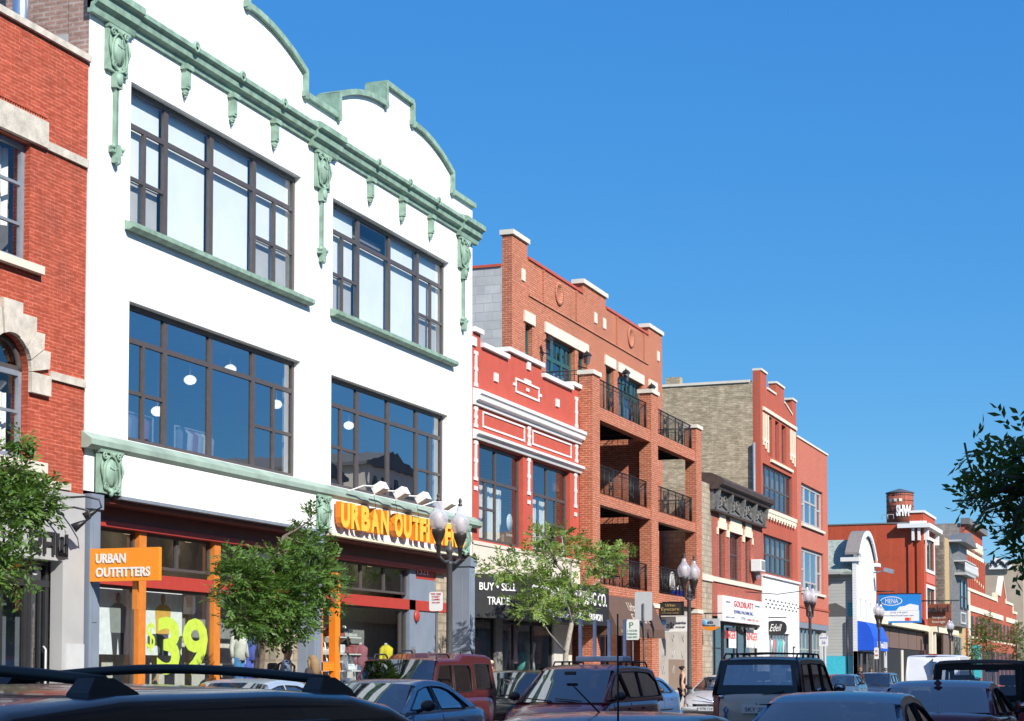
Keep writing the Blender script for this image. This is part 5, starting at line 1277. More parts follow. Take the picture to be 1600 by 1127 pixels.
# low dark shops and the blue billboard building beyond the house, with the deep red corner block
def building_deepred():
    X = -D
    t = thing('brick_building', 'deep red painted corner building with white cornice, green windows and white brackets', 'building', (X, 142, 0))
    y0, y1 = 139.3, 146.2
    MB().xplate(X, rect(y0, y1, .12, 13.9), [rect(y0+1.3, y1-1.0, 9.65, 12.0), rect(y0+1.3, y1-1.0, 6.0, 8.2)], .3).build('wall', M['red9'], t)
    MB().box(X-12, X-.31, y0, y0+.3, 0, 13.1).build('side_wall', M['red9'], t); MB().box(X-12, X-.31, y1-.3, y1, 0, 13.1).build('side_wall', M['red9'], t)
    MB().box(X-12.3, X-12, y0, y1, 0, 13.1).build('rear_wall', M['red9'], t); MB().box(X-12, X-.31, y0+.3, y1-.3, 12.4, 12.5).build('roof', M['roofing'], t)
    MB().box(X-12.2, X-.9, y0-.06, y0+.35, 13.1, 13.2).build('side_coping', M['roofing'], t)
    MB().box(X-1.05, X-.001, y0+.001, y0+.3, 13.1, 13.9).build('parapet_return', M['red9'], t)
    MB().box(X-1.15, X+.1, y0-.1, y1+.1, 13.9, 14.08).build('coping', M['whitepaint'], t)
    MB().box(X-1.9, X+.55, y0-.55, y0, 12.72, 13.05).build('cornice', M['whitepaint'], t); MB().box(X+.001, X+.56, y0+.001, y1+.3, 12.72, 13.05).build('cornice', M['whitepaint'], t)
    MB().box(X-1.0, X+.25, y0-.25, y0-.001, 13.051, 13.25).build('cornice', M['whitepaint'], t)
    for x in (X-.75, X-.3): MB().box(x-.1, x+.1, y0-.35, y0-.002, 11.75, 12.71).build('bracket', M['whitepaint'], t)
    for y in (y0+.2, y1-.6): MB().box(X+.002, X+.35, y, y+.4, 11.8, 12.71).build('bracket', M['whitepaint'], t)
    for x in (X-1.15, X-.5): MB().box(x, x+.35, y0-.12, y0-.001, 2, 11.7).build('pilaster', M['red9'], t)
    pk = plain('pink_painted_panel', (.62, .16, .11), .7)
    MB().box(X+.002, X+.05, y0+1.2, y1-.9, 8.6, 9.3).build('spandrel_panel', pk, t)
    for c, d in ((9.65, 12.0), (6.0, 8.2)):
        win(t, y0+1.3, y1-1.0, c, d, X, v=[(y0+2.7, None, None, .12), (y0+4.1, None, None, .12)], fm='greenframe', gm=('glassG' if 'glassG' in M else 'glassN'), rec=.1, fr=.16, room='roomdark')
        m = MB(); outline_rect(m, X+.003, y0+1.05, y1-.75, c-.25, d+.25, .24, .06); m.build('window_surround', M['whitepaint'], t)
    MB().box(X+.002, X+.3, y0, y1, 4.6, 4.9).build('band', M['cream'], t)
    MB().box(X+.002, X+.05, y0+.2, y1-.2, .13, 4.5).build('dark_shopfront', M['blackmatte'], t)
    # low dark shops in front of the side wall: 116.5 - 139
    t2 = thing('low_shop', 'low dark shop row with brown upper panels and a cream cornice under the blue billboard', 'building', (X, 128, 0))
    MB().box(X-8, X-.02, 116.6, 139.2, 0, 5.0).build('wall', M['blackmatte'], t2)
    brn = plain('brown_panel', (.17, .11, .085), .7)
    for k in range(5): MB().box(X-.019, X+.03, 117.2+k*4.4, 121.3+k*4.4, 3.3, 4.6).build('panel', brn, t2)
    MB().box(X-.3, X+.5, 116.6, 139.2, 4.75, 5.15).build('cornice', M['cream'], t2)
    MB().box(X-.015, X+.05, 119.4, 120.3, .13, 3.2).build('stone_pier', M['ltgrey2'], t2); MB().box(X-.015, X+.06, 127, 127.7, .13, 3.2).build('stone_pier', M['stone'], t2)
    # water tank
    w = thing('water_tank', 'round rusty red rooftop water tank with dark conical cap and white graffiti', 'water tank', (-21, 139.5, 13))
    Yt = 150; x0, z1 = onY(1385, 772, Yt); x1, _ = onY(1427, 772, Yt); _, z0 = onY(1385, 812, Yt); cx = (x0+x1)/2; r = (x1-x0)/2; c = (cx, Yt, 0)
    rust = brick('rusty_banded_tank', (.36, .10, .06), (.28, .08, .05), (.14, .05, .04), bw=.18, bh=1.4, ms=.02, stain=.7, staincol=(.10, .06, .05), streak=.3)
    m = MB(); m.lathe((cx, Yt, 0), [(r, z0-.6), (r, z1)], 28, smooth=True); m.build('tank', rust, w)
    _, zc = onY(1405, 764, Yt); m = MB(); m.lathe((cx, Yt, 0), [(r*1.06, z1-.02), (r*1.06, z1+.06), (.1, zc)], 28, smooth=False); m.build('cap', plain('dark_slate_cap', (.07, .08, .10), .7), w)
    m = MB()
    for k in range(5): m.lathe((cx, Yt, 0), [(r+.005, z0+.1+k*.45), (r+.03, z0+.12+k*.45), (r+.03, z0+.14+k*.45), (r+.005, z0+.16+k*.45)], 28)
    m.build('hoops', M['iron'], w)['kind'] = 'stuff'
    m = MB(); m.text('SHW', (cx-.15, Yt-r-.02, z0+.15), (1, 0, 0), (0, 0, 1), .95, r*1.05, .05, off=.05); 
    for v in m.v: v.y = Yt-math.sqrt(max(.01, (r+.03)**2-(v.x-cx)**2)) + (v.y-(Yt-r-.02))
    m.build('graffiti', M['whitepaint'], w)
    m = MB()
    for k in range(3): m.box(cx-.75+k*.42, cx-.5+k*.42, 0, .03, z1-.75, z1-.5)
    m.box(cx-1.0, cx+.5, 0, .03, z1-.2, z1-.12)
    for v in m.v: v.y = Yt-math.sqrt(max(.01, (r+.02)**2-(v.x-cx)**2)) - v.y
    m.build('faded_marks', M['stone'], w)
    m = MB()
    for q in (-.7, .7):
        for qq in (-.7, .7): m.tube([(cx+q*r, Yt+qq*r, 8), (cx+q*r, Yt+qq*r, z0-.6)], .1, 6)
    m.build('legs', M['iron'], w)['kind'] = 'stuff'
    MB().box(cx-2.2, cx+2.2, Yt-2.2, Yt+2.2, 7.6, 8).build('platform', M['ltgrey'], w)
    # roof railing in front
    s = thing('roof_railing', 'low grey pipe railing and ladder on the deep red roof before the tank', 'railing', (-20, 139.5, 13))
    x0, z0 = onY(1378, 812, 139.6); x1, z1 = onY(1396, 804, 139.6); m = MB(); m.tube([(x0, 139.6, z0), (x0, 139.6, z1), (x1, 139.6, z1), (x1, 139.6, z0)], .03, 5); m.tube([((x0+x1)/2, 139.6, z0), ((x0+x1)/2, 139.6, z1)], .03, 5); m.build('rail', M['ltgrey'], s)
    # blue billboard, at right angles to the street
    b = thing('billboard', 'blue and white MENA Travel billboard hung out over the pavement', 'billboard', (X, 118, 6)); Yb = 118
    x0, z1 = onY(1372, 929, Yb); x1, z0 = onY(1439, 973, Yb); w_, h_ = x1-x0, z1-z0
    blu = plain('billboard_blue', (.01, .22, .62), .5, var=.15, scale=.5)
    MB().box(x0, x1, Yb, Yb+.3, z0, z1).build('panel', blu, b)
    MB().box(x0+.08*w_, x1-.04*w_, Yb-.012, Yb-.001, z0+h_*.06, z0+h_*.42).build('white_field', M['whitepaint'], b)
    m = MB(); pts = [(x0+w_*.42, z0+h_*.425), (x0+w_*.5, z0+h_*.56), (x0+w_*.62, z0+h_*.58), (x0+w_*.75, z0+h_*.66), (x0+w_*.95, z0+h_*.6), (x0+w_*.95, z0+h_*.425)]; m.yplate(Yb-.01, pts, (), .008); m.build('printed_cloud', M['whitepaint'], b)
    m = MB(); el = [(x0+w_*.31+w_*.26*math.cos(a), z0+h_*.76+h_*.16*math.sin(a)) for a in [2*math.pi*i/28 for i in range(28)]]; ei = [(x0+w_*.31+w_*.24*math.cos(a), z0+h_*.76+h_*.135*math.sin(a)) for a in [2*math.pi*i/28 for i in range(28)]]
    m.yplate(Yb-.01, el, [ei], .008); m.text('MENA', (x0+w_*.17, Yb-.002, z0+h_*.68), (1, 0, 0), (0, 0, 1), h_*.16, w_*.30, .008); m.build('logo', M['whitepaint'], b)
    m = MB(); m.text('(773) 778 8477', (x0+w_*.28, Yb-.014, z0+h_*.32), (1, 0, 0), (0, 0, 1), h_*.06, w_*.42, .006); m.text('www.MenaTravelTours.com', (x0+w_*.13, Yb-.014, z0+h_*.23), (1, 0, 0), (0, 0, 1), h_*.05, w_*.7, .006); m.build('lettering', plain('dark_blue_print', (.03, .06, .25), .5), b)
    rd = plain('billboard_red', (.7, .04, .04), .5); og = plain('billboard_orange', (.9, .3, .03), .5)
    MB().box(x0+w_*.10, x0+w_*.19, Yb-.018, Yb-.013, z0+h_*.08, z0+h_*.18).build('red_block', rd, b); MB().box(x0+w_*.63, x0+w_*.73, Yb-.018, Yb-.013, z0+h_*.07, z0+h_*.18).build('red_block', rd, b); MB().box(x0+w_*.735, x0+w_*.77, Yb-.018, Yb-.013, z0+h_*.07, z0+h_*.18).build('orange_block', og, b)
    m = MB(); m.tube([(x0-.8, Yb+.1, z1+.2), (x0+1, Yb+.1, z1+.2)], .04, 5); m.tube([(x0-.5, Yb+.1, z1+.2), (x0-.5, Yb+.1, z0+.2), (x0, Yb+.1, z0+.2)], .04, 5); m.box(x0-.03, x1+.03, Yb-.02, Yb+.32, z1, z1+.05); m.build('steel_frame', M['iron'], b)
    # brown projecting sign
    b = thing('hanging_sign', 'rust brown square sign reading salud tequila lounge over cream posts', 'sign', (X, 140, 6)); Yb = 138
    x0, z1 = onY(1449, 944, Yb); x1, z0 = onY(1486, 978, Yb); w_, h_ = x1-x0, z1-z0
    MB().box(x0, x1, Yb, Yb+.4, z0, z1).build('panel', plain('rust_brown_sign', (.26, .065, .025), .6, var=.2), b)
    MB().text('salud', (x0+w_*.04, Yb-.16, z0+h_*.62), (1, 0, 0), (0, 0, 1), h_*.3, w_*.88, .15, off=.03).build('raised_letters', M['blackmatte'], b)
    m = MB(); m.text('tequila', (x0+w_*.2, Yb-.012, z0+h_*.30), (1, 0, 0), (0, 0, 1), h_*.15, w_*.58, .01); m.text('lounge', (x0+w_*.2, Yb-.012, z0+h_*.10), (1, 0, 0), (0, 0, 1), h_*.15, w_*.56, .01); m.build('lettering', M['stone'], b)
    m = MB(); m.tube([(x0-2, Yb+.2, z1+.25), (x1+.6, Yb+.2, z1+.25)], .05, 5); m.tube([(x0, Yb+.2, z1), (x0, Yb+.2, z1+.25)], .03, 5); m.tube([(x1, Yb+.2, z1), (x1, Yb+.2, z1+.25)], .03, 5); m.build('bracket', M['iron'], b)
    # cream posts and brown fascia panels of the lounge front
    l = thing('lounge_front', 'cream posts and beam of the lounge front with brown sign panels', 'shopfront', (X+.3, 141, 0))
    for px in (1455, 1460, 1474, 1481):
        y = Y_(px, X+.9); MB().box(X+.7, X+.95, y-.25, y+.25, .13, 4.7).build('post', M['cream'], l)
    MB().box(X+.3, X+1.1, 137.5, 152, 4.7, 5.1).build('beam', M['cream'], l); MB().box(X+.96, X+1.02, 142.5, 147, 2.2, 4.6).build('brown_panel', brn, l)
building_deepred()

# ================================================================ 10  stone side and ornate oriel
def building_oriel():
    X = -17.95
    t = thing('ornate_building', 'rough stone sided building with a yellow bay flank and grey ornate oriel balcony', 'building', (X, 152, 0))
    ston = brick('dark_rubble_stone', (.26, .22, .18), (.17, .14, .11), (.30, .27, .23), bw=.5, bh=.25, ms=.05, stain=.5, cvar=.6, bmp=1)
    yel = plain('ochre_stone', (.55, .38, .17), .8, var=.25, bmp=.3); gry = plain('grey_ornate_metal', (.17, .17, .17), .6, var=.3)
    y0, y1 = 147.0, 162.0
    MB().box(X-12, X-.36, y0, y0+.4, 0, 12.9).build('side_wall', ston, t); MB().box(X-12, X-.35, y1-.3, y1, 0, 12.9).build('side_wall', ston, t)
    MB().box(X-.35, X, y0, y0+.8, .12, 12.8).build('corner_pier', ston, t)
    MB().box(X-.35, X-.01, y0+.8, y1, .12, 12.6).build('front_wall', yel, t)
    MB().box(X-12, X-.35, y0+.4, y1-.3, 12.3, 12.4).build('roof', M['roofing'], t); MB().box(X-12.3, X-12, y0, y1, 0, 12.9).build('rear_wall', ston, t)
    # oriel
    xo = X+.55; a, b = 152.6, 158.6
    MB().zplate(12.4, [(X+.01, a-1.8), (xo, a), (xo, b), (X+.01, b+1)], (), 6.9).build('oriel', gry, t)
    MB().slab([(a-2, 12.4), ((a+b)/2, 13.5), (b+1.4, 12.4)], (), lambda p, q, d: (X-.3+d, p, q), 1.6).build('pediment', gry, t)
    MB().box(X-.3, xo+.35, a-1.5, b+1.2, 12.42, 12.62).build('cornice', M['ltgrey2'], t)
    win(t, a+.6, (a+b)/2-.3, 7.0, 9.4, xo+.12, h=[(8.0, None, None, .1)], fm='blackframe', gm='glassN', rec=.04, fr=.15); win(t, (a+b)/2+.5, b-.5, 7.0, 9.4, xo+.12, h=[(8.0, None, None, .1)], fm='blackframe', gm='glassN', rec=.04, fr=.15)
    MB().box(xo+.02, xo+.03, a+.9, (a+b)/2-.6, 8.0, 9.2).build('blind', M['blind'], t)
    MB().box(X, xo+.7, a-.9, b+.3, 9.75, 9.95).build('balcony_floor', M['ltgrey'], t)
    MB().box(X, xo+.72, a-1.0, b+.4, 10.85, 10.95).build('balcony_rail', M['ltgrey2'], t)
    for k in range(14): MB().lathe((xo+.62, a-.8+k*.72, 0), [(.05, 9.96), (.1, 10.2), (.05, 10.6), (.06, 10.84)], 8).build('baluster', M['ltgrey2'], t)
    m = MB(); outline_rect(m, xo+.003, a+.8, b-1.5, 5.75, 6.75, .15, .06); m.build('oriel_panel', M['ltgrey2'], t)
    win(t, a-.5, b-1, .6, 4.7, X+.1, v=(154, 156, 158), fm='greyframe', gm='glassN', rec=.03, name='display_window')
building_oriel()

# ================================================================ 11-14 far red blocks
def far_blocks():
    X = -D
    t = thing('brick_building', 'far tall red brick building with cream arches in rows and a grey side wall', 'building', (X, 175, 0))
    y0, y1 = 167.0, 182.5
    MB().box(X-.35, X, y0, y1, 5, 15.4).build('wall', M['red11'], t)
    body(t, y0+.01, y1, 15.3, X, 16, side='greybrick')
    MB().box(X-.3, X+.5, y0-.2, y1+.2, 15.2, 15.75).build('cornice', M['roofing'], t)
    for g in (0, 1):
        for k in range(3):
            yc = y0+1.9+k*2.0+g*7.2
            m = MB(); pts = [(X+.08, yc+.8*math.cos(a), 13.15+.75*math.sin(a)) for a in [math.pi*i/10 for i in range(11)]]; m.tube(pts, .18, 6); m.build('cream_arch', M['cream'], t)
            MB().box(X+.002, X+.03, yc-.6, yc+.6, 9.4, 13.1).build('window', M['blackframe'], t)
    MB().box(X+.002, X+.12, y0, y1, 12.5, 12.9).build('cream_band', M['cream'], t)
    for k in range(9): MB().box(X+.002, X+.22, y0+.1+k*1.87, y0+.7+k*1.87, 5.5, 12.5).build('brick_rib', M['red11'], t)
    for k in range(8): MB().box(X+.222, X+.25, y0+.2+k*1.87, y0+.6+k*1.87, 10.6-.1*k, 10.9-.1*k).build('cream_block', M['cream'], t)
    # lower gabled block
    X2 = -17.9
    t = thing('brick_building', 'low red brick building with cream bands and a small pointed gable, behind the street trees', 'building', (X2, 185, 0))
    a, b = 163.2, 213
    top = [(a, 9.0), (190, 9.0), (190, 9.7), (193.5, 9.7), (196.5, 11.7), (199.5, 9.7), (199.5, 9.2), (208, 9.2), (208, 8.4), (b, 8.4)]
    MB().xplate(X2, [(a, .12), (b, .12)]+top[::-1], (), .4).build('wall', M['red11'], t)
    MB().box(X2-10, X2-.41, a, a+.3, 0, 8.6).build('side_wall', M['red11'], t); MB().box(X2-10, X2-.41, a+.3, b, 8.0, 8.1).build('roof', M['roofing'], t)
    coping(t, top, X2, .25, .1, .45, 'cream')
    MB().box(X2+.002, X2+.1, a, 196, 7.2, 7.7).build('cream_band', M['cream'], t); MB().box(X2+.002, X2+.1, 200, b, 7.2, 7.7).build('cream_band', M['cream'], t); MB().box(X2+.003, X2+.12, a, a+1.2, .12, 8.9).build('cream_corner', M['cream'], t)
    for k in range(12):
        y = a+2.5+k*3.9; MB().box(X2+.002, X2+.03, y, y+1.9, 5.0, 6.8).build('window', M['blackframe'], t)
        MB().box(X2+.003, X2+.06, y-.1, y+2.0, 4.75, 4.95).build('sill', M['cream'], t)
    tq = plain('turquoise_shopfront', (.03, .42, .44), .6)
    MB().box(X2+.002, X2+.12, a+2, a+10, 1.2, 4.2).build('turquoise_front', tq, t)
    for k in range(8): MB().box(X2+.002, X2+.05, a+12+k*4.5, a+15+k*4.5, .5, 3.8).build('shop_window', M['blackframe'], t)
    # tan end wall with graffiti
    t = thing('tan_building', 'plain tan building end wall with a black and white graffiti board on its roof', 'building', (-19, 216, 0))
    s = 216/190
    MB().box(-24, -17.35, 216, 250, 0, 14.6).build('block', plain('tan_render', (.42, .34, .25), .85, var=.1, scale=.6, dirt=.2), t)
    x0, z1 = onY(1545, 872, 215.5); x1, z0 = onY(1581, 889, 215.5)
    m = MB(); pts = [(x0, z0), (x1, z0), (x1, z0+1.0), (x1-.8, z1-.3), (x1-1.6, z1), (x0+.5, z1), (x0, z1-.7)]; m.yplate(215.5, pts, (), .15); m.build('graffiti_board', M['whitepaint'], t)
    random.seed(21); m = MB()
    for k in range(13):
        c = Vector((x0+.15+(x1-x0-.5)*k/12, 215.46, z0+.3+random.random()*.8)); pts = [c+Vector((.16*math.cos(q*1.3+k), 0, .24*math.sin(q*1.9+k*2))) for q in range(7)]; m.tube(pts, .05, 5)
    m.build('graffiti_strokes', M['blackmatte'], t)['kind'] = 'stuff'
    m = MB(); m.tube([(x0-.8, 214, z0-1.0), (x0-.8, 214, z1+1.2)], .05, 5); m.tube([(x0-1.4, 214, z1+.6), (x0-.1, 214, z1+.9)], .04, 5); m.ball((x0-.7, 214, z0+.6), .4, .1, .4); 
    p = thing('roof_antenna', 'thin roof antenna with a dish beside the graffiti board', 'antenna', (x0-.8, 214, z0)); m.build('mast', M['iron'], p)
    t = thing('brick_building', 'distant red brick building edge closing the street beyond the tan wall', 'building', (-16, 235, 0))
    MB().box(-17.3, -13.2, 232, 262, 0, 12.2).build('wall', M['red11'], t); MB().box(-17.4, -13.1, 231.8, 262.2, 12.2, 12.6).build('coping', M['cream'], t)
    for k in range(4): MB().box(-17.0+k*1, -16.5+k*1, 231.9, 231.99, 6, 9).build('window', M['blackframe'], t)
    t = thing('brick_building', 'long far row of low brown brick shops at the end of the street', 'building', (-10, 300, 0))
    MB().box(-40, 20, 330, 345, 0, 9).build('wall', M['greybrick'], t)
far_blocks()
# back rows closing the gaps above the low shops (yard side)
def yard_wall():
    t = thing('rear_building', 'dark red rear wing between the salmon building and the sided house', 'building', (-27, 104, 0))
    MB().box(-38, -26, 104, 140, 0, 12.45).build('wall', M['red9'], t); MB().box(-38.1, -25.9, 103.9, 140.1, 12.45, 12.6).build('coping', M['roofing'], t)
#yard_wall()

# ================================================================ the row across the street, behind and beside the camera (seen in reflections, shades the road)
def opposite_row():
    X = 1.75
    tan = [brick('tan_face_brick', (.62, .44, .22), (.55, .39, .2), (.5, .42, .3)), brick('brown_face_brick', (.48, .30, .16), (.42, .26, .14), (.4, .3, .2)), brick('buff_face_brick', (.50, .38, .24), (.44, .33, .2), (.45, .38, .3))]
    txt = ['tan', 'brown', 'buff']
    ys = [-32, -22, -13, -4, 6, 15.5, 25, 34, 44, 53, 63, 73, 84, 95, 107, 120, 135, 150]
    hs = [12.6, 13.6, 12.2, 13.8, 13.0, 12.4, 13.2, 12.0, 9.6, 8.2, 7.8, 9.4, 10.2, 8.4, 10.6, 9.6, 10]
    for i, (a, b) in enumerate(zip(ys[:-1], ys[1:])):
        h = hs[i]; m_ = tan[i % 3]
        t = thing('brick_building', '%s brick building of the row on the camera side of the street' % txt[i % 3], 'building', (X, a, 0), 'row of buildings on the camera side')
        MB().box(X, X+10, a+.02, b-.02, 4.2, h).build('wall', m_, t); MB().box(X+.3, X+10, a+.02, b-.02, 0, 4.19).build('shop_wall', M['room'], t)
        MB().box(X-.35, X+.4, a, b, h, h+.5).build('cornice', M['stone'] if i % 2 else M['roofing'], t)
        if b > 60: continue
        n = 3
        for fl in (5.2, 8.9):
            for k in range(n):
                yy = a+(b-a)*(k+.5)/n
                MB().box(X-.03, X-.001, yy-.75, yy+.75, fl, fl+2.3).build('window', M['blackframe'], t); MB().box(X-.12, X-.001, yy-.9, yy+.9, fl-.18, fl-.02).build('sill', M['stone'], t)
        MB().box(X-.05, X+.2, a+.3, b-.3, 3.4, 4.1).build('fascia', M['redbeam'] if i % 2 else M['cream'], t)
opposite_row()
def roof_huts():
    for k, (y0, y1, z0, z1, tx) in enumerate(((78, 83, 8.4, 11.4, 'white rooftop plant room with a vaulted top across the street'), (86, 92, 8.6, 12.6, 'tall tan rooftop lift housing across the street'), (62, 66, 7.9, 10.2, 'pale grey rooftop shed across the street'))):
        t = thing('rooftop_hut', tx, 'roof structure', (4, y0, z0)); MB().box(3, 8, y0, y1, z0-1, z1).build('walls', M[('whitepaint', 'stucco', 'ltgrey2')[k]], t)
        MB().slab([(y0-.3, z1), (y0-.3, z1+.2), ((y0+y1)/2, z1+1.1), (y1+.3, z1+.2), (y1+.3, z1)], (), lambda a, b, d: (2.8+d, a, b), 5.4).build('roof', M['roofing'], t)
        for q in range(3): MB().box(2.95, 2.999, y0+.5+q*1.4, y0+1.3+q*1.4, z1-1.6, z1-.5).build('window', M['blackframe'], t)
roof_huts()
# ================================================================ vehicles (local frame: forward +y, right +x, ground z = 0)
M['carglass'] = glass('tinted_car_glass', (.30, .34, .36), .24)
M['darkglass'] = glass('dark_privacy_glass', (.10, .11, .12), .36)
M['rubber'] = plain('tyre_rubber', (.02, .02, .02), .85)
M['rim'] = plain('alloy_wheel', (.45, .46, .48), .35, metal=.8)
M['trim'] = plain('black_plastic_trim', (.02, .02, .022), .55)
M['chrome'] = plain('chrome_trim', (.65, .66, .68), .15, metal=1)
M['seat'] = plain('dark_seat_cloth', (.05, .05, .055), .9)
M['lens'] = plain('headlamp_lens', (.55, .57, .58), .12, coat=1)
M['amber'] = plain('amber_lens', (.75, .28, .02), .15, coat=1)
M['redlens'] = plain('red_tail_lens', (.35, .01, .012), .15, coat=1)
M['platewhite'] = plain('licence_plate', (.6, .62, .64), .5)
def lerp_pts(pts, y):
    pts = sorted(pts)
    if y <= pts[0][0]: return pts[0][1]
    for a, b in zip(pts[:-1], pts[1:]):
        if y <= b[0]: return a[1]+(b[1]-a[1])*(y-a[0])/max(1e-6, b[0]-a[0])
    return pts[-1][1]
def boolean_cut(o, cutters):
    for c in cutters:
        md = o.modifiers.new('cut', 'BOOLEAN'); md.object = c; md.operation = 'DIFFERENCE'; md.solver = 'EXACT'
    bpy.context.view_layer.update()
    me = bpy.data.meshes.new_from_object(o.evaluated_get(bpy.context.evaluated_depsgraph_get()))
    if len(me.polygons) > 50:
        o.modifiers.clear(); old = o.data; o.data = me; bpy.data.meshes.remove(old)
    else: o.modifiers.clear()
    for c in cutters: bpy.data.objects.remove(c)
def car(name, label, cat, x, y, heading, sp, pm, pm2=None, group=None):
    L, W, zs = sp['L'], sp['W'], .22
    t = thing(name, label, cat, (x, y, ROAD+.002), group, heading)
    hw = W/2; deck = sp['deck']; ef = sp.get('endround', .5)
    def half(yy):
        e = max(0, abs(yy)-(L/2-.75))/.75
        return hw*(1-.16*ef*2*e**2.2)
    ys = [-L/2, -L/2+.04, -L/2+.14, -L/2+.35] + [-L/2+.35+(L-.7)*i/16 for i in range(1, 16)] + [L/2-.35, L/2-.14, L/2-.04, L/2]
    rings = []
    for k, yy in enumerate(ys):
        w = half(yy); zt = lerp_pts(deck, yy); e = min(k, len(ys)-1-k)
        zb = zs+.05*(max(0, 3-e)); sq = (.90, .96, .99, 1)[min(e, 3)]
        w *= sq
        if e == 0: zt -= .05
        mid = zb+(zt-zb)*.5
        sec = [(0, zb), (.80*w, zb), (.96*w, zb+.07), (w, zb+.22), (w*1.0, mid), (w*.985, zt-.17), (w*.955, zt-.07), (w*.88, zt-.015), (w*.5, zt+.012), (0, zt+.02)]
        full = [(a, b) for a, b in sec] + [(-a, b) for a, b in sec[::-1][1:-1]]
        rings.append([(a, yy, b) for a, b in full])
    m = MB(); n = len(rings[0]); vs = [p for r in rings for p in r]; fs = []
    for i in range(len(rings)-1):
        for k in range(n):
            j = (k+1) % n; fs.append((i*n+k, i*n+j, (i+1)*n+j, (i+1)*n+k))
    fs.append(tuple(range(n))[::-1]); fs.append(tuple(range((len(rings)-1)*n, len(rings)*n)))
    m.add(vs, fs, True)
    b = m.build('body', pm2 or pm, t, local=True)
    wr = sp.get('wr', .32); wb = sp['wb']; wy = (wb[0], wb[1]); cuts = []
    for yy in wy:
        c = MB(); c.lathe((0, yy, wr+.01), [(wr+.06, -hw-.2), (wr+.06, hw+.2)], 28, 'x', smooth=False)
        cuts.append(c.build('cutter', M['trim']))
    boolean_cut(b, cuts)
    m = MB()
    for yy in wy: m.box(-hw+.28, hw-.28, yy-wr-.1, yy+wr+.1, .2, wr*2+.14)
    m.build('wheel_well', M['trim'], t, local=True)
    for yy in wy:
        for s in (-1, 1):
            c = (s*(hw-.11), yy, wr)
            wm = MB(); wm.lathe(c, [(wr*.62, -s*.10), (wr*.9, -s*.11), (wr, -s*.07), (wr, s*.06), (wr*.92, s*.10), (wr*.64, s*.095)], 24, 'x')
            wo = wm.build('wheel', M['rubber'], t, local=True)
            rm = MB(); rm.lathe(c, [(wr*.63, s*.07), (wr*.60, s*.09), (wr*.5, s*.05), (.06, s*.06), (.05, s*.08), (0, s*.085)], 20, 'x'); rm.build('rim', M['rim'], wo, local=True)
    # greenhouse
    zb_, wbelt, wroof = sp['belt'], sp.get('wbelt', hw*.93), sp.get('wroof', hw*.74)
    roof = sp['roof']; zr = max(z for _, z in roof); cf, cr = sp['cowl'], sp['tail']
    hx = lambda z: wbelt+(wroof-wbelt)*max(0, min(1, (z-zb_)/(zr-.06-zb_)))
    drop = .055
    line = [(cf[0], cf[1])] + [(a, z-drop) for a, z in roof] + [(cr[0], cr[1])]
    if cf[1] > zb_: line = [(cf[0]+.0, zb_-.05)] + line
    if cr[1] > zb_: line = line + [(cr[0], zb_-.05)]
    outline = line + ([(cr[0], zb_-.06), (cf[0], zb_-.06)] if cf[1] <= zb_ else [])
    fr = MB()
    for s in (-1, 1):
        fr.slab(outline, sp['windows'], lambda a, z, d: (s*(hx(z)-d), a, z), .035)
    # roof skin
    rp = roof; xs = [-1, -.99, -.96, -.8, -.4, 0, .4, .8, .96, .99, 1]; zz = [-drop, -.03, -.014, -.003, .008, .012, .008, -.003, -.014, -.03, -drop]
    vs = []; fs = []
    for a, z in rp:
        w = hx(z-drop)
        for u, dz in zip(xs, zz): vs.append((u*w, a, z+dz))
    q = len(xs)
    for i in range(len(rp)-1):
        for k in range(q-1): fs.append((i*q+k, i*q+k+1, (i+1)*q+k+1, (i+1)*q+k))
    if not sp.get('open'): fr.add(vs, fs, True)
    f0, r0 = roof[0], roof[-1]
    for s in (-1, 1):
        fr.tube([(s*(hx(cf[1])-.03), cf[0], cf[1]-.02), (s*(hx(f0[1]-drop)-.03), f0[0]-.01, f0[1]-drop-.005)], .034, 6)
        fr.tube([(s*(hx(cr[1])-.04), cr[0], cr[1]-.02), (s*(hx(r0[1]-drop)-.04), r0[0]+.01, r0[1]-drop-.005)], sp.get('cpil', .045), 6)
    fm = sp.get('framemat') or pm
    fo = fr.build('cabin', fm, t, local=True, recalc=True)
    # panes
    sg = M[sp.get('sideglass', 'carglass')]
    for s in (-1, 1):
        for wv in sp['windows']:
            g = MB(); g.add([(s*(hx(z)-.014), a, z) for a, z in wv], [tuple(range(len(wv)))])
            if s == 1 and sp.get('openwin') == sp['windows'].index(wv): continue
            g.build('side_window', sg, t, local=True)
            r_ = MB(); pts = [(s*(hx(z)+.004), a, z) for a, z in wv]; r_.tube(pts+[pts[0], pts[1]], .011, 5, False); r_.build('window_seal', M['trim'], t, local=True)
    def sheet(p0, p1, inset0, inset1, bow, mat, nm, lift=.006):
        g = MB(); vs = []; fs = []; A, B = 6, 12
        for i in range(A+1):
            a = i/A; yy = p0[0]+(p1[0]-p0[0])*a; z = p0[1]+(p1[1]-p0[1])*a
            w = hx(z-drop*a)-(inset0+(inset1-inset0)*a)
            for k in range(B+1):
                u = -1+2*k/B; vs.append((u*w, yy+bow*(1-u*u)*(1-a)**.7, z+lift+a*(.014*(1-u*u)-.02*abs(u)**6)))
        for i in range(A):
            for k in range(B): fs.append((i*(B+1)+k, i*(B+1)+k+1, (i+1)*(B+1)+k+1, (i+1)*(B+1)+k))
        g.add(vs, fs, True); return g.build(nm, mat, t, local=True)
    sheet((cf[0], cf[1]), (f0[0]+.01, f0[1]), .05, .07, .10, M[sp.get('frontglass', 'carglass')], 'windscreen')
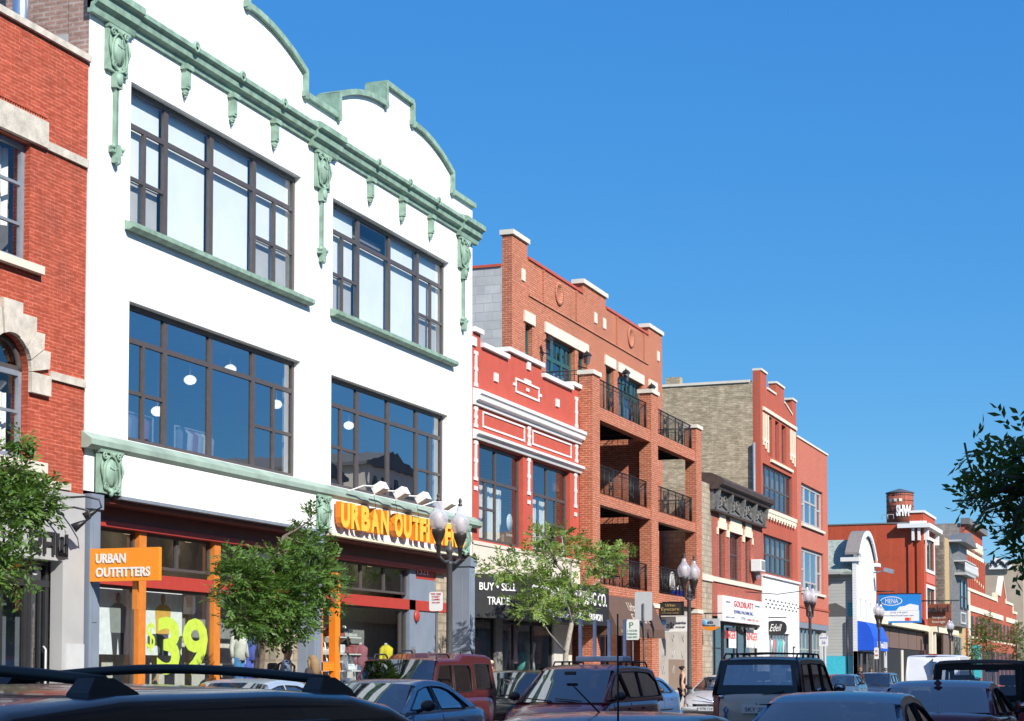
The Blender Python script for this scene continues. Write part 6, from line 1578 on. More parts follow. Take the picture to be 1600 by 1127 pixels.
    if sp.get('rearpanel'):
        pb, pt, ins = sp['rearpanel']
        def at(a): return (cr[0]+(r0[0]-cr[0])*a, cr[1]+(r0[1]-cr[1])*a)
        wl = lambda a: hx(at(a)[1])-.01
        m = MB(); out = [(-wl(0), 0), (wl(0), 0), (wl(1), .985), (-wl(1), .985)]; ho = [(-wl(pb)+ins, pb), (wl(pb)-ins, pb), (wl(pt)-ins, pt), (-wl(pt)+ins, pt)]
        m.slab(out, [ho], lambda a, bb, d: (a, at(bb)[0]+d-.03*(1-(a/hw)**2), at(bb)[1]), .03); m.build('tailgate_frame', fm, t, local=True)
        g = MB(); g.add([(a, at(bb)[0]+.012-.03*(1-(a/hw)**2), at(bb)[1]) for a, bb in ho], [(0, 1, 2, 3)]); g.build('rear_window', M[sp.get('rearglass', 'darkglass')], t, local=True)
    elif not sp.get('open'):
        sheet((cr[0], cr[1]), (r0[0]-.01, r0[1]), .06, .07, -.07, M[sp.get('rearglass', 'carglass')], 'rear_window')
    # inside
    fl = MB(); fl.box(-wbelt+.06, wbelt-.06, cr[0]+.1, cf[0]-.15, zb_-.30, zb_-.02) ; fl.build('cabin_floor', M['trim'], t, local=True)
    rows = sp.get('seats', ((.15, 2), (-.72, 2)))
    for yy, k in rows:
        for u in (-.38, .38):
            hd = min(.42, zr-zb_-(.14 if yy > 0 else .24)); sm = MB(); sm.rbox(u-.25, u+.25, yy-.12, yy+.05, zb_-.35, zb_+hd-.2, .05); sm.rbox(u-.13, u+.13, yy-.1, yy-.0, zb_+hd-.18, zb_+hd, .04); sm.tube([(u, yy-.05, zb_+hd-.22), (u, yy-.05, zb_+hd-.15)], .03, 6)
            sm.build('front_seat' if yy > 0 else 'rear_seat', M['seat'], t, local=True)
    sw = MB(); sw.tube([(-.38+.18*math.cos(a), .62+.05*math.sin(a), zb_+.02+.17*math.sin(a)) for a in [2*math.pi*i/16 for i in range(17)]], .014, 6, False); sw.build('steering_wheel', M['trim'], t, local=True)
    sw = MB(); sw.rbox(-.12, .12, cf[0]-.62, cf[0]-.58, zr-.20, zr-.13, .02); sw.build('rear_view_mirror', M['trim'], t, local=True)
    # seams, handles, mirrors, lamps
    def ring_side(yy, s, z0=None, z1=None):
        w = half(yy); zt = lerp_pts(deck, yy); zb = zs; mid = zb+(zt-zb)*.5
        return [(s*(q_+.001), yy, z_) for q_, z_ in [(.96*w, zb+.07), (w, zb+.22), (w, mid), (w*.985, zt-.17), (w*.955, zt-.07)]]
    for s in (-1, 1):
        for yy in sp.get('seams', (.95, .0, -.95)):
            if any(abs(yy-q_) < wr+.08 for q_ in wy): continue
            m = MB(); m.tube(ring_side(yy, s), .005, 4); m.build('door_seam', M['trim'], t, local=True)
        for yy in sp.get('handles', (.1, -.85)):
            zt = lerp_pts(deck, yy); m = MB(); m.rbox(s*half(yy)*.985, s*(half(yy)*.985+.03), yy-.09, yy+.07, zt-.20, zt-.165, .01); m.build('door_handle', pm, t, local=True)
        my = cf[0]-.38; zt = lerp_pts(deck, my)
        m = MB(); m.ball((s*(hw+.12), my, zt+.09), .12, .07, .085, 12, 8); m.tube([(s*(hw-.06), my-.02, zt+.0), (s*(hw+.06), my-.01, zt+.05)], .03, 6); mo = m.build('door_mirror', M[sp.get('mirrormat', 'trim')] if not sp.get('mirrorpaint') else pm, t, local=True)
        m = MB(); m.lathe((s*(hw+.12), my-.062, zt+.09), [(0, 0), (.1, .001), (.1, .006)], 14, 'y', sy=.72); m.build('mirror_glass', M['chrome'], mo, local=True)
        st = MB(); st.tube([(s*(half(yy_)+.004), yy_, zs+.34) for yy_ in [wy[1]+wr+.1+(wy[0]-wy[1]-2*wr-.2)*i/8 for i in range(9)]], .02, 6); st.build('side_moulding', M['trim'], t, local=True)
        # headlamp / tail lamp
        yf = L/2-.10; zf = lerp_pts(deck, yf); wf = half(yf)
        m = MB(); m.ball((s*wf*.70, yf-.02, zf-.16), wf*.26, .14, .075, 14, 8); h_ = m.build('headlight', M['lens'], t, local=True)
        m = MB(); m.ball((s*(wf*.93), yf-.08, zf-.16), .07, .12, .06, 10, 6); m.build('indicator', M['amber'], h_, local=True)
        yr_ = -L/2+.07; zq = lerp_pts(deck, yr_); wq = half(yr_)
        tl = sp.get('taillamp', 'wide')
        m = MB()
        if tl == 'tall': m.rbox(s*(wq*.99-.11), s*(wq*.99+.012), yr_-.075, yr_+.12, zq-.45, zq-.03, .02)
        else: m.ball((s*wq*.80, yr_+.02, zq-.16), wq*.2, .12, .08, 12, 8)
        m.build('taillight', M['redlens'], t, local=True)
    zf = lerp_pts(deck, L/2-.06)
    m = MB(); m.rbox(-hw*.42, hw*.42, L/2-.06, L/2+.012, zf-.25, zf-.08, .02); g_ = m.build('grille', M['trim'], t, local=True)
    m = MB()
    for k in range(4): m.box(-hw*.40, hw*.40, L/2+.013, L/2+.02, zf-.235+k*.042, zf-.222+k*.042)
    m.build('grille_bars', M['chrome'], g_, local=True)['kind'] = 'stuff'
    m = MB(); m.ball((0, L/2+.025, zf-.16), .06, .012, .045); m.build('badge', M['chrome'], g_, local=True)
    for yy, s, nm in ((L/2, 1, 'front_bumper'), (-L/2, -1, 'rear_bumper')):
        m = MB(); pts = [(hw*.88*math.sin(a), yy+s*(.05-.16*(1-math.cos(a))), .42) for a in [math.pi/2*(i/6-1) for i in range(13)]]
        m.tube(pts, .095, 8); bo = m.build(nm, M['trim'] if sp.get('bumper') else pm, t, local=True)
        if s == -1 or sp.get('frontplate', True):
            z0 = .62 if s == -1 else .38; z0 = sp.get('platez', z0) if s == -1 else z0
            m = MB(); m.box(-.26, .26, yy+s*.02, yy+s*.155, z0, z0+.13) if s == 1 else m.box(-.26, .26, yy-.05, yy+.02, z0, z0+.15)
            po = m.build('licence_plate', M['platewhite'], t, local=True)
            yq = yy+s*.158 if s == 1 else yy-.052
            m = MB(); m.text(sp.get('plate', 'S214 803'), (0, yq, z0+.03), (-s, 0, 0), (0, 0, 1), .075, .4, .004, align='C'); m.build('plate_number', M['blackframe'], po, local=True)
    m = MB(); yb_ = cf[0]+.02
    for q_ in (-.45, .15): m.tube([(q_, yb_+.06, cf[1]+.03), (q_+.55, yb_-.0, cf[1]+.085)], .012, 5)
    m.build('wipers', M['trim'], t, local=True)['kind'] = 'stuff'
    return t
def roofrack(t, sp, bars=(.5, -.7), z=.07, mk='trim', y0=.7, y1=-1.4):
    zr = max(z_ for _, z_ in sp['roof']); wr_ = sp.get('wroof', sp['W']/2*.74)-.06
    for s in (-1, 1):
        m = MB(); m.tube([(s*wr_, y0+.12, zr-.035), (s*wr_, y0, zr+z), (s*wr_, (y0+y1)/2, zr+z+.01), (s*wr_, y1, zr+z), (s*wr_, y1-.12, zr-.035)], .018, 6)
        for q in (.25, .5, .75): m.tube([(s*wr_, y0+(y1-y0)*q, zr-.03), (s*wr_, y0+(y1-y0)*q, zr+z)], .022, 6)
        m.build('roof_rail', M[mk], t, local=True)
    for b in bars:
        m = MB(); m.tube([(-wr_, b, zr+z), (0, b, zr+z+.02), (wr_, b, zr+z)], .016, 6); m.build('roof_bar', M[mk], t, local=True)

def sedan(H=1.43, L=4.6, W=1.78, lift=0, coupe=False):
    b = H-.47
    return dict(L=L, W=W, wb=(1.38, -1.32), wr=.32, belt=b, wroof=W/2*.68, wbelt=W/2*.92,
        deck=[(-L/2, b-.08), (-L/2+.1, b+.01), (-L/2+.35, b+.05), (-1.45, b+.04), (.9, b), (1.1, b-.02), (L/2-.5, b-.17), (L/2-.12, b-.30), (L/2, b-.42)],
        cowl=(1.15, b-.01), tail=(-1.62, b+.05),
        roof=[(.38, H-.07), (.18, H-.025), (-.1, H), (-.5, H-.005), (-.8, H-.04), (-.98, H-.09)],
        windows=[[(.92, b+.03), (.33, H-.165), (.05, H-.115), (-.13, H-.10), (-.13, b+.03)], [(-.21, b+.03), (-.21, H-.10), (-.6, H-.115), (-.85, H-.17), (-1.12, b+.14), (-1.15, b+.03)], [(-1.2, b+.04), (-1.17, b+.14), (-.94, H-.2), (-1.33, b+.05)]],
        seams=(.95, -.17, -.98), handles=(0.02, -.92))
def suv(H=1.75, L=4.5, W=1.78, b=None, step=0, belt=1.05):
    b = belt
    return dict(L=L, W=W, wb=(1.35, -1.3), wr=.37, belt=b, wroof=W/2*.80, wbelt=W/2*.955,
        deck=[(-L/2, b-.05), (-L/2+.06, b), (-1.0, b), (.95, b-.0), (1.1, b-.03), (L/2-.4, b-.12), (L/2-.08, b-.2), (L/2, b-.34)],
        cowl=(1.1, b-.02), tail=(-L/2+.05, b),
        roof=[(.55, H-.06), (.35, H-.015), (0, H), (-1.2, H), (-L/2+.45, H-.02), (-L/2+.24, H-.06)],
        windows=[[(.95, b+.04), (.50, H-.17), (.02, H-.13), (.02, b+.04)], [(-.06, b+.04), (-.06, H-.13), (-.95, H-.13), (-.95, b+.04)], [(-1.05, b+.04), (-1.05, H-.13), (-L/2+.42, H-.15), (-L/2+.27, b+.04)]],
        rearpanel=(.08, .86, .12), taillamp='tall', sideglass='darkglass', seams=(.95, -.02, -1.0), handles=(.12, -.88), endround=.3, bumper=True)
def pal(name, c, metal=.35, rough=.25): return paint(name, c, metal, rough)
P_ = math.pi
# 1 dark navy wagon with roof bars at the bottom left
sp = sedan(1.46, 4.8, 1.86); bb = sp['belt']
sp.update(tail=(-2.2, bb+.04), wroof=.72, roof=[(.50, 1.34), (.30, 1.405), (.0, 1.445), (-.5, 1.46), (-1.4, 1.455), (-1.9, 1.42), (-2.02, 1.38)],
    deck=[(-2.4, bb-.1), (-2.3, bb+.0), (.9, bb), (1.1, bb-.02), (1.9, bb-.17), (2.3, bb-.30), (2.4, bb-.42)],
    windows=[[(.95, bb+.03), (.42, 1.27), (.1, 1.33), (-.15, 1.345), (-.15, bb+.03)], [(-.23, bb+.03), (-.23, 1.345), (-1.1, 1.35), (-1.1, bb+.03)], [(-1.18, bb+.03), (-1.18, 1.35), (-1.8, 1.32), (-2.0, bb+.05)]], rearpanel=(.1, .85, .12))
cA = car('station_wagon', 'dark navy station wagon with thick black roof bars, cut off by the bottom left corner', 'car', -3.38, 5.55, 0, sp, pal('navy_metallic_paint', (.007, .012, .028), .1))
for yq in (-.02, -1.38):
    m = MB(); pts = [(-.64+1.28*i/12, yq, 1.455+.025+.040*math.sin(P_*i/12)) for i in range(13)]; m.tube(pts, .017, 8); bo = m.build('roof_bar', M['trim'], cA, local=True)
    for s in (-1, 1):
        m = MB(); m.slab([(-.17, 1.345), (.19, 1.345), (.12, 1.45), (.02, 1.49), (-.07, 1.49), (-.12, 1.45)], (), lambda a, z, d: (s*(.60+d-.012*(z-1.36)/.17*5*(1 if d > .01 else 0)), yq+a, z), .10); m.build('bar_foot', M['trim'], bo, local=True)
m = MB(); m.tube([(.66, .4, 1.35), (.70, -.5, 1.375), (.69, -1.6, 1.37)], .008, 5); m.build('roof_gutter', M['trim'], cA, local=True)
# 2 pale blue-silver car parked at the shop
car('parked_car', 'pale silver blue sedan parked at the kerb before the lime price window', 'car', -14.2, 25.6, P_, sedan(1.43, 4.5), pal('pale_silver_blue', (.42, .50, .60)))
# 3 grey-blue sedan, oncoming
sp = sedan(1.43, 4.55, 1.8); sp['frontplate'] = False
car('sedan', 'steel blue rounded sedan facing the camera in the near oncoming lane', 'car', -11.3, 24.75, P_, sp, pal('steel_blue_metallic', (.20, .27, .36), .3))
# 4 maroon off-roader with raised rear roof
sp = suv(1.86, 4.7, 1.80, belt=1.12); H = 1.86
sp.update(roof=[(.62, 1.78), (.5, 1.81), (-.15, 1.82), (-.42, 1.825), (-.62, 1.92), (-1.0, 1.935), (-1.9, 1.92), (-2.14, 1.87)], wroof=.77,
    windows=[[(1.0, 1.17), (.62, 1.68), (.02, 1.69), (.02, 1.17)], [(-.06, 1.17), (-.06, 1.69), (-.88, 1.69), (-.98, 1.6), (-.98, 1.17)], [(-1.16, 1.22), (-1.16, 1.72), (-2.0, 1.72), (-2.08, 1.22)]], sideglass='darkglass')
cD = car('off_roader', 'maroon off-roader with a raised rear roof and black roof rails parked at the kerb', 'car', -14.15, 32.3, P_, sp, pal('maroon_paint', (.085, .014, .016), .1))
for s in (-1, 1):
    m = MB(); m.tube([(s*.66, .45, 1.80), (s*.66, .38, 1.90), (s*.66, -.1, 1.905), (s*.66, -.2, 1.84)], .018, 6); m.build('roof_rail', M['trim'], cD, local=True)
    m = MB(); m.tube([(s*.66, -.8, 1.93), (s*.66, -.85, 1.99), (s*.66, -1.35, 1.995), (s*.66, -1.45, 1.93)], .018, 6); m.build('roof_rail', M['trim'], cD, local=True)
# 5 black parked crossover
car('parked_car', 'black hatchback parked nose first between the maroon off-roader and the maroon minivan', 'car', -14.2, 38.6, P_, suv(1.60, 4.2, 1.72, belt=1.0), pal('black_paint_metallic', (.012, .013, .016)))
# 6 minivan
def minivan(H=1.70):
    b = 1.02; L = 5.1; W = 1.92
    return dict(L=L, W=W, wb=(1.55, -1.4), wr=.33, belt=b, wroof=.74, wbelt=.90,
        deck=[(-L/2, b-.1), (-L/2+.1, b+.02), (1.0, b-.0), (1.5, b-.05), (2.1, b-.20), (2.42, b-.33), (L/2, b-.48)], cowl=(1.55, b-.05), tail=(-L/2+.08, b),
        roof=[(.52, H-.10), (.3, H-.04), (-.1, H), (-1.0, H), (-1.9, H-.03), (-2.2, H-.09)],
        windows=[[(1.1, b+.05), (.98, b+.2), (.52, H-.2), (.30, H-.17), (-.02, b+.05)], [(-.12, b+.04), (.18, H-.17), (.0, H-.14), (-.95, H-.13), (-.95, b+.04)], [(-1.0, b+.04), (-1.0, H-.13), (-1.85, H-.16), (-2.25, b+.35), (-2.32, b+.06)]],
        rearpanel=(.1, .85, .14), sideglass='darkglass', openwin=0, seams=(1.05, -.08, -1.0), handles=(.05, -.9), endround=.55, plate='K18 5520')
sp = minivan(); cF = car('minivan', 'dark maroon minivan facing the camera with a pale roof rack of upright posts', 'car', -11.15, 33.95, P_, sp, pal('dark_maroon_metallic', (.20, .018, .032), .05))
roofrack(cF, sp, (), .06, 'trim', -.1, -1.9)
m = MB(); m.rbox(-.54, .48, -1.35, -.8, 1.77, 1.88, .03); ro = m.build('rack_tray', plain('pale_blue_grey_rack', (.58, .62, .66), .5), cF, local=True)
for k, xx in enumerate((-.50, -.17, .14, .45)):
    m = MB(); m.box(xx-.03, xx+.03, -1.06, -1.0, 1.882, 2.60); m.box(xx-.038, xx+.038, -1.07, -.99, 2.60, 2.63); m.build('rack_post', plain('pale_blue_grey_post', (.70, .76, .84), .5), ro, local=True)
m = MB(); m.ball((-.4, .18, 1.38), .1, .11, .13); m.tube([(-.4, .15, 1.28), (-.4, .12, 1.1), (-.4, .1, .98)], [.07, .2, .19], 8); m.build('seated_driver', plain('driver_dark_jacket', (.03, .03, .04), .9), cF, local=True)
# 7 blue car edge, 8 silver wagon
car('parked_car', 'blue sedan parked at the kerb, its tail showing past the minivan', 'car', -14.2, 47.3, P_, sedan(1.46, 4.5), pal('mid_blue_paint', (.07, .16, .34)))
sp = sedan(1.5, 4.7, 1.82); sp['plate'] = 'V70 114'
cH = car('parked_car', 'silver wagon with a slashed grille badge parked facing the camera beyond the minivan', 'car', -14.0, 57.2, P_, sp, pal('bright_silver_paint', (.60, .61, .62), .3))
m = MB(); m.tube([(-.36, 2.365, .62), (.36, 2.365, .84)], .014, 5); m.build('grille_slash', M['chrome'], cH, local=True)
# 9 two-tone sport utility seen from behind
sp = suv(1.84, 4.4, 1.76, belt=1.15); sp.update(platez=.80, plate='SKY 204', rearglass='carglass', framemat=pal('black_gloss_upper', (.008, .009, .012), .0, .3), rearpanel=(.26, .86, .15), wroof=.74)
cI = car('sport_utility', 'two tone sport utility seen from behind, black above and grey below, roof rack on top', 'car', -7.35, 34.6, 0, sp, pal('warm_grey_paint', (.42, .40, .36), .1))
roofrack(cI, sp, (-.2, -1.4), .055, 'trim', .2, -1.75)
m = MB(); m.box(-.04, .0, -2.215, -2.205, .3, 1.0); m.box(-.42, .42, -2.235, -2.19, .72, .98); m.v = m.v; 
MB().box(.06, .62, -2.225, -2.2, .72, .97).build('plate_recess', M['trim'], cI, local=True)
MB().box(-.004, .004, -2.222, -2.2, .5, .99).build('tailgate_seam', M['trim'], cI, local=True)
m = MB(); m.tube([(-.6, -2.215, .72), (-.54, -2.215, .86), (-.58, -2.215, .92), (-.62, -2.215, .86), (-.56, -2.215, .72)], .014, 5); m.build('ribbon_sticker', plain('blue_ribbon', (.2, .35, .7), .5), cI, local=True)
m = MB(); m.tube([(.1, -2.16, 1.13), (.5, -2.15, 1.2)], .012, 5); m.build('rear_wiper', M['trim'], cI, local=True)
m = MB(); m.lathe((-.66, -2.19, 1.1), [(0, -.02), (.05, -.02), (.05, 0)], 12, 'y', sy=.6); m.build('oval_badge', M['chrome'], cI, local=True)
# 10 navy sedan nearest on the right
sp = sedan(1.33, 4.5, 1.74); sp['wroof'] = .60
cJ = car('sedan', 'dark blue sedan seen from behind, only its roof and rear window above the frame edge', 'car', -3.08, 17.75, 0, sp, pal('deep_blue_metallic', (.03, .05, .10), .2))
m = MB(); m.ball((.18, -1.2, 1.12), .02, .01, .02); m.build('hanging_charm', plain('red_charm', (.6, .02, .03), .5), cJ, local=True)
# 11 maroon sedan ahead
sp = sedan(1.42, 4.6, 1.80); sp['wroof'] = .66
cK = car('sedan', 'maroon sedan seen from behind with a small diamond sticker high on its rear window', 'car', -3.12, 25.75, 0, sp, pal('maroon_pearl_paint', (.13, .02, .045), .2))
m = MB(); m.obox((.0, -.99, 1.388), (1, 0, 1), (0, 1, 0), (-1, 0, 1), .04, .012, .04); m.build('diamond_sticker', plain('dark_red_sticker', (.12, .01, .03), .5), cK, local=True)
# 12 two small parked cars far left
car('parked_car', 'small blue hatchback parked beyond the two tone sport utility, nearer of a bluish pair', 'car', -14.1, 79.0, P_, sedan(1.54, 4.2), pal('slate_blue_paint', (.08, .14, .22)))
car('parked_car', 'dark blue crossover parked beside the lamp post under the blue awning', 'car', -14.1, 88.5, P_, suv(1.62, 4.3, 1.8, belt=1.0), pal('dark_blue_paint', (.04, .07, .13)))
# 13 van
sp = suv(2.18, 5.0, 1.98, belt=1.25); H = 2.18
sp.update(wr=.35, wroof=.86, windows=[[(.98, 1.3), (.55, 1.85), (.2, 1.85), (.2, 1.3)]], rearpanel=(.30, .8, .99), bumper=True, platez=.5, seams=(.9, .1, -.9))
cM = car('van', 'pale grey panel van seen from behind with two blind rear doors', 'van', -7.9, 63.8, 0, sp, pal('pale_grey_van_paint', (.66, .68, .72), .0, .35))
MB().box(-.005, .005, -2.55, -2.25, .5, 2.05).build('door_gap', M['trim'], cM, local=True); MB().box(.04, .14, -2.5, -2.4, 1.2, 1.3).build('door_handle', M['trim'], cM, local=True)
MB().box(-.15, .15, -2.33, -2.22, 2.16, 2.21).build('high_brake_light', M['redlens'], cM, local=True)
# 14 open topped jeep
sp = suv(1.75, 3.9, 1.62, belt=1.08)
sp.update(wroof=.72, wbelt=.76, open=False, framemat=plain('black_canvas_top', (.008, .008, .009), .9), rearpanel=(.14, .82, .13), sideglass='glassS', rearglass='glassS', frontglass='glassS',
   windows=[[(.95, 1.12), (.55, 1.55), (.05, 1.6), (.05, 1.12)], [(-.06, 1.12), (-.06, 1.6), (-1.7, 1.58), (-1.72, 1.12)]], seats=((.1, 2), (-.8, 2)), wb=(1.2, -1.15))
cN = car('jeep', 'black soft top off-road jeep seen from behind, its headrests showing through the back', 'car', -3.2, 32.4, 0, sp, pal('jeep_black_paint', (.012, .013, .015), .2))
m = MB(); m.lathe((.25, -2.12, .85), [(.05, -.06), (.34, -.07), (.37, 0), (.34, .09), (.05, .08)], 20, 'y'); m.build('spare_wheel', M['rubber'], cN, local=True)
# 15 low maroon roof at the bottom edge with antennas
sp = sedan(1.24, 4.3, 1.74); sp['wroof'] = .66
cO = car('sedan', 'brown maroon low car at the bottom edge, whip antenna on its roof', 'car', -3.6, 11.9, 0, sp, pal('brown_maroon_paint', (.13, .05, .045), .3))
m = MB(); m.tube([(-.05, -.35, 1.2), (-.16, -.75, 1.44)], [.007, .004], 5); m.build('roof_antenna', M['trim'], cO, local=True)
m = MB(); x_, z_ = onY(965, 960, 10.1); m.tube([(x_+3.6, -1.8, .85), (x_+3.6, -1.8, z_-ROAD)], [.008, .005], 5); m.build('mast_antenna', M['trim'], cO, local=True)
# cars further up the street
for k, (xx, yy, hd, c, lb) in enumerate(((-14.1, 104, P_, (.3, .31, .32), 'grey sedan parked far up the left kerb by the brick shops'), (-3.0, 41.5, 0, (.02, .02, .03), 'black sedan parked at the right kerb beyond the jeep'), (-14.1, 112, P_, (.04, .05, .06), 'charcoal hatchback parked far up the left kerb beyond the grey one'), (-3.0, 50, 0, (.3, .05, .04), 'red hatchback parked on the right two places beyond the jeep'))):
    car('parked_car', lb, 'car', xx, yy, hd, sedan(1.44, 4.5), pal('far_car_paint', c))
# ================================================================ lamps
def lamp_post(x, y, label):
    t = thing('street_lamp', label, 'street lamp', (x, y, WALK+.002), 'twin globe lamps along the left pavement')
    m = MB(); m.lathe((x, y, WALK+.002), [(.22, 0), (.22, .08), (.17, .12), (.15, .5), (.10, .6), (.085, .75), (.075, 1.6), (.065, 4.1), (.085, 4.12), (.085, 4.2), (.05, 4.25), (.03, 4.36), (0, 4.4)], 14); m.build('post', M['lamppost'], t)
    m = MB(); zz = 4.0
    m.tube([(x, y-.62, zz+.12), (x, y-.3, zz-.0), (x, y, zz+.04), (x, y+.3, zz-.0), (x, y+.62, zz+.12)], .035, 7)
    m.tube([(x, y-.6, zz+.16), (x, y-.2, zz+.18), (x, y, zz+.1), (x, y+.2, zz+.18), (x, y+.6, zz+.16)], .018, 6)
    m.lathe((x, y, zz-.06), [(.06, 0), (.08, .05), (.06, .1)], 10)
    m.build('arms', M['lamppost'], t)
    for s in (-1, 1):
        c = (x, y+s*.64, zz+.1)
        m = MB(); m.lathe(c, [(0, -.06), (.03, -.04), (.045, .0), (.05, .25), (.07, .27), (.06, .3), (.10, .40), (.145, .52), (.155, .58), (.15, .62)], 14); f = m.build('lamp_cup', M['lampdark'], t)
        m = MB(); m.lathe(c, [(.135, .60), (.18, .68), (.21, .80), (.218, .88), (.20, .96), (.155, 1.02), (.12, 1.05), (.115, 1.09), (.08, 1.12), (.075, 1.20), (.045, 1.25), (.0, 1.27)], 20); m.build('globe', M['globe'], t)
        m = MB(); m.lathe(c, [(.05, .62), (.10, .68), (.12, .80), (.10, .92), (.06, 1.0), (0, 1.02)], 12); m.build('refractor', M['lampcore'], f)
        m = MB(); m.lathe(c, [(.05, 1.25), (.055, 1.28), (.03, 1.31), (.045, 1.36), (.03, 1.41), (0, 1.45)], 10); m.build('finial', M['lampdark'], f)
    return t
M['lamppost'] = plain('grey_black_lamp_paint', (.07, .07, .075), .5, dirt=.3); M['lampdark'] = plain('dark_brown_lamp_paint', (.03, .022, .02), .45)
XL = -15.6
lm = [(37.6, 'nearest twin globe street lamp, before the right end of the orange sign'), (58.7, 'twin globe street lamp beside the rendered wall of the balcony building'), (79.6, 'twin globe street lamp before the plain salmon building'), (99.0, 'twin globe street lamp before the blue and white billboard'), (131.0, 'farthest twin globe street lamp below the rust brown square sign')]
for y, lb in lm: lamp_post(XL, y, lb)
# signs on the near lamp post and free standing ones
def street_sign(name, label, x, y, z0, z1, w, mat, text=None, post=True, top=None, face=-1, tm=None):
    t = thing(name, label, 'street sign', (x, y, WALK+.002))
    if post: MB().tube([(x, y+.03, WALK+.01), (x, y+.03, (top or z1))], .03, 6).build('post', M['lamppost'], t)
    m = MB(); r = .05; pts = []
    for cx, cz, a0 in ((w/2-r, z1-r, 0), (-w/2+r, z1-r, 90), (-w/2+r, z0+r, 180), (w/2-r, z0+r, 270)):
        for i in range(4): a = R(a0+30*i); pts.append((x+cx+r*math.cos(a), cz+r*math.sin(a)))
    m.yplate(y-.015, pts, (), .012); b = m.build('plate', mat, t)
    for (s, u, v, h, ww, mt) in (text or ()):
        q = MB(); q.text(s, (x-w/2+w*u, y-.018, z0+(z1-z0)*v), (1, 0, 0), (0, 0, 1), h*(z1-z0), ww*w, .003); q.build('lettering', mt, t)
    return t
gp = plain('parking_green', (.03, .25, .1), .5); rdp = plain('parking_red', (.55, .03, .03), .5)
x, zt = onX(0, 0)[0], 0
def at_px(px0, px1, py0, py1, X):
    y, z1 = onX((px0+px1)/2, py0, X); _, z0 = onX((px0+px1)/2, py1, X); a = onY(px0, py0, y)[0]; b = onY(px1, py0, y)[0]
    return y, z0, z1, b-a
y, z0, z1, w = at_px(992, 1019, 925, 970, -15.2); street_sign('road_sign', 'blank grey back of a tall traffic sign on a dark pole before the brown awning', -15.2, y, z0, z1, w, M['ltgrey2'], top=z1-.3)
t_ = MB().tube([(-15.2, y-.03, z0-.6), (-15.2, y-.03, z1-.35)], .028, 6).build('stiffener', M['lamppost'], [o for o in COL.objects if o.name.startswith('road_sign')][0])
y, z0, z1, w = at_px(977, 999, 968, 1000, -15.4); street_sign('parking_sign', 'white and green parking sign left of the grey traffic sign back', -15.4, y, z0, z1, w, M['whitepaint'], [('P', .3, .58, .28, .3, gp), ('2 HOUR', .15, .40, .1, .7, gp), ('PARKING', .15, .24, .1, .7, gp), ('9AM-9PM', .15, .08, .1, .7, gp)])
y, z0, z1, w = at_px(671, 692, 925, 955, -15.9); street_sign('parking_sign', 'red and white parking notice hung beside the nearest lamp post', -15.9, y, z0, z1, w, M['whitepaint'], [('TOW ZONE', .12, .84, .10, .76, rdp), ('STREET', .2, .70, .09, .6, rdp), ('CLEANING', .2, .56, .09, .6, rdp), ('9AM-3PM', .2, .4, .08, .6, rdp)])
y, z0, z1, w = at_px(1280, 1294, 994, 1010, -15.4); street_sign('bus_stop_sign', 'white and blue bus stop sign before the turquoise hoarding', -15.4, y, z0, z1, w, M['whitepaint'], [('BUS STOP', .1, .72, .18, .8, plain('bus_blue', (.03, .1, .5), .5)), ('56', .3, .2, .35, .4, plain('bus_blue', (.03, .1, .5), .5))])
y, z0, z1, w = at_px(1366, 1373, 1012, 1030, -15.5); street_sign('parking_sign', 'small white notice on the lamp post under the blue awning', -15.5, y, z0, z1, w, M['whitepaint'], [('NO', .3, .6, .2, .4, rdp), ('PARKING', .1, .25, .16, .8, rdp)])

# ================================================================ trees
def leaf_sprig(m, p, d, length, nleaf, ll, lw, droop=.3):
    """a twig with leaflets in two rows"""
    d = unit(d + Vector((0, 0, -droop*random.random()))); side = d.cross(Vector((random.uniform(-.4, .4), random.uniform(-.4, .4), 1))); side = unit(side); up = side.cross(d)
    for i in range(nleaf):
        s = -1 if i % 2 else 1; q = p + d*(length*(i+.6)/nleaf)
        a = unit(d*random.uniform(.5, .9) + side*s*random.uniform(.5, 1) + up*random.uniform(-.5, .4)); b = unit(a.cross(up+Vector((random.uniform(-.5, .5), random.uniform(-.5, .5), random.uniform(-.5, .5)))))
        L = ll*random.uniform(.7, 1.25); w = lw*random.uniform(.8, 1.2); e = q+a*L; mid = q+a*L*.45 - up*L*.05
        n = len(m.v); m.v += [q, mid+b*w, e, mid-b*w]; m.f.append([n, n+1, n+2, n+3]); m.sm.append(False)
